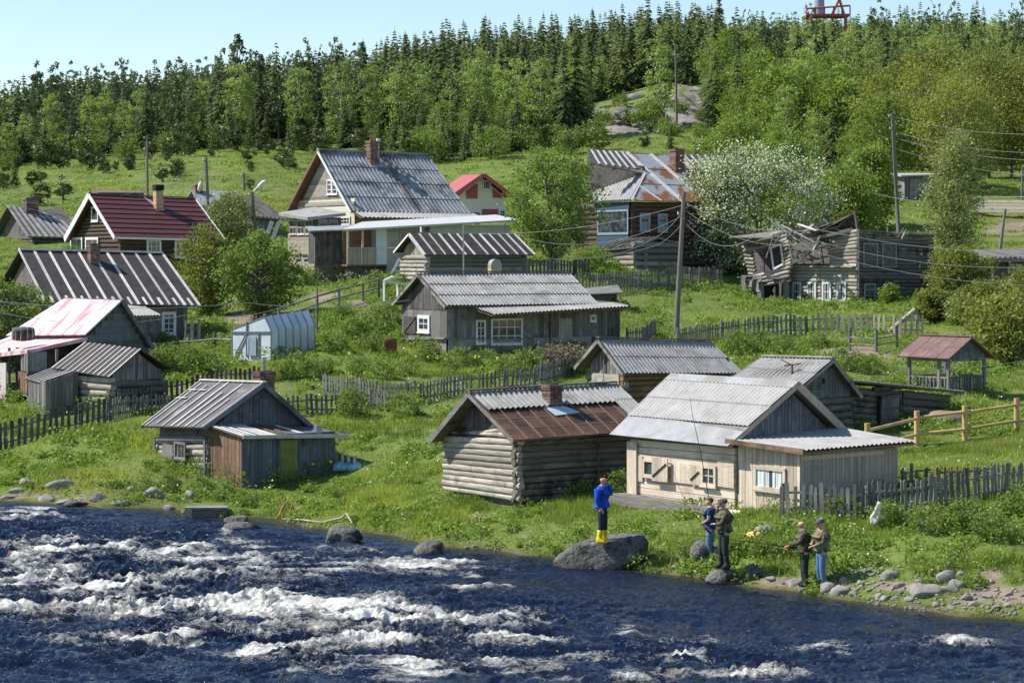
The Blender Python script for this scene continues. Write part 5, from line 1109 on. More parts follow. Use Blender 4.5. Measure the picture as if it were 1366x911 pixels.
b = MB(); a, b2, c, d = [h.Q(x, y, D=dd) for x, y, dd in ((176, 423, 103), (214, 422, 104.5), (186, 407, 108), (160, 406, 107))]; deck(b, a, b2, c, d, .05); corr(b, a, b2, c, d, .2, .03, 1, 1); b.build('lean_to_roof', [M['wood_grey_h'], M['corr_grey']], h.root)

# ---------------------------------------------------------------- P: house under the pink tarpaulin
h = House('tarpaulin_house', 'grey board house with faded pink and white tarpaulin roof at the left edge', 'house', (118, 530, 95), 42, 40, 199)
La, Lb = h.La, h.Lb; xm = La / 2
E0 = h.P(-.3, -.2, 446); E1 = h.P(-.5, Lb + 1.2, 447); R0 = h.P(xm - .05, -.3, 399.5); R1 = h.P(xm - .1, Lb - .6, 397); B0 = h.P(La + .05, -.3, 464); B1 = h.P(La, Lb, 460)
rz = MB(); deck(rz, E0, E1, R1, R0, .06, 0); deck(rz, B0, B1, R1, R0, .06, 1); rz.build('roof', [M['pink'], M['wood_dark_h']], h.root)
zt = h.z(0, 0, 448); cb = MB(); gable_core(cb, [(.05, -1), (La, -1), (La, h.z(La, 0, 468)), (xm, R0.z - .15), (.05, zt)], 'y', .05, Lb); cb.build('wall_core', M['wood_dark_h'], h.root)
gw = MB(); 
for i in range(16):
    z_ = -.6 + (R0.z + .6) * i / 16; hz = (R0.z + .6) / 16
    xr = La if z_ < h.z(La, 0, 466) else xm + (La - xm) * (1 - (z_ + hz - h.z(La, 0, 468)) / (R0.z - h.z(La, 0, 468))); xl = 0 if z_ < zt else xm * ((z_ + hz - zt) / (R0.z - zt))
    if xr > xl + .1: gw.box((xl, .02, z_), (xr - xl, 0, 0), (0, -.03, 0), (0, -.015, hz - .01))
gw.build('gable_boards', M['wood_blue_v'], h.root)
sm = MB(); barge(sm, B0, R0, .16, .04); sm.build_each('barge_board', M['wood_dark_h'], h.root)
# low annex roof and terrace to its left
s2 = House('roofed_terrace', 'open terrace with whitish sheet roof and brown railing at the left edge', 'terrace', (37, 546, 92.5), 30, -30, 112)
b = MB(); a, b2, c, d = [s2.Q(*q) for q in ((-45, 482, 5), (40, 466, .5), (118, 447, 2.3), (30, 440, 7))]
deck(b, [s2.Q(*q) for q in ((-60, 478, 5),)][0], s2.Q(38, 467, .2), s2.Q(118, 449, 2.6), s2.Q(20, 446, 8), .07, 0); b.build('roof', M['pink'], s2.root)
b = MB(); b.bar(s2.Q(-60, 480, 5), s2.Q(38, 469, .2), .06, .16, 0, .9); b.bar(s2.Q(38, 469, .2), s2.Q(118, 452, 2.6), .06, .14, 0, .2); b.build('fascia', M['pink'], s2.root)
b = MB(); zf = s2.z(0, 0, 526); b.box((0, 0, zf - .1), (3.2, 0, 0), (0, 3.2, 0), (0, 0, .1)); b.build('terrace_floor', M['wood_grey_h'], s2.root)
b = MB(); s2.planks(b, 'R', 0, 2.2, s2.z(0, 0, 497), z0=zf, wd=.12); s2.planks(b, 'L', 0, 1.2, s2.z(0, 0, 497), z0=zf, wd=.12); b.build('railing', M['wood_brown_v'], s2.root)
b = MB(); zc = s2.z(0, 0, 470); 
for i in range(12): b.box((.02 + i * .02 % .05, i * .085, s2.z(0, 0, 496)), (.03, 0, 0), (0, .088, 0), (0, 0, zc - s2.z(0, 0, 496)), 0, .5)
for i in range(9): b.box((i * .09, .02 + i * .02 % .04, s2.z(0, 0, 496)), (.09, 0, 0), (0, .03, 0), (0, 0, zc - s2.z(0, 0, 496)), 0, .45)
b.build('curtain', M['concrete'], s2.root)
for x, y in ((0, 0), (2.2, 0), (0, 2.6), (1.2, .0)): b = MB(); b.box((x, y, -.6), (.1, 0, 0), (0, .1, 0), (0, 0, zc + .7)); b.build('post', M['wood_grey_v'], s2.root)
b = MB(); b.box((.4, 2.8, -.8), (3.0, 0, 0), (0, .1, 0), (0, 0, zc + .9)); b.build('back_wall', M['wood_dark_h'], s2.root)
b = MB(); deck(b, s2.Q(-60, 545, 3.4), s2.Q(9, 540, .9), s2.Q(9, 484, .9), s2.Q(-60, 484, 3.4), .05); b.build('hanging_tarpaulin', M['pink'], s2.root)
bq = empty('wooden_barrel', W(31, 447, 94.5), R(20), 'old wooden barrel lying on the pale terrace roof', 'barrel'); b = MB()
b.tube([(-.45, 0, .05), (-.25, 0, .05), (0, 0, .05), (.25, 0, .05), (.45, 0, .05)], [.25, .29, .31, .29, .25], 16); b.build('staves', M['wood_dark_h'], bq)
for x in (-.36, -.14, .14, .36): c = MB(); c.tube([(x - .02, 0, .05), (x + .02, 0, .05)], .315 - abs(x) * .1, 16); c.build('hoop', M['metal'], bq)

# ---------------------------------------------------------------- Q: low black-roofed shed
h = House('low_shed', 'low dark shed with ribbed black roof and a plank-door annex', 'shed', (148, 552, 87), 45, 84, 217)
La, Lb = h.La, h.Lb; xm = La / 2
E0 = h.P(-.25, -.2, 503); E1 = h.P(-.3, Lb + .3, 491); R0 = h.P(xm, -.25, 465.5); R1 = h.P(xm, Lb + .2, 456.5); B0 = h.P(La + .25, -.25, 492); B1 = h.P(La + .2, Lb, 486)
rz = MB(); deck(rz, E0, E1, R1, R0, .05, 0); deck(rz, B0, B1, R1, R0, .05, 0); battens(rz, E0, E1, R1, R0, [i / 11 for i in range(12)], 0, 1, .05, .03, 1)
a, b2, c, d = [h.Q(*q) for q in ((52, 510.5, 1.1), (33, 505.5, 2.6), (71, 491, 3.3), (98, 495, 1.2))]; deck(rz, a, b2, c, d, .05, 0); battens(rz, a, b2, c, d, [i / 5 for i in range(6)], 0, 1, .05, .03, 1)
rz.build('roof', [M['felt'], M['batten']], h.root)
zt = h.z(0, 0, 503); cb = MB(); gable_core(cb, [(.05, -1), (La, -1), (La, h.z(La, 0, 495)), (xm, R0.z - .12), (.05, zt - .05)], 'y', .05, Lb); cb.build('wall_core', M['wood_dark_h'], h.root)
gw = MB(); h.planks(gw, 'R', .05, La - .05, lambda t: zt - .1 + (R0.z - .02 - zt) * (1 - abs(t - xm) / (xm + .2)), z0=zt - .15, wd=.13, m=0); gw.build('gable_boards', M['wood_grey_v'], h.root)
lw = MB(); h.logs(lw, 'R', 0, La, -.4, zt - .15, n=6, ext=.1, off=.05); h.logs(lw, 'L', 0, Lb, -.4, zt, n=7, ext=.1, off=.05, m=1); lw.build('log_wall', [M['wood_blue_v'] if False else M['wood_dark_h'], M['wood_pale_h']], h.root)
s2 = House('shed_annex', 'plank-doored lean-to of grey boards on the low shed', 'shed', (62, 570, 87.5), 30, 39, 104)
b = MB(); s2.core(.03, .03, s2.La, s2.Lb, s2.z(0, 0, 511), mb=b); s2.planks(b, 'R', 0, s2.La, lambda t: s2.z(0, 0, 509) + t * .3, z0=-.5, wd=.16); s2.planks(b, 'L', 0, s2.Lb, s2.z(0, 0, 508), z0=-.5, wd=.16); b.build('wall', M['wood_grey_v'], s2.root)

# ---------------------------------------------------------------- R: greenhouse
h = House('greenhouse', 'film-covered greenhouse with grey ribs and pale blue door', 'greenhouse', (361.7, 473, 98), 48, 309.5, 420)
La, Lb = h.La, h.Lb; b = MB(); zt = h.z(0, 0, 441); ya = h.solve((0, 0), (0, 1), 353); zr_ = h.z(0, ya, 422.5); zl = h.z(0, Lb, 439)
ze = h.z(La, 0, 433); zre = h.z(La, ya, 414); zle = h.z(La, Lb, 431)
Pn = lambda x, y, z: Vector((x, y, z))
q0 = [Pn(0, 0, -.5), Pn(0, 0, zt), Pn(0, ya, zr_), Pn(0, Lb, zl), Pn(0, Lb, -.5)]; q1 = [Pn(La, 0, -.3), Pn(La, 0, ze), Pn(La, ya, zre), Pn(La, Lb, zle), Pn(La, Lb, -.3)]
b.add(q0 + q1, [(0, 4, 3, 2, 1)[::-1] if False else (1, 2, 3, 4, 0), (5, 9, 8, 7, 6)], 0, .5); 
nx = 6
for i in range(nx):
    for k in range(4):
        A, B = q0[k].lerp(q1[k], i / nx), q0[k].lerp(q1[k], (i + 1) / nx); Cc, D = q0[k + 1].lerp(q1[k + 1], (i + 1) / nx), q0[k + 1].lerp(q1[k + 1], i / nx)
        m_ = (A + B + Cc + D) / 4; c_ = Vector((La / 2, Lb / 2, zt / 2)); m_ = m_ + (c_ - m_).normalized() * .04
        b.add([A, B, Cc, D, m_], [(0, 1, 4), (1, 2, 4), (2, 3, 4), (3, 0, 4)], 0, None, False)
b.build('film_cover', M['plastic_film'], h.root)
for i in range(nx + 1):
    b = MB(); pts = [q0[k].lerp(q1[k], i / nx) for k in range(5)]
    for k in range(4):
        b.bar(pts[k], pts[k + 1], .05, .05, 0, .2, up=(1, 0, 0))
    b.build('rib', M['metal'], h.root)
b = MB()
for y0, k in ((.02, 0),): b.bar(h.wp('L', 310, 443, .04), h.wp('L', 361, 443, .04), .05, .06, 0, .3); b.bar(h.wp('L', 330, 428, .04), h.wp('L', 330, 476, .04), .05, .06, 0, .3, up=(1, 0, 0)); b.bar(h.wp('L', 346, 444, .04), h.wp('L', 346, 476, .04), .05, .06, 0, .3, up=(1, 0, 0)); b.bar(h.wp('L', 314, 476, .05), h.wp('L', 329, 446, .05), .05, .05, 0, .1, up=(1, 0, 0))
b.build('front_frame', M['metal'], h.root)
a_, wd, hh_ = h.rect('L', 332.5, 448, 344, 474, .06); b = MB(); b.box(a_, (0, -wd, 0), (-.05, 0, 0), (0, 0, hh_), 0, .9); b.bar(a_ + Vector((-.06, -.06, .1)), a_ + Vector((-.06, -.06, hh_ - .1)), .06, .03, 1, up=(1, 0, 0)); b.build('door', [M['bluepaint'], M['flashing']], h.root)

# ---------------------------------------------------------------- far left houses
h = House('old_log_house', 'dark old house with silvery striped roof behind the trees at far left', 'house', (44, 333, 158), 32, -40, 110)
La, Lb = h.La, h.Lb; ym = h.solve((-.5, 0), (0, 1), 10)
E0 = h.P(-.5, -.4, 315.5); E1 = h.P(La + .5, -.4, 318); R0 = h.P(-.5, ym, 274.5); R1 = h.P(La, ym, 284); B0 = h.P(-.5, 2 * ym, 315); B1 = h.P(La, 2 * ym, 315)
rz = MB(); deck(rz, E0, E1, R1, R0, .08, 0); deck(rz, B0, B1, R1, R0, .08, 0); battens(rz, E0, E1, R1, R0, [i / 10 for i in range(11)], 0, 1, .2, .05, 1); rb = rz.build('roof', [M['felt_grey'], M['corr_grey']], h.root)
chimney(rb, bil(E0, E1, R1, R0, .36, .86), .9, .7, 1.1)
zt = E0.z; cb = MB(); gable_core(cb, [(.05, -2), (2 * ym - .3, -2), (2 * ym - .3, zt), (ym, R0.z - .2), (.05, zt)], 'x', .1, La); cb.build('wall_core', M['wood_dark_h'], h.root)
lw = MB(); h.logs(lw, 'R', 0, La, -1, zt, n=8, ext=.1, off=.05); h.logs(lw, 'L', 0, 2 * ym - .3, -1, zt, n=8, ext=.1, off=.05); lw.build('log_wall', M['wood_dark_h'], h.root)
h = House('grey_house', 'grey roofed house with mossy board roof half hidden by a sallow tree', 'house', (337, 335, 170), 35, 270, 372)
La = h.La; ym = h.solve((-.4, 0), (0, 1), 300)
E0 = h.P(-.4, -.4, 288); E1 = h.P(La + .5, -.4, 293); R0 = h.P(-.4, ym, 258); R1 = h.P(La, ym, 265); B0 = h.P(-.4, 2 * ym, 285); B1 = h.P(La, 2 * ym, 285)
rz = MB(); deck(rz, E0, E1, R1, R0, .1, 0); deck(rz, B0, B1, R1, R0, .1, 0); battens(rz, E0, E1, R1, R0, [i / 9 for i in range(10)], 0, 1, .18, .06, 1); rz.build('roof', [M['corr_dark'], M['wood_dark_h']], h.root)
zt = E0.z; cb = MB(); gable_core(cb, [(.05, -2), (2 * ym - .3, -2), (2 * ym - .3, zt), (ym, R0.z - .2), (.05, zt)], 'x', .1, La); cb.build('wall', M['wood_dark_h'], h.root)
h.window('R', 342, 300, 352, 318, 2, 2, 'bluepaint', off=.05, fw=.15)
h = House('small_grey_house', 'small house gable peeking over the red roof, hidden mostly by the sallow', 'house', (272, 300, 178), 25, 244, 330)
La = h.La; ym = h.solve((-.4, 0), (0, 1), 255)
E0 = h.P(-.4, -.4, 274); E1 = h.P(La + .5, -.4, 276); R0 = h.P(-.4, ym, 253.5); R1 = h.P(La, ym, 256); B0 = h.P(-.4, 2 * ym, 270); B1 = h.P(La, 2 * ym, 270)
rz = MB(); deck(rz, E0, E1, R1, R0, .1, 0); deck(rz, B0, B1, R1, R0, .1, 0); rb = rz.build('roof', [M['corr_dark']], h.root); chimney(rb, bil(E0, E1, R1, R0, .12, .9), .6, .6, .6)
zt = E0.z; cb = MB(); gable_core(cb, [(.05, -2), (2 * ym - .3, -2), (2 * ym - .3, zt), (ym, R0.z - .2), (.05, zt)], 'x', .1, La); cb.build('wall', M['wood_dark_h'], h.root)
h = House('flat_roof_barn', 'brown flat-roofed barn showing just above the red roof ridge', 'barn', (130, 285, 190), 10, 124, 192)
b = MB(); b.box((0, 0, -1), (h.La, 0, 0), (0, 4, 0), (0, 0, h.z(0, 0, 257) + 1)); b.build('wall', M['wood_dark_v'], h.root)
b = MB(); deck(b, h.P(-.5, -.4, 259), h.P(h.La, -.4, 261), h.P(h.La, 4.4, 255), h.P(-.5, 4.4, 252.5), .15); b.build('roof', M['wood_brown_h'], h.root)
# right side huts
h = House('hillside_shed', 'small grey board shed with flat roof up on the right slope', 'shed', (1207, 266, 188), 12, 1205.5, 1247)
b = MB(); zt = h.z(0, 0, 234); h.core(.05, .05, h.La, 3, zt, mb=b); h.planks(b, 'R', 0, h.La, zt, z0=-.6, wd=.35, gap=.03); h.planks(b, 'L', 0, 3, zt, wd=.3); b.build('wall', M['wood_grey_v'], h.root)
b = MB(); deck(b, h.P(-.5, -.4, 234), h.P(h.La + .4, -.4, 232.5), h.P(h.La + .3, 3.3, 231), h.P(-.4, 3.3, 231), .12); b.build('roof', M['corr_pale'], h.root)
h = House('plank_hut', 'dark plank hut with overhanging bark roof at the right edge', 'hut', (1326, 392, 131), 15, 1316, 1400)
b = MB(); zt = h.z(0, 0, 347); h.core(.05, .05, h.La, 3.5, zt - .1, mb=b); h.planks(b, 'R', 0, h.La, zt, z0=-.6, wd=.16); h.planks(b, 'L', 0, 3.5, zt, wd=.16); b.build('wall', M['wood_dark_v'], h.root)
h.window('R', 1344, 351, 1366, 363, 4, 1, 'wood_grey_v', off=.04, fw=.08)
b = MB(); deck(b, h.P(-.5, -.5, 345), h.P(h.La + .4, -.5, 345), h.P(h.La + .3, 3.8, 334), h.P(-.3, 3.8, 336), .2); battens(b, h.P(-.5, -.5, 345), h.P(h.La + .4, -.5, 345), h.P(h.La + .3, 3.8, 334), h.P(-.3, 3.8, 336), [i / 14 for i in range(15)], 0, 1, .2, .1, 1); b.build('roof', [M['wood_grey_h'], M['wood_grey_v']], h.root)
# ================================================================== FENCES
random.seed(11)
def path_pts(pts, step):
    out = []; 
    for a, b in zip(pts[:-1], pts[1:]):
        d = b - a; L = Vector((d.x, d.y, 0)).length; n = max(1, int(L / step))
        for i in range(n): p = a.lerp(b, i / n); out.append(Vector((p.x, p.y, Hs(p.x, p.y))))
    out.append(pts[-1]); return out
def fence(label, pts, hgt, sp, pw=.09, post=2.2, rail='wood_grey_v', m='wood_grey_v', lean=.03, miss=.02, hj=.06, cat='fence', group=None):
    P = [Vector(G(*p)) if len(p) == 2 else Vector(GD(p[0], p[2])) for p in pts]
    base = P[0].copy(); fo = empty('picket_fence', base, 0, label, cat, group)
    q = path_pts(P, sp); panel = MB(); k = 0; L = 0; last = 0; prev = q[0]
    tot = len(q); per = max(4, int(post / sp)); ln = 0
    for i, p in enumerate(q):
        d = (q[min(i + 1, tot - 1)] - q[max(i - 1, 0)]); d.z = 0; d.normalize(); o = Vector((d.y, -d.x, 0))
        if i % per == 0:
            pb = MB(); hh = hgt * random.uniform(.95, 1.12); t = Vector((random.uniform(-1, 1) * lean, random.uniform(-1, 1) * lean, 1))
            pb.tube([p - base - o * .06 - Vector((0, 0, .3)), p - base - o * .06 + t * hh], [.06, .05], 8); pb.build('post', M[m], fo)
            ln = random.uniform(-lean, lean)
        if random.random() > miss:
            hh = hgt + random.uniform(-hj, hj); w_ = pw * random.uniform(.8, 1.15); t = d * (ln + random.uniform(-lean, lean)) * hh + o * random.uniform(-.02, .02)
            s0 = p - base - d * w_ / 2 + o * .03 - Vector((0, 0, .1))
            a, c = d * w_, o * .022; zt_ = Vector((0, 0, hh + .1)) + t; pk = random.uniform(-.02, .03)
            vs = [s0, s0 + a, s0 + a + zt_, s0 + a * .5 + zt_ + Vector((0, 0, .02 + pk)), s0 + zt_]; vs += [v + c for v in vs]
            panel.add(vs, [(5, 6, 7, 8, 9)[::-1], (0, 1, 2, 3, 4), (0, 5, 6, 1)[::1], (1, 6, 7, 2), (2, 7, 8, 3), (3, 8, 9, 4), (4, 9, 5, 0)])
        if i + 1 < tot:
            for f_ in (.25, .75):
                panel.bar(p - base + Vector((0, 0, hgt * f_)) - o * .0, q[i + 1] - base + Vector((0, 0, hgt * f_)) - o * .0, .03, .06, 1, .45)
        if (i % per == per - 1) or i == tot - 1:
            if panel.v: panel.build('slat_panel', [M[m], M[rail]], fo)
            panel = MB()
    return fo
fence('grey picket fence in front of the pale cabin above the fishermen', [(1043, 691), (1090, 694), (1150, 693), (1195, 688), (1240, 680), (1300, 670), (1366, 660), (1440, 652)], .86, .165, .11, rail='wood_tan_v', lean=.06, hj=.08)
fence('low broken picket fence on the slope behind the front picket fence', [(1206, 650), (1242, 645)], .5, .2, .13, lean=.15, miss=.1, hj=.12)
fence('row of thin reddish pickets behind the front picket fence', [(1252, 648), (1320, 640)], .42, .2, .05, m='wood_brown_v', lean=.04)
fence('grey picket fence curving below the long house garden', [(433, 528), (470, 533), (515, 539), (560, 538), (600, 530), (660, 524), (710, 518), (760, 500), (800, 480)], .80, .165, .085, lean=.05)
fence('grey picket fence across the meadow right of the riverside hut chimney', [(372, 556), (410, 554), (455, 551), (495, 546), (514, 550)], .70, .17, .09, lean=.04)
fence('dark picket fence running along the left meadow below the low shed', [(-40, 612), (0, 601), (50, 588), (100, 576), (146, 562)], .95, .22, .12, m='wood_dark_v', lean=.03)
fence('sagging grey picket fence between the low shed and the meadow', [(144, 562), (180, 554), (226, 551)], .72, .13, .07, lean=.10)
fence('dark picket fence behind the riverside hut roof', [(160, 549), (215, 538), (270, 526), (345, 517)], .80, .2, .11, m='wood_dark_v', lean=.02)
fence('grey picket fence under the bird cherry and the log storehouse', [(768, 394), (820, 390), (880, 386), (962, 383)], 1.1, .3, .14, lean=.03)
fence('grey picket fence between the ruined house and the vegetable plot', [(904, 469), (950, 459), (1000, 452), (1060, 447), (1110, 445), (1166, 445)], 1.0, .3, .15, lean=.04)
fence('pale sagging picket fence right of the ruined house', [(1166, 445), (1200, 446), (1230, 448)], .95, .26, .12, m='wood_tan_v', lean=.08)
fence('short curved picket fence beside the small shed of the long house', [(838, 462), (858, 458), (874, 448)], .8, .22, .1, lean=.04)
fence('little picket gate fence left of the greenhouse', [(247, 462), (266, 460)], 1.1, .25, .16, lean=.02)
fence('short grey fence under the leafy birch', [(705, 372), (740, 370), (784, 368)], 1.0, .3, .2, m='wood_dark_v', lean=.02)
def rail_fence(label, posts, hgt, rails, r=.06, rr=.04, m='wood_new', name='rail_fence'):
    P = [Vector(G(*p)) if len(p) == 2 else Vector(GD(p[0], p[2])) for p in posts]; fo = empty(name, P[0], 0, label, 'fence')
    for p in P:
        b = MB(); b.tube([p - P[0] - Vector((0, 0, .3)), p - P[0] + Vector((0, 0, hgt))], r, 10); b.build('post', M[m], fo)
    for a, c in zip(P[:-1], P[1:]):
        for f_ in rails:
            b = MB(); o = Vector((random.uniform(-.02, .02), -.05, 0)); b.tube([a - P[0] + o + Vector((0, 0, hgt * f_)), c - P[0] + o + Vector((0, 0, hgt * f_ + random.uniform(-.03, .03)))], rr, 8); b.build('rail', M[m], fo)
    return fo
rail_fence('new yellow round-pole rail fence on the right meadow', [(1157, 613), (1223, 594), (1287, 588), (1356, 577), (1440, 566)], 1.14, (.32, .80), .09, .055)
rail_fence('old grey rail fence climbing beside the garden path', [(372, 437), (423, 420), (452, 410), (484, 402), (505, 396)], .95, (.5, .95), .07, .045, 'wood_grey_v')
rail_fence('grey rail fence between the striped house and the greenhouse', [(200, 476), (252, 472), (287, 468), (310, 470)], .9, (.6,), .06, .05, 'wood_grey_v')
rail_fence('sparse old rails by the vegetable plot and gazebo', [(1134, 468), (1169, 470), (1196, 464)], 1.0, (.3, .6), .07, .03, 'wood_grey_v')
# white stakes and tarp by the riverside hut
for i, x in enumerate((449, 457, 465, 473)):
    p = G(x, 622 + i); b = MB(); b.box((-.05, -.02, -.2), (.10, 0, 0), (0, .04, 0), (0, 0, .72 - .05 * i)); o = b.build('wooden_stake', M['wood_cream_v']); o.location = p
    tag(o, 'pale wooden stake standing in the grass right of the riverside hut', 'stake', 'stakes beside the riverside hut')
b = MB(); p = G(465, 628)
for k in range(9): b.tube([(-.45 + k * .1, -.2, .05), (-.42 + k * .1, .05, .18 + .05 * math.sin(k * 2)), (-.44 + k * .1, .3, .05)], .07, 7, 0, None, 1.2)
o = b.build('blue_tarpaulin', mat('crumpled_blue_plastic', (.20, .42, .50), (.40, .62, .68), vamt=.3, bs=.3)); o.location = p; tag(o, 'crumpled pale blue tarpaulin beside the riverside hut', 'tarpaulin')

# ================================================================== POLES AND WIRES
def pole(label, top, base, D, r=.14, lamp=None, ins=3, cat='utility pole', strut=None, m='pole', name='utility_pole'):
    B = GD(base[0], D); T = W(top[0], top[1], D); fo = empty(name, B, 0, label, cat)
    b = MB(); b.tube([Vector((0, 0, -.6)), (T - B) * .5, T - B], [r, r * .85, r * .7], 10); b.build('pole', M[m], fo)
    for k in range(ins):
        q = (T - B) * (1 - (.3 + k * .45) / (T - B).length); s_ = 1 if k % 2 else -1; b = MB()
        b.tube([q, q + Vector((.22 * s_, 0, 0)), q + Vector((.22 * s_, 0, .1))], .025, 5); b.tube([q + Vector((.22 * s_, 0, .08)), q + Vector((.22 * s_, 0, .22))], .05, 7, 1); b.build('insulator', [M['metal'], M['white']], fo)
    if lamp:
        q = (T - B) * .97; L = W(*lamp, D) - B; b = MB(); b.tube([q, q.lerp(L, .5) + Vector((0, 0, .1)), L], .035, 6); h_ = b.build('lamp_arm', M['metal'], fo)
        b = MB(); d = (L - q).normalized(); b.tube([L - d * .1, L + d * .15, L + d * .5, L + d * .65], [.08, .16, .15, .06], 10); b.build('lamp_head', M['white'], h_)
    return fo
pole('tall leaning wooden utility pole standing right of the long house', (912.5, 257), (901, 452), 115, .15)
b = MB(); P0 = GD(901, 114.8); b.box((-.2, -.2, -.2), (.4, 0, 0), (0, .3, 0), (0, 0, 1.0))
pole('tall dark utility pole standing above the ruined house', (1190, 152), (1199, 305), 165, .17, ins=4)
pole('thin distant pole standing in the rocky clearing on the hill', (901, 58), (903, 172), 282, .16, ins=2)
pole('slim pole with crossbar behind the red-roofed house', (196, 181), (197, 268), 184, .12, ins=4)
pole('slim wooden pole with small lamp behind the sallow tree', (275, 210), (279, 296), 168, .13, lamp=(268, 244))
pole('short pole beside the grey mossy roof', (325, 231), (326, 262), 205, .14, ins=1)
pole('dark street lamp pole in front of the grey mossy-roofed house', (336, 256), (343, 335), 152, .17, lamp=(345, 250), ins=1, cat='street lamp')
pole('thin metal antenna mast in front of the striped-roof log hut', (618, 300), (619, 372), 111, .045, ins=0, cat='mast', m='metal')
pole('thin grey stake beside the greenhouse', (423, 384), (423, 434), 104, .05, ins=0, cat='stake')
pole('leaning grey post behind the plank hut', (1341, 279), (1327, 352), 136, .12, ins=0, cat='post')
pole('thin birch-like pole at the right edge of the slope', (1364, 225), (1363, 268), 187, .12, ins=0, cat='post')
bpt = MB(); A, Bq = W(1204, 413 - 2, 113), GD(1186, 113); bpt.tube([Bq, W(1221, 413, 113)], .12, 8); o = bpt.build('leaning_log', M['wood_tan_v']); tag(o, 'pale log propped diagonally against the picket fence', 'log')
o['group'] = ''; del o['group']
def wire(pts, r=.012, sag=.6):
    b = MB(); P = [W(*p) for p in pts]
    out = []
    for a, c in zip(P[:-1], P[1:]):
        n_ = 14
        for i in range(n_ + (1 if c is P[-1] else 0)):
            f_ = i / n_; q = a.lerp(c, f_); q.z -= sag * 4 * f_ * (1 - f_); out.append(q)
    base = out[0].copy(); b.tube([q - base for q in out], r, 5); o = b.build('power_line', WM); o.location = base
    return o
WM = mat('aluminium_wire', (.30, .30, .30), (.38, .38, .38), rough=.6, vamt=0, bs=0)
WIRES = [
 ([(-20, 236, 150), (120, 268, 160), (275, 216, 168)], .5, 'uppermost wire running left from the sallow pole'), ([(-20, 248, 150), (120, 277, 160), (275, 222, 168)], .5, 'second wire running left from the sallow pole'),
 ([(-20, 258, 150), (120, 285, 160), (275, 228, 168)], .5, 'third wire running left from the sallow pole'), ([(-20, 266, 150), (120, 291, 160), (275, 233, 168)], .5, 'lowest wire running left from the sallow pole'),
 ([(911, 274, 115), (640, 312, 124), (430, 330, 150)], .4, 'upper wire from the leaning pole towards the tall gabled house'), ([(911, 288, 115), (700, 318, 118)], .8, 'middle wire from the leaning pole to the leafy birch'),
 ([(910, 283, 115), (868, 320, 108), (800, 340, 104)], .2, 'wire sloping from the leaning pole to the long house roof'), ([(910, 298, 115), (868, 330, 108), (730, 345, 104)], .2, 'lower wire sloping from the leaning pole to the long house roof'),
 ([(914, 270, 115), (1090, 306, 110), (1500, 330, 105)], .6, 'upper wire from the leaning pole across the ruined house'), ([(913, 280, 115), (1090, 322, 110), (1500, 345, 105)], .8, 'middle wire from the leaning pole across the ruined house'), ([(913, 296, 115), (1010, 312, 112), (1500, 380, 105)], .9, 'lower wire from the leaning pole across the ruined house'),
 ([(1192, 156, 165), (1420, 178, 160)], .5, 'uppermost wire running right from the dark pole'), ([(1192, 176, 165), (1420, 204, 160)], .5, 'second wire running right from the dark pole'), ([(1193, 184, 165), (1420, 214, 160)], .5, 'third wire running right from the dark pole'), ([(1193, 198, 165), (1420, 236, 160)], .5, 'lowest wire running right from the dark pole'),
 ([(1165, 258, 165), (1300, 270, 160), (1420, 280, 155)], .3, 'wire crossing in front of the hillside shed'),
 ([(-20, 412, 96), (250, 420, 100), (423, 390, 104)], .5, 'upper wire from the stake by the greenhouse to the left edge'), ([(-20, 400, 96), (330, 404, 104), (560, 398, 104)], .3, 'wire crossing in front of the black batten roof'), ([(423, 392, 104), (505, 360, 118)], .1, 'short wire rising from the stake to the terrace'),
 ([(1083, 522, 76), (1200, 494, 84), (1420, 470, 90)], .2, 'wire from the board hut gable past the gazebo')]
for pts, sg, lb in WIRES:
    o = wire(pts, sag=sg, r=.011 if pts[0][2] < 120 else .017); tag(o, lb, 'wire', 'overhead wires of the village')

# ================================================================== ROCKS
def icosphere(n=3):
    import bmesh
    bm = bmesh.new(); bmesh.ops.create_icosphere(bm, subdivisions=n, radius=1)
    V = np.array([v.co[:] for v in bm.verts]); Fa = np.array([[v.index for v in f.verts] for f in bm.faces]); bm.free(); return V, Fa
IV4, IF4 = icosphere(4); IV3, IF3 = icosphere(3)
def rock_obj(name, loc, sx, sy, sz, seed, label, cat='rock', group=None, m='rock', cuts=9, rz=0, hi=False, rough=.12):
    rs = np.random.RandomState(seed); V = (IV4 if hi else IV3).copy()
    for k in range(cuts):
        n = rs.normal(size=3); n /= np.linalg.norm(n); d = rs.uniform(.5, .85); q = V @ n; V -= np.outer(np.maximum(q - d, 0) * .92, n)
    nz = fbm(V[:, 0] * 1.7 + seed, V[:, 1] * 1.7 + V[:, 2] * 1.3, seed, 3) - .5; nz2 = fbm(V[:, 0] * 6 + seed, V[:, 1] * 6 + V[:, 2] * 5, seed + 3, 3) - .5
    V *= (1 + nz * rough * 3 + nz2 * rough)[:, None]; V *= np.array([sx, sy, sz]) / 1.0
    o = mesh_np(name, V, IF4 if hi else IF3, M[m], smooth=False); o.location = loc; o.rotation_euler = (rs.uniform(-.15, .15), rs.uniform(-.15, .15), rz)
    return tag(o, label, cat, group)
def WZ0(px, py): D = CAMZ * F / (py - PY0); return Vector(((px - PX0) * D / F, D, 0))
def rock_px(px, py, wp, hp, seed, label, group=None, m='rock', hi=False, ground=False, name='boulder', cat='boulder', **k):
    p = G(px, py) if ground else WZ0(px, py); s_ = p.y / F; p = p + Vector((0, wp * s_ * .3, hp * s_ * .22))
    return rock_obj(name, p, wp * s_ * .58, wp * s_ * .45, hp * s_ * .72, seed, label, cat, group, m, hi=hi, **k)
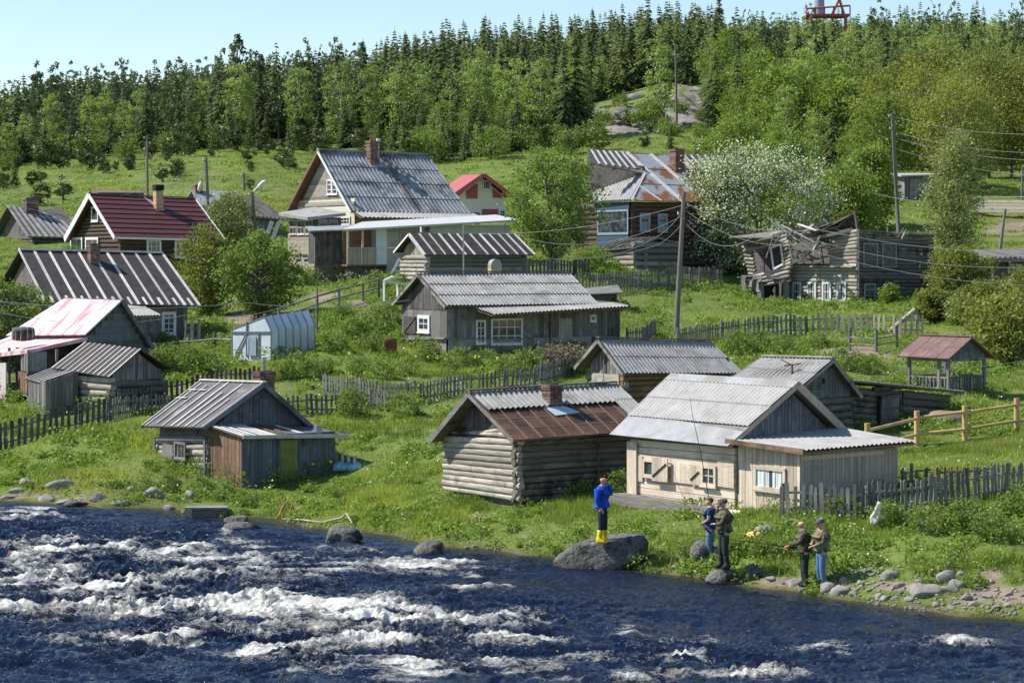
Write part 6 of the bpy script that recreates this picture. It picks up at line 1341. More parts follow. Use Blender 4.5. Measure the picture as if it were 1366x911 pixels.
BIG = rock_obj('big_boulder', WZ0(811, 762) + Vector((0, .9, .20)), 1.38, 1.0, .84, 5, 'huge grey boulder in the river carrying the man in blue', 'boulder', None, 'rock', cuts=13, hi=True, rough=.075)
for v_ in BIG.data.vertices:
    k_ = v_.co.x / 1.3; v_.co.z *= .80 + .34 * k_ if v_.co.z > 0 else 1
BIG.rotation_euler = (0, R(-5), R(-8))
rock_px(876, 758, 26, 22, 6, 'grey rock touching the right end of the huge boulder')
rock_px(457, 724, 56, 22, 7, 'angular grey boulder in shallow water below the meadow', hi=True)
rock_px(575, 741, 40, 20, 8, 'dark wet boulder splashed by the rapids')
rock_px(323, 709, 44, 14, 9, 'low smooth boulder just off the riverside hut bank')
rock_px(315, 696, 30, 9, 10, 'flat stone behind the low smooth boulder')
rock_px(134, 674, 34, 17, 12, 'dark rounded boulder at the left waterline'); rock_px(102, 675, 34, 9, 13, 'low flat rock left of the dark rounded boulder')
R14 = rock_px(968, 780, 46, 22, 14, 'dark boulder under the feet of the fisherman in camouflage'); rock_px(1010, 780, 38, 30, 15, 'blocky grey boulder between the two pairs of fishermen', hi=True)
rock_px(940, 758, 34, 34, 16, 'pale slanting boulder behind the fisherman in the navy shirt', ground=True); rock_px(957, 752, 14, 24, 26, 'narrow upright stone behind the fisherman in camouflage', ground=True)
rs_ = [(38, 650, 26, 12), (75, 655, 44, 14), (60, 668, 22, 8), (10, 668, 18, 8), (158, 677, 24, 8), (20, 662, 20, 8), (85, 672, 26, 8), (205, 665, 26, 16), (255, 668, 20, 14), (175, 655, 14, 8), (225, 680, 22, 7)]
for i, (x, y, a, c) in enumerate(rs_): rock_px(x, y, a, c, 40 + i, 'weathered stone among the grass at the left waterline', 'stones along the left waterline', 'rock_dry', ground=True, name='bank_stone', cat='stone')
rr = [(1105, 793, 24, 13), (1122, 798, 26, 16), (1108, 806, 18, 10), (1140, 800, 14, 8), (1186, 775, 26, 14), (1200, 790, 14, 10), (1172, 800, 12, 7), (1180, 806, 14, 8), (1236, 802, 50, 18), (1262, 778, 26, 18), (1278, 786, 22, 12), (1268, 795, 24, 12), (1290, 800, 16, 10), (1306, 780, 8, 12), (1323, 780, 10, 6), (1345, 795, 12, 8), (1150, 782, 16, 7), (1128, 777, 14, 8), (1215, 808, 14, 7), (1300, 812, 14, 8), (1330, 818, 16, 6), (1250, 812, 14, 7), (1060, 786, 20, 10), (1080, 790, 14, 6), (1030, 778, 18, 7), (1160, 790, 10, 6), (1228, 780, 12, 7), (1350, 812, 18, 6), (1195, 801, 10, 6), (1285, 770, 14, 7), (1020, 715, 30, 16), (1055, 700, 24, 8), (1120, 785, 10, 6), (1270, 815, 12, 5), (1318, 800, 14, 7), (900, 762, 14, 6)]
for i, (x, y, a, c) in enumerate(rr): rock_px(x, y, a, c, 80 + i, 'dry pale stone on the trampled right bank', 'stones on the right bank', 'rock_dry', ground=True, name='bank_stone', cat='stone')
pv, pf = [], []
IV1, IF1 = icosphere(1); rs = np.random.RandomState(3); n0 = 0
for i in range(900):
    px = rs.uniform(1080, 1400) if i % 3 else rs.uniform(-20, 1080); k = np.interp(px, CPX, [c[0][3] for c in CT]); D = k + abs(rs.normal()) * (1.3 if px > 1080 else .5) - .15
    x = (px - PX0) * D / F; s_ = rs.uniform(.015, .055) * (1.3 if rs.rand() < .1 else 1); z = Hs(x, D)
    pv.append(IV1 * np.array([s_ * rs.uniform(.8, 1.5), s_, s_ * .7]) * (1 + rs.uniform(-.2, .2, (len(IV1), 1))) + np.array([x, D, z + s_ * .2])); pf.append(IF1 + n0); n0 += len(IV1)
o = mesh_np('gravel', np.concatenate(pv), np.concatenate(pf), M['rock_dry'], var=np.repeat(rs.rand(900), len(IF1))); tag(o, kind='stuff')

# ================================================================== SMALL THINGS
def thing(name, label, cat, P, rz=0, group=None): return empty(name, P, rz, label, cat, group)
p = G(521, 473); t = thing('rusty_barrel', 'rusty open metal barrel in the garden left of the long house', 'barrel', p)
b = MB(); b.tube([(0, 0, -.1), (0, 0, .1), (0, 0, .12), (0, 0, .34), (0, 0, .36), (0, 0, .68)], [.27, .27, .285, .27, .285, .27], 18); b.tube([(0, 0, .681), (0, 0, .69)], .25, 18, 1); b.build('drum', [M['barrelrust'], M['black']], t)
p = G(1186, 596) if False else GD(1362, 80)
for (pts, lb, r_, mm) in (([(470, 704, .12), (462, 700, .3), (456, 698, .12), (430, 700, .06), (400, 697, .08), (378, 696, .1)], 'long grey hose lying on the bank below the riverside hut', .035, 'wood_pale_h'),):
    b = MB(); P = [G(x, y) + Vector((0, 0, z)) for x, y, z in pts]; b.tube([q - P[0] for q in P], r_, 7); o = b.build('hose', M[mm]); o.location = P[0]; tag(o, lb, 'hose')
P = G(381, 692); b = MB()
for (a, c) in (((0, 0, 0), (-.25, .1, .55)), ((.1, .1, 0), (.2, .0, .5)), ((0, .2, .1), (.5, 0, .35)), ((-.2, 0, .1), (.1, .2, .65)), ((-.3, .1, 0), (.0, 0, .5))): b.tube([a, c], .022, 6)
o = b.build('driftwood_sticks', mat('orange_sticks', (.45, .22, .08), (.55, .36, .16), vamt=.2, bs=0)); o.location = P; tag(o, 'small heap of orange-brown sticks on the bank by the hose', 'sticks')
P = G(262, 690); t = thing('timber_box', 'half-buried old timber box at the waterline below the riverside hut', 'timber box', P, R(5)); b = MB()
b.box((-.3, 0, -.3), (1.25, 0, 0), (0, .5, 0), (0, 0, .72)); b.build('crate_body', M['wood_dark_h'], t); b = MB(); b.box((-.35, -.04, -.3), (.22, 0, 0), (0, .12, 0), (0, 0, .78)); b.build('post', M['wood_tan_v'], t); b = MB(); b.box((-.34, -.03, .42), (1.3, 0, 0), (0, .6, 0), (0, 0, .05)); b.build('lid', M['wood_grey_h'], t)
P = G(1007, 723); b = MB(); V = IV3.copy(); V[:, 2] = np.clip(V[:, 2], -.4, 1); V *= np.array([.24, .16, .13]); V *= (1 + .35 * (fbm(V[:, 0] * 9, V[:, 1] * 9 + V[:, 2] * 9, 4, 3) - .5))[:, None]
o = mesh_np('yellow_bag', V, IF3, mat('yellow_plastic', (.75, .50, .08), (.80, .66, .25), vamt=.1, bs=.2), smooth=True); o.location = P + Vector((0, 0, .1)); tag(o, 'yellow plastic bag lying on the bank between the fishermen', 'bag')
P = W(1172, 670, 57.2); b = MB(); zz = 0
V = IV3.copy(); tz = (1 - V[:, 2]) / 2; rad_ = .03 + .11 * np.clip(tz * 1.5, 0, 1) * (1 - np.clip((tz - .8) * 3, 0, .8)); an_ = np.arctan2(V[:, 1], V[:, 0]); fold = 1 + .35 * np.sin(an_ * 5 + tz * 4) * tz
V = np.stack([np.cos(an_) * rad_ * fold - .12 * tz ** 2, np.sin(an_) * rad_ * .6 * fold - .04, -tz * .55 - .05 * np.sin(an_ * 3)], -1)
o = mesh_np('white_bag', V, IF3, M['white'], smooth=True); o.location = P; tag(o, 'white plastic bag hanging on the front picket fence', 'bag')
P = G(1258, 526) if False else GD(1276, 86); b = MB(); t = thing('stone_heap', 'heap of dull earth and boards behind the rail fence', 'heap', GD(1262, 80))
V = IV3 * np.array([.9, .6, .42]); V *= (1 + .5 * (fbm(V[:, 0] * 3, V[:, 1] * 3 + V[:, 2] * 3, 4, 4) - .5))[:, None]; mesh_np('earth_mound', V, IF3, M['soil'], parent=t)
b = MB(); b.bar((-.9, .1, .2), (.9, .3, .42), .2, .04); b.bar((-.6, -.1, .3), (.8, -.2, .3), .15, .04); b.build('board', M['wood_grey_h'], t)
t = thing('timber_stack', 'long pale stack of sawn timber on the right slope', 'timber stack', W(1298, 278, 178), R(-28)); b = MB()
for k in range(4):
    for j in range(3): b.box((random.uniform(-.3, .2), j * .35, -.3 + k * .25), (7.5, 0, -.15), (0, .32, 0), (0, 0, .22))
b.bar((-.6, 0, .9), (5, .3, .85), .3, .06); b.build('plank_layers', M['wood_cream_h'], t)
t = thing('wooden_ramps', 'pair of white boards leaning upright beside the street lamp', 'boards', W(347, 330, 150)); b = MB()
b.bar((0, 0, -.4), (.8, 0, 1.75), .28, .06, up=(0, 1, 0)); b.build('board', M['white'], t); b = MB(); b.bar((.45, .1, -.4), (1.25, .1, 1.7), .28, .06, up=(0, 1, 0)); b.build('board', M['white'], t)
# silver car behind the plank hut
t = thing('parked_car', 'silver car half hidden beside the plank hut', 'car', W(1317, 362, 140), R(200)); b = MB()
prof = [(-1.9, .3), (-1.95, .65), (-1.2, .85), (-.7, 1.3), (.6, 1.35), (1.2, .9), (1.9, .75), (2.0, .35)]
for y in (-.75, .75): pass
vs = [(x, -.75, z) for x, z in prof] + [(x, .75, z) for x, z in prof]; n_ = len(prof)
b.add(vs, [tuple(range(n_))[::-1], tuple(range(n_, 2 * n_))] + [(i, (i + 1) % n_, n_ + (i + 1) % n_, n_ + i)[::1] for i in range(n_)], 0, .5); b.build('body', mat('silver_car_paint', (.55, .57, .60), (.62, .64, .66), rough=.25, metal=.6, vamt=0, bs=0), t)
b = MB(); b.box((-.65, -.77, .9), (1.25, 0, 0), (0, 1.54, 0), (0, 0, .32)); b.build('window', M['glass'], t)
for x in (-1.2, 1.2):
    for y in (-.75, .6): b = MB(); b.tube([(x, y, .3), (x, y + .15, .3)], .3, 14); b.build('wheel', M['black'], t)
# woodpile under barn, logs near the shelter
t = thing('firewood_pile', 'dark heap of firewood under the raised barn', 'firewood', GD(440, 138)); b = MB()
for k in range(60): x, y, z = random.uniform(-.9, 2.6), random.uniform(-.3, .3), random.uniform(-.1, .9); b.tube([(x, y - .2, z), (x + random.uniform(-.2, .2), y + .2, z)], .07, 6)
b.build('split_logs', M['wood_dark_h'], t)['kind'] = 'stuff'
# blue cloth + planks near the left end of the big log
t = thing('platform_mast', 'red railed platform of a mast rising above the hill trees', 'mast', W(1105, 60, 400)); b = MB(); Q_ = lambda x, y, d=400: W(x, y, d) - t.location
for (a, c) in (((1076, 20), (1134, 20)), ((1076, 12), (1134, 8))): b.tube([Q_(*a), Q_(*c)], .18, 6); b.tube([Q_(a[0], a[1], 404), Q_(c[0], c[1], 404)], .18, 6)
for x in (1076, 1088, 1100, 1112, 1123, 1134): b.tube([Q_(x, 20), Q_(x, 9)], .12, 6)
b.box(Q_(1075, 22), (7.8, 0, 0), (0, 4, 0), (0, 0, .25)); b.build('platform', mat('dull_red_steel', (.35, .10, .09), (.42, .15, .13), vamt=.1, bs=0), t)
b = MB(); b.tube([Q_(1093, 22, 402), Q_(1093, -10, 402)], .9, 12); b.build('column', mat('dull_blue_steel', (.25, .28, .34), (.3, .33, .38), vamt=.1, bs=0), t)
b = MB(); b.tube([Q_(1110, 20), Q_(1122, -6)], .25, 6); b.tube([Q_(1126, 20), Q_(1118, -6)], .25, 6); b.tube([Q_(1082, 100), Q_(1082, 20)], .3, 6); b.tube([Q_(1128, 100), Q_(1128, 20)], .3, 6); b.build('strut', M['redpaint'], t)

# ================================================================== PEOPLE
def skin_obj(name, nodes, edges, mat_, parent, sub=1):
    me = bpy.data.meshes.new(name); me.from_pydata([n[0] for n in nodes], edges, []); ob = bpy.data.objects.new(name, me); C.objects.link(ob)
    ob.modifiers.new('skin', 'SKIN'); 
    if not me.skin_vertices: bpy.context.view_layer.objects.active = ob
    sv = me.skin_vertices[0].data
    for i, n in enumerate(nodes): r = n[1]; sv[i].radius = (r, r) if not isinstance(r, tuple) else r; sv[i].use_root = (i == 0)
    ss = ob.modifiers.new('sub', 'SUBSURF'); ss.levels = sub; ss.render_levels = sub
    dg = bpy.context.evaluated_depsgraph_get(); dg.update(); m2 = bpy.data.meshes.new_from_object(ob.evaluated_get(dg)); bpy.data.objects.remove(ob)
    m2.materials.clear(); m2.materials.append(mat_)
    m2.polygons.foreach_set('use_smooth', np.ones(len(m2.polygons), bool)); o = bpy.data.objects.new(name, m2); C.objects.link(o); o.parent = parent
    return o
SKIN = mat('skin', (.50, .27, .19), (.58, .33, .24), rough=.55, vamt=0, bs=0)
def camo(name, a, b_c, c_):
    m, t, p, out = newmat(name); col = mixc(t, rng_(t, noise(t, (1, 1, 1), 9, 2), .46, .5), a, b_c); col = mixc(t, rng_(t, noise(t, (1, 1, 1.1), 14, 2), .56, .6), col, c_)
    t.links.new(col, p.inputs['Base Color']); p.inputs['Roughness'].default_value = .9; return m
CAMO = camo('camouflage_cloth', (.055, .05, .028), (.12, .105, .06), (.02, .018, .012)); CAMO2 = camo('light_camouflage_cloth', (.095, .09, .05), (.19, .175, .105), (.03, .027, .018))
def cloth(n, c): return mat(n, tuple(x * .85 for x in c), tuple(min(1, x * 1.15) for x in c), (1, 1, 1), 5, rough=.9, vamt=0, bs=.3)
def person(label, P, face, top, trou, shoe, el, wr, sc_=1.0, hair=None, hat=None, kn=((.03, 0), (.03, 0)), boots=False, stance=.10, head=(0.02, 0.), sleeves=True, lean=0., trouser_top=.98):
    r0 = empty('person', P, R(face), label, 'person'); r0.scale = (sc_, sc_, sc_)
    lx = lean
    pel, bel, che, up, nk = (0, 0, .96), (lx * .3, 0, 1.1), (lx * .7, 0, 1.27), (lx, 0, 1.41), (lx + .01, 0, 1.50)
    hd = (lx + .02 + head[0], head[1], 1.60); tp = (lx + .0 + head[0], head[1], 1.685)
    hips = [(0, s * .085, .90) for s in (1, -1)]; knee = [(kn[i][0], s * (.09 + kn[i][1]), .50) for i, s in enumerate((1, -1))]; ank = [(-.02 + kn[i][0] * .3, s * stance, .09) for i, s in enumerate((1, -1))]
    sh = [(lx, s * .175, 1.40) for s in (1, -1)]
    n = [(pel, .13), (bel, .125), (che, .14), (up, .11), (nk, .055), ((hd[0] + .015, hd[1], hd[2] - .035), .068), (hd, .098), (tp, .082)]; e = [(0, 1), (1, 2), (2, 3), (3, 4), (4, 5), (5, 6), (6, 7)]
    n.append(((hd[0] + .10, hd[1], hd[2] - .015), .013)); e.append((6, len(n) - 1))
    for s in (1, -1): n.append(((hd[0] - .01, hd[1] + s * .092, hd[2]), .016)); e.append((6, len(n) - 1))
    for i in range(2):
        b0 = len(n); n += [(hips[i], .088), (knee[i], .06), (ank[i], .042), ((ank[i][0] + .15, ank[i][1] + .02 * (1 - 2 * i), .045), .034)]; e += [(0, b0), (b0, b0 + 1), (b0 + 1, b0 + 2), (b0 + 2, b0 + 3)]
        b0 = len(n); E_, W_ = Vector(el[i]), Vector(wr[i]); d = (W_ - E_).normalized(); pa = W_ + d * .07
        n += [(sh[i], .062), (tuple(E_), .044), (tuple(W_), .029), (tuple(pa), .033)]; e += [(3, b0), (b0, b0 + 1), (b0 + 1, b0 + 2), (b0 + 2, b0 + 3)]
        sd = d.cross(Vector((0, 0, 1))); sd = sd.normalized() if sd.length > .1 else Vector((0, 1, 0)); dn = d.cross(sd)
        if dn.z > 0: dn = -dn
        for k in range(4):
            q = pa + sd * (k - 1.5) * .017 + d * .035; q2 = q + d * (.03 - .004 * abs(k - 1)) + dn * .022; b1 = len(n); n += [(tuple(q), .0095), (tuple(q2), .008)]; e += [(b0 + 3, b1), (b1, b1 + 1)]
        q = pa - sd * .035; q2 = q + d * .03 + dn * .012; b1 = len(n); n += [(tuple(q), .010), (tuple(q2), .009)]; e += [(b0 + 3, b1), (b1, b1 + 1)]
    body = skin_obj('body', n, e, SKIN, r0, 1)
    # jacket or shirt
    n = [(bel, .172), ((0, 0, .95), .168), (che, .190), (up, .14), ((nk[0], nk[1], nk[2] - .02), .075), ((0, 0, .82), .150)]; e = [(0, 1), (0, 2), (2, 3), (3, 4), (1, 5)]
    for i in range(2):
        E_, W_ = Vector(el[i]), Vector(wr[i]); S_ = Vector(sh[i]); b0 = len(n)
        if sleeves: n += [(sh[i], .098), (tuple(E_), .074), (tuple(E_.lerp(W_, .95)), .054)]; e += [(3, b0), (b0, b0 + 1), (b0 + 1, b0 + 2)]
        else: n += [(sh[i], .080), (tuple(S_.lerp(E_, .65)), .064)]; e += [(3, b0), (b0, b0 + 1)]
    skin_obj('jacket' if sleeves else 'shirt', n, e, top, r0, 1)
    n = [((0, 0, .95), .142), ((0, 0, trouser_top), .138)]; e = [(0, 1)]
    for i in range(2):
        b0 = len(n); K = Vector(knee[i]); A_ = Vector(ank[i]); lo = A_.lerp(K, .75 if boots else .08)
        n += [(hips[i], .122), (knee[i], .092), (tuple(A_.lerp(K, .5 if boots else .12)), .078)]; e += [(0, b0), (b0, b0 + 1), (b0 + 1, b0 + 2)]
    skin_obj('trousers', n, e, trou, r0, 1)
    for i in range(2):
        K = Vector(knee[i]); A_ = Vector(ank[i]); u_ = A_.lerp(K, .72 if boots else .2); s = (1 - 2 * i)
        skin_obj('boot' if boots else 'shoe', [((A_.x, A_.y, .055), .066), (tuple(A_.lerp(K, .35 if boots else .1)), .072), (tuple(u_), .105 if boots else .055), ((A_.x + .10, A_.y + .012 * s, .048), .058), ((A_.x + .19, A_.y + .02 * s, .042), .045), ((A_.x - .05, A_.y, .05), .05)], [(0, 1), (1, 2), (0, 3), (3, 4), (0, 5)], shoe, r0, 1)
    if hair: 
        V = IV3.copy(); V *= np.array([.102, .092, .085]); V = V + np.array([hd[0] - .02, hd[1], hd[2] + .045]); keep = ((IV3[:, 2] > -.1) | (IV3[:, 0] < -.35)); Fk = IF3[keep[IF3].all(1)]; mesh_np('hair', V, Fk, hair, parent=r0, smooth=True)
    if hat:
        b = MB(); c = Vector((hd[0] - .01, hd[1], hd[2] + .055)); b.tube([c + Vector((0, 0, -.02)), c + Vector((0, 0, .05)), c + Vector((0, 0, .075))], [.105, .112, .07], 16, 0, .5)
        b.slab(c + Vector((.06, -.075, -.005)), c + Vector((.175, -.05, -.03)), c + Vector((.175, .05, -.03)), c + Vector((.06, .075, -.005)), .012, 0, .5); b.build('cap', hat, r0)
    fm_ = MB()
    for s in (1, -1): fm_.tube([(hd[0] + .078, hd[1] + s * .032, hd[2] + .012), (hd[0] + .089, hd[1] + s * .032, hd[2] + .012)], .011, 8)
    fm_.bar((hd[0] + .083, hd[1] - .025, hd[2] - .055), (hd[0] + .083, hd[1] + .025, hd[2] - .055), .008, .008); fm_.build('face_features', M['black'], r0)
    return r0
DARK = cloth('dark_trousers', (.03, .032, .04)); JEAN = cloth('blue_jeans', (.10, .18, .30)); BLUE = cloth('bright_blue_fleece', (.012, .07, .42)); NAVY = cloth('navy_cotton', (.02, .045, .13)); RUB = cloth('dark_rubber', (.03, .032, .03)); KH = cloth('dark_green_trousers', (.03, .04, .032))
YEL = mat('yellow_rubber', (.75, .52, .01), (.80, .60, .02), rough=.4, vamt=0, bs=0); HAIR = mat('short_brown_hair', (.07, .045, .03), (.11, .07, .05), bs=0, vamt=0); GREYCAP = cloth('grey_cap_cloth', (.09, .095, .11))
BLD = mat('greying_cropped_hair', (.22, .19, .17), (.3, .26, .24), bs=0, vamt=0)
dp = bpy.context.evaluated_depsgraph_get()
def top_of(ob, x, y):
    bpy.context.view_layer.update(); mi = ob.matrix_world.inverted(); o_ = mi @ Vector((x, y, 20)); d_ = (mi.to_3x3() @ Vector((0, 0, -1))).normalized(); ok, lo, nn, ii = ob.ray_cast(o_, d_)
    return (ob.matrix_world @ lo).z if ok else None
x1 = (803 - PX0) * 58.0 / F; zt_ = top_of(BIG, x1, 58.0)
P1 = person('man in a bright blue fleece and yellow rubber boots standing on the huge boulder', Vector((x1, 58.0, (zt_ if zt_ else .75) - .01)), -28, BLUE, DARK, YEL, [(.16, .25, 1.22), (-.03, -.26, 1.13)], [(.13, .10, 1.54), (.08, -.20, .90)], 1.0, boots=True, stance=.16)
P2 = person('fisherman in a navy t-shirt and jeans holding an upright rod', G(948, 750), 165, NAVY, JEAN, RUB, [(.02, .24, 1.14), (.10, -.27, 1.20)], [(.19, .10, 1.04), (.42, -.20, 1.30)], .95, hair=HAIR, sleeves=False)
x3 = (966 - PX0) * 55.45 / F
P3 = person('fisherman in brown camouflage and cap standing on a dark boulder', Vector((x3, 55.45, (top_of(R14, x3, 55.45) or .3) - .01)), 205, CAMO, KH, RUB, [(.20, .20, 1.13), (.05, -.27, 1.25)], [(.27, .02, 1.12), (.12, -.10, 1.48)], 1.0, hat=CAMO, boots=True, stance=.14)
P4 = person('bald fisherman in dark camouflage stretching a rod towards the river', G(1074, 783), 186, CAMO, KH, RUB, [(.20, .22, 1.16), (.14, -.24, 1.14)], [(.50, .16, 1.06), (.40, -.12, 1.02)], .93, boots=True, lean=.05, stance=.12)
P5 = person('fisherman in light camouflage jacket, jeans and grey flat cap', G(1096, 784), 200, CAMO2, JEAN, RUB, [(.08, .24, 1.13), (.06, -.25, 1.13)], [(.30, .12, 1.06), (.26, -.02, 1.12)], .95, hat=GREYCAP, stance=.11)
def rod(label, pts, r0=.014, r1=.004):
    P = [W(*p) for p in pts]; b = MB(); n_ = len(P); b.tube([q - P[0] for q in P], [r0 + (r1 - r0) * i / (n_ - 1) for i in range(n_)], 6); 
    fo = empty('fishing_rod', P[0], 0, label, 'fishing rod', 'fishing rods'); b.build('rod_blank', RODM, fo); c = MB(); d = (P[1] - P[0]).normalized(); c.tube([(0, 0, 0), d * .35], .02, 8); c.build('rod_handle', M['black'], fo)
    c = MB(); q = d * .42; c.tube([q + Vector((0, -.02, -.05)), q + Vector((0, .04, -.05))], .035, 10); c.build('reel', M['metal'], fo)
RODM = mat('dark_rod', (.02, .025, .03), (.04, .045, .05), rough=.3, vamt=0, bs=0)
rod('upright rod held by the fisherman in the navy t-shirt', [(952, 722, 57.4), (944, 655, 57.4), (934, 600, 57.3), (924, 555, 57.2), (920, 527, 57.2)])
rod('thin rod raised to the left by the fisherman in the navy t-shirt', [(948, 712, 57.0), (934, 696, 56.5), (915, 670, 56), (902, 640, 55.6), (892, 604, 55.2)], .008, .003)
rod('long rod stretched over the water by the bald fisherman', [(1068, 731, 54.6), (1040, 728, 54.4), (990, 721, 54), (940, 715, 53.6), (880, 709, 53.2)])
rod('shorter rod held low by the fisherman in the grey cap', [(1084, 736, 54.2), (1050, 731, 54.0), (1010, 719, 53.8), (975, 711, 53.6)], .012, .004)
rod('unattended rod propped on the stones, leaning against the slope', [(1242, 786, 52.3), (1262, 760, 52.8), (1296, 716, 53.6), (1332, 668, 55)], .014, .004)

rq = np.random.RandomState(77)
for i in range(26):
    px = rq.choice([rq.uniform(785, 870), rq.uniform(860, 945)]); py = rq.uniform(125, 185) if px > 840 else rq.uniform(150, 185)
    p = G(px, py, 250); s_ = rq.uniform(.7, 2.2)
    rock_obj('rock_ledge', p + Vector((0, 0, -.2)), s_ * rq.uniform(1.1, 1.9), s_, s_ * rq.uniform(.35, .6), 500 + i, 'grey rock ledge in the bare outcrop on the forested hill', 'rock', 'ledges of the rocky outcrop', 'rock_dry', cuts=12, rz=rq.uniform(-.5, .5))
# ================================================================== VEGETATION
rs = np.random.RandomState(7)
def rot_frames(n, rs, up=0.0):
    a = rs.normal(size=(n, 3)); a /= np.linalg.norm(a, axis=1)[:, None]; b = rs.normal(size=(n, 3)); b[:, 2] += up * 0
    b -= (a * b).sum(1)[:, None] * a; b /= np.linalg.norm(b, axis=1)[:, None] + 1e-9; return a, b
def leaf_quads(P, size, rs, asp=.6, hang=0):
    n = len(P); a, b = rot_frames(n, rs); s_ = np.asarray(size) * rs.uniform(.7, 1.3, n)
    if hang: a[:, 2] -= hang; a /= np.linalg.norm(a, axis=1)[:, None]
    A = a * s_[:, None]; B = b * (s_ * asp)[:, None]
    V = np.stack([P - A, P + B * .9 - A * .1, P + A, P - B * .9 - A * .1], 1).reshape(-1, 3)
    return V, np.arange(4 * n).reshape(n, 4)
def crown_pts(rs, Hh, Rr, zb, nclump, per, cr, shape=.5, asym=.25, inner=.45, top=1.0):
    """leaf positions gathered in clumps through the crown's volume"""
    C_ = []; 
    while len(C_) < nclump:
        v = rs.normal(size=3); v /= np.linalg.norm(v); r = rs.uniform(inner, 1.0) ** .6
        t = (v[2] * r + 1) / 2; prof = (np.sin(np.pi * np.clip(t, 0, 1) ** shape)) ** .5 if shape != 1 else 1
        lump = 1 + asym * (fbm(v[0] * 2.2 + Rr, v[1] * 2.2 + v[2] * 2.5 + Hh, int(rs.randint(3)) * 0 + 9, 2) - .5) * 2
        C_.append([v[0] * r * Rr * lump, v[1] * r * Rr * lump, zb + (Hh - zb) * t])
    C_ = np.array(C_); n = nclump * per
    k = np.repeat(np.arange(nclump), per); cs = cr * rs.uniform(.55, 1.25, nclump)
    off = rs.normal(size=(n, 3)) * cs[k][:, None] * np.array([1, 1, .62]); P = C_[k] + off
    tone = np.clip(.5 + .28 * rs.normal(size=nclump)[k] * .8 + .15 * rs.normal(size=n), 0, 1)
    return P, tone, C_
def trunk_mb(rs, Hh, r0, zb, clumps, nl=9, lean=.04, multi=1):
    b = MB(); 
    for q in range(multi):
        lx, ly = rs.uniform(-1, 1, 2) * lean * Hh * (1 + (multi > 1) * 3); hx, hy = (0, 0) if multi == 1 else rs.uniform(-.15, .15, 2)
        pts = [Vector((hx + lx * t * t + rs.uniform(-.02, .02) * Hh * .3 * (t > 0), hy + ly * t * t, -.3 + (Hh * .86 + .3) * t)) for t in (0, .15, .35, .55, .75, 1)]
        b.tube(pts, [r0 * f / (1 + .25 * (multi - 1)) for f in (1.25, .95, .75, .52, .3, .08)], 8, 0, .5)
        for c in clumps[rs.choice(len(clumps), min(nl, len(clumps)), replace=False)]:
            t = np.clip((c[2] - Hh * .16) / (Hh * .86), .2, .9); k = t * 5; i = int(k); p = pts[i].lerp(pts[min(i + 1, 5)], k - i); p.z = min(p.z, c[2] - .05)
            m_ = p.lerp(Vector(c), .5) + Vector((0, 0, -.06 * Hh * .3)); b.tube([p, m_, Vector(c)], [r0 * .34, r0 * .2, r0 * .05], 5, 0, .5, cap=False)
    return b
def broadleaf(name, rs, Hh, Rr, zb, nclump, per, cr, ls, lm, bm='bark', r0=.16, multi=1, **k):
    root = empty(name, (0, 0, 0)); P, tone, Cl = crown_pts(rs, Hh, Rr, zb, nclump, per, cr, **k)
    V, Fq = leaf_quads(P, ls, rs); mesh_np('crown', V, Fq, M[lm], var=tone, parent=root)
    trunk_mb(rs, Hh, r0, zb, Cl, multi=multi).build('trunk', M[bm], root)
    return root
def conifer(name, rs, Hh, Rr, zb, lm, dens=1.0, pine=False):
    root = empty(name, (0, 0, 0)); Vs = []; tn = []
    nz = int((Hh - zb) / .38 * dens); 
    for i in range(nz):
        t = (i + rs.rand()) / nz; z = zb + (Hh - zb) * t; r = Rr * ((1 - t) ** .85 * .95 + .03) * rs.uniform(.75, 1.12)
        nb = int((6 + 5 * (1 - t)) * dens)
        for j in range(nb):
            az = rs.uniform(0, 2 * np.pi); rr = r * rs.uniform(.6, 1.15); d = np.array([np.cos(az), np.sin(az), 0]); sdv = np.array([-np.sin(az), np.cos(az), 0]); tone = np.clip(rs.normal(.5, .25), 0, 1)
            for q in (.30, .52, .74, .95):
                p = d * rr * q + np.array([0, 0, z - rr * q * (.32 + .2 * q) + .04 * Hh * .05]); wd = (.20 + .10 * rr) * (1.15 - q * .55); L = .26 * rr + .12
                tipz = -.10 * rr - .08; j_ = rs.uniform(-.3, .3); ca, sa = np.cos(j_), np.sin(j_); dd = d * ca + sdv * sa; ss = sdv * ca - d * sa
                Vs.append([p - ss * wd * .5 + [0, 0, .03], p + dd * L * .55 - ss * wd + [0, 0, tipz * 1.3], p + dd * L + [0, 0, tipz], p + dd * L * .55 + ss * wd + [0, 0, tipz * 1.3]]); tn.append(np.clip(tone + .25 * (q - .6), 0, 1))
    Vs = np.array(Vs).reshape(-1, 3); n = len(Vs) // 4
    tip = np.array([[-.05, 0, Hh - .5], [.05, 0, Hh - .5], [.02, 0, Hh + .35], [-.02, 0, Hh + .35]]); Vs = np.concatenate([Vs, tip]); tn.append(.5)
    mesh_np('crown', Vs, np.arange(4 * (n + 1)).reshape(-1, 4), M[lm], var=np.array(tn), parent=root)
    b = MB(); b.tube([(0, 0, -.4), (0, 0, Hh * .5), (0, 0, Hh * .95)], [.17, .11, .03], 7, 0, .5); b.build('trunk', M['bark'], root)
    return root
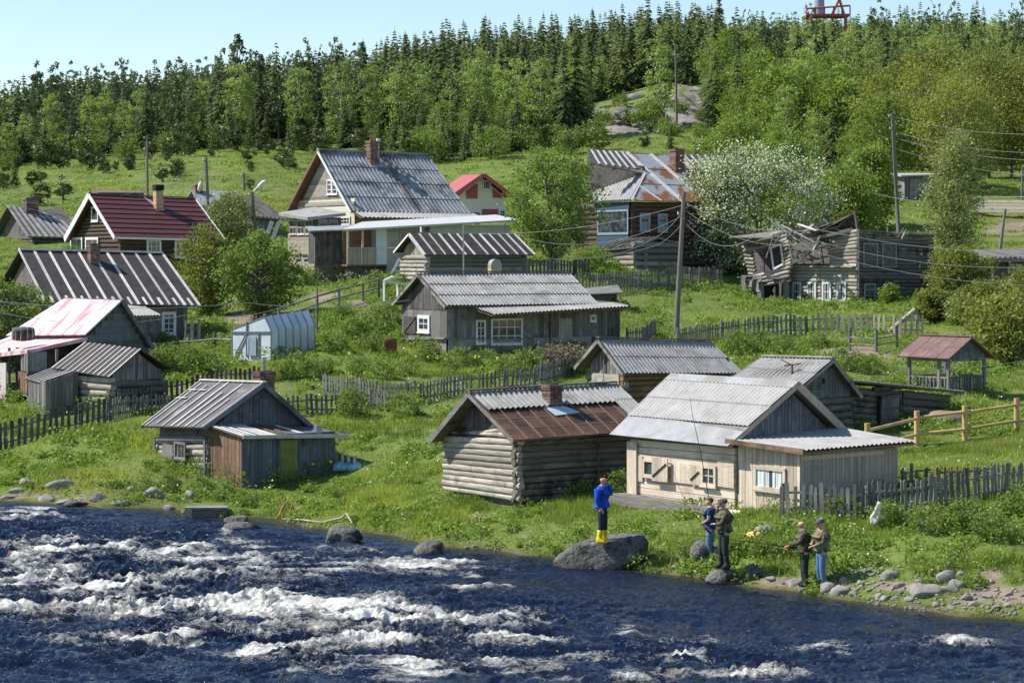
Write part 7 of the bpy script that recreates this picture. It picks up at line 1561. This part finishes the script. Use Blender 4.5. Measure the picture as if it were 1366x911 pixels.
def pine_tree(name, rs, Hh, Rr, zb):
    root = empty(name, (0, 0, 0)); P, tone, Cl = crown_pts(rs, Hh, Rr, zb, 46, 26, .42, shape=.8, asym=.5, inner=.2)
    t = np.clip((P[:, 2] - zb) / (Hh - zb), 0, 1); P[:, :2] *= (1.15 - .75 * t)[:, None]
    V, Fq = leaf_quads(P, .24, rs, asp=.45); mesh_np('crown', V, Fq, M['pine'], var=tone, parent=root)
    trunk_mb(rs, Hh, .17, zb, Cl, nl=14, lean=.02).build('trunk', M['bark'], root); return root
used_protos = set()
def place(proto, loc, sc_, rz, label, cat, group=None, sxy=1.0):
    global used_protos
    o = proto if proto.name not in used_protos else copy_tree(proto)
    used_protos.add(o.name)
    o.location = loc; o.rotation_euler = (rs.uniform(-.03, .03), rs.uniform(-.03, .03), rz); o.scale = (sc_ * sxy, sc_ * sxy, sc_)
    tag(o, label, cat)
    if group: o['group'] = group
    elif 'group' in o: del o['group']
    return o
SPR = [conifer('spruce_tree', np.random.RandomState(20 + i), 12, 2.5 + .35 * (i % 3), .3, 'spruce') for i in range(6)]
PIN = [pine_tree('pine_tree', np.random.RandomState(40 + i), 12, 2.3, 1.6) for i in range(4)]
BIR = [broadleaf('birch_tree', np.random.RandomState(60 + i), 11.5, 1.6 + .3 * (i % 3), .5, 70, 34, .40, .17, 'birch', 'birchbark', .11, shape=.75, asym=.3) for i in range(5)]
JUN = [broadleaf('juniper_bush', np.random.RandomState(80 + i), 2.6, .8, .1, 22, 40, .22, .13, 'juniper', 'bark', .05, shape=.7) for i in range(3)]
SHB = [broadleaf('green_shrub', np.random.RandomState(90 + i), 2.4, 1.5, .1, 40, 36, .30, .11, 'tree_leaf', 'bark', .05, multi=3, shape=.6) for i in range(3)]
BRT = [broadleaf('aspen_tree', np.random.RandomState(100 + i), 11, 3.0, .8, 130, 40, .55, .19, 'bright_leaf', 'bark', .14, multi=2, shape=.65, asym=.35) for i in range(3)]
OLV = [broadleaf('alder_tree', np.random.RandomState(110 + i), 11, 3.1, .8, 130, 40, .5, .19, 'olive_leaf', 'bark', .13, multi=3, shape=.65, asym=.4) for i in range(3)]
for P_ in SPR + PIN + BIR + JUN + SHB + BRT + OLV: P_.location = (0, 900, -80)
# ---- forest on the hill: edge line per column, trees denser than the gaps
EDGE = ([-60, 0, 150, 300, 450, 540, 600, 680, 760, 850, 930, 1000, 1060, 1200, 1450], [272, 270, 276, 276, 277, 268, 262, 262, 262, 318, 300, 250, 225, 222, 222])
def edge_D(px): return float(np.interp(px, *EDGE))
cands = []
rsF = np.random.RandomState(5)
for k in range(9000):
    px = rsF.uniform(-60, 1430); D = 200 + 300 * math.sqrt(rsF.rand()); e = edge_D(px)
    if D < e + rsF.exponential(3): continue
    if 770 < px < 950 and D < 345: continue
    cands.append((px, D))
cands.sort(key=lambda c: c[1])
keep = []; cell = {}
def ok(x, y, r):
    for dx in (-1, 0, 1):
        for dy in (-1, 0, 1):
            for (a, b) in cell.get((int(x // 8) + dx, int(y // 8) + dy), ()):
                if (a - x) ** 2 + (b - y) ** 2 < r * r: return False
    return True
for px, D in cands:
    x = (px - PX0) * D / F
    if ok(x, D, 2.6 if D < 400 else 3.3): keep.append((px, x, D)); cell.setdefault((int(x // 8), int(D // 8)), []).append((x, D))
cnt = {'s': 0, 'p': 0, 'b': 0, 'a': 0, 'o': 0, 'j': 0}; far = []
def region(px): return 'left' if px < 320 else 'middle' if px < 620 else 'centre' if px < 880 else 'right'
for i, (px, x, D) in enumerate(keep):
    e = edge_D(px); dd = D - e; u = rsF.rand(); z = Hs(x, D); nz = float(vn(x * .05, D * .05, 91))
    leafy = px > 960 and D < e + 60
    if leafy: kind = ('a' if u < .62 else 's' if u > .93 else 'b') if px < 1150 else ('o' if u < .70 else 'b' if u < .9 else 's')
    elif px > 960: kind = 's' if u < .45 else 'b' if u < .85 else 'p'
    elif dd < 12: kind = 'j' if u < .30 else 's' if u < .80 else 'b'
    elif px > 480: kind = 'b' if (nz > .50 and 6 < dd < 90 and u < .62) or u < .10 else 's' if u < .93 else 'p'
    else: kind = 'b' if (nz > .57 and 6 < dd < 90 and u < .55) or u < .09 else 's' if u < .52 else 'p'
    base = {'s': .94, 'p': 1.02, 'b': .88, 'a': .95, 'o': .95, 'j': 1.3}[kind]
    if px > 500 and px < 960 and kind == 's': base *= 1.12
    s_ = base * rsF.choice([.62, .78, .9, 1.0, 1.08, 1.2], p=[.18, .2, .22, .2, .14, .06]) * rsF.uniform(.86, .98) * (.72 if dd < 8 else 1.0)
    mx = {'s': 260, 'p': 80, 'b': 200, 'a': 60, 'o': 70, 'j': 60}[kind]
    if cnt[kind] >= mx: far.append((kind, x, D, z, s_)); continue
    cnt[kind] += 1
    pr, nm, lb, gr = {'s': (SPR, 'spruce', 'dark narrow spruce in the forest on the hill', 'spruces in the hillside forest'), 'p': (PIN, 'pine', 'bluish rounded pine in the forest on the hill', 'pines in the hillside forest'),
        'b': (BIR, 'birch', 'light green birch among the dark conifers on the hill', 'birches in the hillside forest'), 'a': (BRT, 'aspen', 'bright green leafy tree at the forest foot above the bird cherry', 'bright leafy trees on the right slope'),
        'o': (OLV, 'alder', 'olive green leafy tree on the right slope', 'olive leafy trees on the right slope'), 'j': (JUN, 'juniper', 'brownish juniper at the edge of the hillside forest', 'junipers at the forest edge')}[kind]
    place(pr[rsF.randint(len(pr))], (x, D, z - .2), s_, rsF.uniform(0, 6.28), lb, nm, gr, sxy=rsF.uniform(.85, 1.15))
# the rest of the wood, read as one mass
Vb, Fb, mb_, vb, off = [], [], [], [], 0
srcm = {k: [c for c in p.children if c.name.startswith('crown')][0].data for k, p in (('s', SPR[0]), ('p', PIN[0]), ('b', BIR[0]), ('a', BRT[0]), ('o', OLV[0]), ('j', JUN[0]))}
src = {}
for k, me in srcm.items():
    v = np.empty(len(me.vertices) * 3, np.float32); me.vertices.foreach_get('co', v); a = np.empty(len(me.polygons), np.float32); me.attributes['var'].data.foreach_get('value', a); src[k] = (v.reshape(-1, 4, 3), a)
order = {'s': 0, 'j': 0, 'p': 1, 'b': 2, 'a': 3, 'o': 3}
for (kind, x, D, z, s_) in far:
    v, a = src[kind]; st = 2 if D < 420 else 3; q = v[rsF.randint(st)::st] if kind != 's' else v; n_ = len(q); ww = (1.3 if kind != 's' else 1.0)
    t = rsF.uniform(0, 6.28); c_, s2 = math.cos(t), math.sin(t)
    cen = q.mean(1, keepdims=True); q = cen + (q - cen) * ww
    Vr = np.stack([q[..., 0] * c_ - q[..., 1] * s2, q[..., 0] * s2 + q[..., 1] * c_, q[..., 2]], -1) * s_ + np.array([x, D, z - .2]); Vb.append(Vr.reshape(-1, 3)); aa = (a[::1] if kind == 's' else a[::st][:n_]); vb.append(np.clip(np.resize(aa, n_) + rsF.uniform(-.25, .25), 0, 1)); mb_.append(np.full(n_, order[kind])); off += n_
if Vb:
    Vb = np.concatenate(Vb); o = mesh_np('forest', Vb, np.arange(len(Vb)).reshape(-1, 4), [M['spruce'], M['pine'], M['birch'], M['bright_leaf']], var=np.concatenate(vb), mi=np.concatenate(mb_)); tag(o, 'dense mixed wood covering the hilltop behind the nearer trees', kind='stuff')
print('forest', cnt, 'far', len(far), 'faces', off)
# ---- single trees
def single(name, seed, px, py, D, Hpx, Rpx, lm, label, cat, bm='bark', r0=.14, zb=.12, ncl=150, per=60, cr=.09, ls=.085, multi=1, blossom=0, **k):
    rr_ = np.random.RandomState(seed); P0 = GD(px, D); Hh = Hpx * D / F; Rr = Rpx * D / F
    root = empty(name, P0, 0, label, cat)
    P, tone, Cl = crown_pts(rr_, Hh, Rr, Hh * zb, ncl, per, cr * Hh, **k); V, Fq = leaf_quads(P, ls, rr_); mesh_np('crown', V, Fq, M[lm], var=tone, parent=root)
    if blossom:
        sel = rr_.rand(ncl) < .88; kk = np.repeat(sel, per); Pb = P[kk]; Pb = Pb[:: max(1, int(1 / blossom))]; Pb = Pb + (Pb - np.array([0, 0, Hh * .5])) * .04; V, Fq = leaf_quads(Pb + rr_.normal(size=Pb.shape) * .08, ls * .85, rr_, asp=.75); mesh_np('blossom', V, Fq, M['blossom'], var=rr_.rand(len(Fq)), parent=root)
    trunk_mb(rr_, Hh, r0, Hh * zb, Cl, nl=26, multi=multi).build('trunk', M[bm], root); return root
single('leafy_birch', 1, 737, 348, 136, 172, 58, 'tree_leaf', 'tall leafy tree with forked pale trunks between the gabled and dark houses', 'tree', bm='bark', r0=.15, zb=.14, ncl=185, per=60, cr=.045, ls=.10, multi=3, shape=.72, asym=.6)
single('bird_cherry', 2, 1014, 372, 153, 190, 92, 'tree_leaf', 'wide bird cherry covered in white blossom beside the ruined house', 'tree', zb=.02, ncl=230, per=70, cr=.05, ls=.09, multi=4, blossom=1.0, shape=.55, asym=.5)
single('bird_cherry', 22, 958, 372, 153, 165, 40, 'tree_leaf', 'smaller blossoming bird cherry behind the leaning pole', 'tree', zb=.02, ncl=170, per=50, cr=.06, ls=.09, multi=3, blossom=.55, shape=.55, asym=.3)
single('rounded_tree', 3, 346, 434, 114, 116, 45, 'tree_leaf', 'rounded green tree behind the greenhouse', 'tree', zb=.03, ncl=120, per=70, cr=.065, ls=.09, multi=3, shape=.6, asym=.6)
single('sallow_bush', 4, 277, 448, 118, 118, 42, 'olive_leaf', 'dull olive rounded bush left of the green tree by the greenhouse', 'bush', zb=.02, ncl=140, per=66, cr=.065, ls=.08, multi=4, shape=.55, asym=.55)
single('sallow_tree', 5, 305, 345, 152, 84, 33, 'willow', 'greyish sallow tree in front of the mossy-roofed house', 'tree', zb=.05, ncl=150, per=50, cr=.08, ls=.085, multi=3, shape=.6)
single('edge_tree', 6, 12, 452, 103, 122, 58, 'tree_leaf', 'dark green tree hiding the left end of the black batten roof', 'tree', zb=.03, ncl=150, per=66, cr=.065, ls=.09, multi=3, shape=.55, asym=.6)
single('edge_tree', 16, 52, 440, 103.5, 70, 26, 'tree_leaf', 'small green tree beside the chimney of the batten-roofed house', 'tree', zb=.05, ncl=110, per=48, cr=.09, ls=.08, multi=3, shape=.6, asym=.35)
single('willow_tree', 7, 1274, 412, 150, 200, 32, 'willow', 'pale feathery willow rising right of the ruined house', 'tree', zb=.03, ncl=300, per=46, cr=.045, ls=.09, multi=4, shape=.7, asym=.6)
single('round_bush', 8, 1282, 428, 128, 88, 40, 'olive_leaf', 'big round yellow-green bush at the ruined house right corner', 'bush', zb=.0, ncl=130, per=66, cr=.075, ls=.09, multi=4, shape=.5, asym=.6)
single('apple_tree', 9, 1186, 420, 134, 28, 12, 'bright_leaf', 'small bright shrub under the ruined house dark wall', 'shrub', zb=.0, ncl=50, per=40, cr=.12, ls=.09, multi=3)
extra = [(1350, 545, 100, 95, 50, 'olive_leaf'), (1320, 470, 112, 70, 48, 'olive_leaf'), (1380, 480, 110, 100, 50, 'olive_leaf'), (1250, 460, 118, 45, 30, 'olive_leaf'), (1370, 420, 118, 60, 30, 'willow'), (1290, 440, 116, 40, 30, 'willow')]
for i, (px, py, D, hp, rp, lm) in enumerate(extra): single('thicket_bush', 200 + i, px, py, D, hp, rp, lm, 'yellow-green thicket bush on the right slope behind the gazebo', 'bush', zb=0, ncl=130, per=56, cr=.09, ls=.085, multi=4, shape=.5, asym=.4)['group'] = 'thicket bushes behind the gazebo'
mid = [(985, 205, 205, 120, 40, 'bright_leaf'), (1085, 300, 160, 130, 42, 'bright_leaf'), (1130, 300, 158, 140, 38, 'bright_leaf'), (1040, 250, 190, 130, 42, 'bright_leaf'), (950, 215, 215, 60, 25, 'tree_leaf'), (1160, 300, 168, 120, 34, 'bright_leaf'), (1235, 228, 228, 140, 46, 'olive_leaf'), (1320, 250, 215, 180, 55, 'olive_leaf'), (1400, 245, 212, 190, 55, 'olive_leaf'), (1180, 270, 205, 130, 42, 'bright_leaf'), (1275, 262, 200, 160, 50, 'olive_leaf'), (1285, 255, 205, 60, 28, 'willow'), (1350, 250, 215, 170, 55, 'olive_leaf')]
for i, (px, py, D, hp, rp, lm) in enumerate(mid): 
    br = lm == 'bright_leaf'
    single('leafy_tree', 300 + i, px, py, D, hp, rp, lm, 'bright green leafy tree behind the bird cherry and ruined house' if br else 'olive feathery tree on the slope around the hillside shed', 'tree', zb=.05, ncl=200, per=46, cr=.06, ls=.13, multi=3, shape=.65, asym=.45, r0=.12)['group'] = 'bright trees behind the ruined house' if br else 'olive trees around the hillside shed'
# single spruce and bushes on the open slope
lone = [('s', 541, 207, 250, .52), ('s', 18, 245, 240, .30), ('j', 172, 234, 240, .8), ('j', 245, 206, 268, 1.6), ('j', 376, 222, 240, 1.0), ('j', 236, 214, 262, 1.3), ('s', 895, 202, 246, .26), ('g', 797, 195, 252, 1.4), ('g', 572, 207, 252, 1.5), ('s', 385, 205, 262, .28), ('g', 166, 206, 262, 1.0), ('s', 620, 212, 252, .36), ('g', 655, 215, 250, 1.4), ('g', 700, 200, 262, 1.3), ('g', 760, 210, 250, 1.3), ('s', 590, 205, 254, .40),
 ('j', 860, 200, 250, .7), ('j', 480, 195, 266, 1.1), ('j', 430, 196, 268, 1.0), ('j', 300, 200, 268, 1.2), ('j', 315, 203, 266, 1.4), ('j', 290, 208, 262, 1.3), ('j', 200, 210, 262, 1.1), ('j', 60, 225, 258, 1.5), ('j', 80, 222, 258, 1.2), ('g', 10, 222, 262, 1.0), ('j', 110, 222, 262, 1.3), ('g', 950, 212, 225, 1.6), ('g', 930, 225, 215, 1.3), ('s', 640, 208, 256, .5), ('s', 470, 200, 272, .4), ('s', 355, 205, 272, .42), ('j', 400, 204, 268, 1.3), ('b', 780, 160, 300, .5), ('b', 880, 172, 285, .9), ('g', 868, 172, 283, 1.6), ('j', 840, 172, 290, 1.0), ('s', 690, 195, 270, .5), ('b', 720, 190, 272, .75), ('b', 690, 190, 275, .8), ('b', 600, 195, 272, .7), ('b', 560, 190, 276, .8), ('b', 535, 190, 275, .75), ('b', 640, 190, 274, .85), ('b', 760, 185, 280, .7), ('b', 500, 190, 278, .8), ('b', 455, 192, 280, .75), ('b', 315, 195, 285, .8), ('b', 400, 195, 282, .75), ('b', 120, 205, 285, .6), ('b', 180, 200, 283, .55)]
LL = {'s': ('lone dark young spruce on the grassy slope above the village', 'spruce', 'young spruces on the open slope'), 'j': ('small brown-green juniper dotting the grassy slope', 'juniper', 'junipers on the open slope'), 'g': ('rounded green shrub on the grassy slope near the forest edge', 'shrub', 'shrubs on the open slope'), 'b': ('pale green birch standing at the forest edge above the meadow', 'birch', 'birches at the forest edge')}
for (k, px, py, D, s_) in lone:
    pr = {'s': SPR, 'j': JUN, 'g': SHB, 'b': BIR}[k]; p = GD(px, D); lb, ct_, gr = LL[k]; place(pr[rs.randint(len(pr))], p - Vector((0, 0, .1)), s_ * (1.25 if k == 'b' else 1), rs.uniform(0, 6), lb, ct_, gr)
for k in range(46):
    px = rs.uniform(-20, 480); D = rs.uniform(235, 272) if k % 3 else rs.uniform(200, 250); p = GD(px, D); place(JUN[rs.randint(3)], p, rs.uniform(.35, 1.0), rs.uniform(0, 6), LL['j'][0], 'juniper', LL['j'][2])
# shrubs and garden bushes near the houses
gs = [(700, 508, 0, 1.0), (230, 498, 0, .9), (255, 500, 0, .9), (280, 500, 0, .8), (212, 500, 0, .8), (470, 556, 0, .8), (540, 557, 0, .7), (400, 505, 0, .8), (375, 508, 0, .7), (440, 470, 0, .8), (470, 455, 0, .9), (500, 440, 0, .8), (455, 430, 0, .7), (520, 430, 0, .7), (495, 470, 0, .7), (430, 500, 0, .6), (480, 500, 0, .6), (510, 506, 0, .6), (545, 500, 0, .6), (600, 500, 0, .6), (620, 490, 0, .7), (650, 490, 0, .6), (680, 497, 0, .6), (575, 483, 0, .7), (405, 380, 0, .9), (450, 378, 0, .8), (500, 385, 0, .7), (800, 358, 0, 1.0), (785, 362, 0, .9), (1100, 505, 0, .8), (1130, 495, 0, .8), (1070, 500, 0, .7), (1160, 500, 0, .6), (1010, 470, 0, .8), (1040, 472, 0, .7), (980, 474, 0, .8), (1090, 465, 0, .6), (545, 320, 160, 1.0), (90, 330, 142, .9), (140, 330, 142, .8), (115, 328, 142, .8), (60, 330, 145, .7), (1250, 520, 0, .5), (190, 322, 150, .5),
 (1120, 690, 0, .45), (1180, 705, 0, .5), (1080, 672, 0, .4), (1290, 705, 0, .55), (1330, 720, 0, .5), (1366, 690, 0, .6), (1240, 712, 0, .5), (760, 655, 0, .5), (830, 660, 0, .5), (450, 668, 0, .4), (225, 655, 0, .45), (270, 660, 0, .5), (305, 668, 0, .45), (330, 675, 0, .4), (190, 660, 0, .45), (1020, 745, 0, .4), (1050, 742, 0, .4), (920, 745, 0, .35), (700, 465, 0, .1)]
for (px, py, D, s_) in gs:
    p = GD(px, D) if D else G(px, py); near = p.y < 72
    place(SHB[rs.randint(3)], p - Vector((0, 0, .15)), s_ * (.62 if not near else .72), rs.uniform(0, 6), 'low green leafy bush in the long grass ' + ('of the river bank' if near else 'between the village houses'), 'bush', 'bushes on the river bank' if near else 'bushes between the houses')
single('dry_bush', 77, 748, 494, 93, 40, 42, 'dry_twig', 'brownish dry thorny bush at the right end of the long house garden', 'bush', zb=0, ncl=110, per=40, cr=.16, ls=.05, multi=5, shape=.5)
# ---- forest edge and outcrop cover
for k in range(70):
    px = rs.uniform(-30, 780); D = edge_D(px) + rs.uniform(-6, 8); q = rs.rand()
    pr, s_, kk = (SPR, rs.uniform(.25, .5), 's') if q < .45 else (SHB, rs.uniform(.8, 1.5), 'g') if q < .7 else (JUN, rs.uniform(.9, 1.6), 'j')
    place(pr[rs.randint(len(pr))], GD(px, D) - Vector((0, 0, .15)), s_, rs.uniform(0, 6), *LL[kk])
for k in range(16):
    px = rs.uniform(785, 950); p = G(px, rs.uniform(128, 185), 262); place(SHB[rs.randint(3)], p - Vector((0, 0, .1)), rs.uniform(.5, 1.1), rs.uniform(0, 6), 'low shrub growing between the ledges of the rocky outcrop', 'shrub', 'shrubs on the rocky outcrop')
# ---- grass
def inside_house(x, y):
    m = np.zeros(len(x), bool)
    for (ox, oy, c, s_, la, lb) in FOOT:
        dx, dy = x - ox, y - oy; lx, ly = dx * c + dy * s_, -dx * s_ + dy * c; m |= (lx > -.02) & (lx < la) & (ly > -.02) & (ly < lb)
    return m
def scatter(n, D0, D1, rg, soil_lim=.5):
    D = np.sqrt(rg.uniform(D0 ** 2, D1 ** 2, n)); u = rg.uniform(-.245, .245, n); x = u * D; z = H(x, D); px, py = to_px(x, D, z)
    so, rk = masks(x, D, z); k = (z > .03) & (so < soil_lim + rg.uniform(-.15, .15, n)) & (rk < .5) & ~inside_house(x, D)
    return x[k], D[k], z[k]
def grass_mesh(name, sets, m, smx=None):
    Vs, Ts = [], []
    for (n, D0, D1, nb, hgt, spread, wd, seed) in sets:
        rg = np.random.RandomState(seed); x, y, z = scatter(n, D0, D1, rg); k = len(x)
        patch = fbm(x * .45, y * .45, 71, 3); tall = np.clip((patch - .32) * 2.6, .25, 1.5) * rg.uniform(.6, 1.2, k)
        shore = np.clip((z + .1) / .5, .5, 1); tall = tall * shore; tn = np.clip(.5 + (fbm(x * .8, y * .8, 73, 3) - .5) * 1.6 + (fbm(x * .15, y * .15, 75, 2) - .5) * 1.2, 0, 1)
        X = np.repeat(x, nb) + rg.normal(size=k * nb) * spread; Y = np.repeat(y, nb) + rg.normal(size=k * nb) * spread; Z = np.repeat(z, nb) - .03; h_ = hgt * np.repeat(tall, nb) * rg.uniform(.5, 1.25, k * nb)
        az = rg.uniform(0, 2 * np.pi, k * nb); wv = wd * rg.uniform(.6, 1.3, k * nb); ln = rg.uniform(.1, .75, k * nb) * h_; la = rg.uniform(0, 2 * np.pi, k * nb)
        b0 = np.stack([X - np.cos(az) * wv, Y - np.sin(az) * wv, Z], -1); b1 = np.stack([X + np.cos(az) * wv, Y + np.sin(az) * wv, Z], -1); t_ = np.stack([X + np.cos(la) * ln, Y + np.sin(la) * ln, Z + h_], -1)
        Vs.append(np.stack([b0, b1, t_], 1).reshape(-1, 3)); Ts.append(np.clip(np.repeat(tn, nb) + rg.normal(size=k * nb) * .2, 0, 1))
    V = np.concatenate(Vs); o = mesh_np(name, V, np.arange(len(V)).reshape(-1, 3), m, var=np.concatenate(Ts)); print(name, len(V) // 3); return o
o = grass_mesh('grass', [(26000, 49, 75, 16, .31, .09, .012, 1), (40000, 60, 110, 13, .31, .12, .018, 2), (50000, 105, 200, 9, .25, .22, .035, 3), (36000, 190, 300, 7, .26, .4, .06, 4)], M['grass']); tag(o, kind='stuff')
def mounds(name, n, D0, D1, nl, ls, seed, m, rr=.35, lo=.52):
    rg = np.random.RandomState(seed); x, y, z = scatter(n, D0, D1, rg, .4); k_ = fbm(x * .3, y * .3, seed, 3) > lo; x, y, z = x[k_], y[k_], z[k_]; k = len(x); r = rr * rg.uniform(.5, 1.5, k)
    v = rg.normal(size=(k, nl, 3)); v /= np.linalg.norm(v, axis=2)[..., None]; v[..., 2] = np.abs(v[..., 2]) * .8; v *= rg.uniform(.5, 1.05, (k, nl, 1)) * r[:, None, None]
    P = (v + np.stack([x, y, z], -1)[:, None]).reshape(-1, 3); V, Fq = leaf_quads(P, ls, rg, .7); tone = np.clip(np.repeat(rg.rand(k), nl) * .7 + rg.rand(k * nl) * .3, 0, 1); o = mesh_np(name, V, Fq, m, var=tone); print(name, k * nl); return tag(o, kind='stuff')
mounds('undergrowth', 3400, 49, 80, 90, .045, 11, M['weed'], .30, .5); mounds('undergrowth', 700, 49, 64, 150, .05, 14, M['weed'], .48, .53); mounds('undergrowth', 3600, 78, 145, 60, .07, 12, M['weed'], .45, .5); mounds('undergrowth', 1100, 145, 262, 30, .12, 13, M['weed'], .5, .55)
rg = np.random.RandomState(35); P, T = [], []
for (ox, oy, c, s_, la, lb) in FOOT:
    if oy > 150: continue
    n_ = int((la + lb) * 2.4)
    for k in range(n_):
        if rg.rand() < la / (la + lb): lx, ly = rg.uniform(-.3, la + .3), -rg.uniform(.12, .55)
        else: lx, ly = -rg.uniform(.12, .55), rg.uniform(-.3, lb + .3)
        X_, Y_ = ox + lx * c - ly * s_, oy + lx * s_ + ly * c
        if fbm([X_ * .7], [Y_ * .7], 121, 2)[0] < .42: continue
        h_ = rg.uniform(.25, .75) * (1.0 if oy > 70 else .8); m_ = 60; q = rg.normal(size=(m_, 3)) * [.16, .16, 0]; q[:, 2] = rg.rand(m_) ** .8 * h_; P.append(q + [X_, Y_, Hs(X_, Y_)]); T.append(np.clip(rg.rand() * .7 + rg.rand(m_) * .3, 0, 1))
P = np.concatenate(P); V, Fq = leaf_quads(P, .05 * (P[:, 1] / 75).clip(.8, 1.7), rg, .6); tag(mesh_np('tall_weeds', V, Fq, M['weed'], var=np.concatenate(T)), kind='stuff')
rg = np.random.RandomState(31); x, y, z = scatter(3600, 50, 110, rg, .4); kk = fbm(x * .35, y * .35, 99, 3) > .53; P = np.stack([x, y, z + rg.uniform(.25, .5, len(x))], -1)[kk]; V, Fq = leaf_quads(P, .035, rg, .9); o = mesh_np('white_umbel_flowers', V, Fq, M['blossom'], var=rg.rand(len(Fq))); tag(o, kind='stuff')
rg = np.random.RandomState(32); P = []
for (cx, cy, n_) in ((600, 492, 40), (660, 492, 30), (575, 488, 20), (420, 640, 10), (900, 700, 10)):
    for i in range(n_): q = G(cx + rg.normal() * 18, cy + rg.normal() * 3); P.append([q.x, q.y, q.z + rg.uniform(.35, .6)])
V, Fq = leaf_quads(np.array(P), .055, rg, .9); o = mesh_np('yellow_flowers', V, Fq, mat('yellow_petals', (.65, .45, .03), (.75, .6, .08), bs=0)); tag(o, kind='stuff')
# prototypes that found no place are dropped
for P_ in SPR + PIN + BIR + JUN + SHB + BRT + OLV:
    if P_.location.z < -70:
        for c in list(P_.children): bpy.data.objects.remove(c)
        bpy.data.objects.remove(P_)
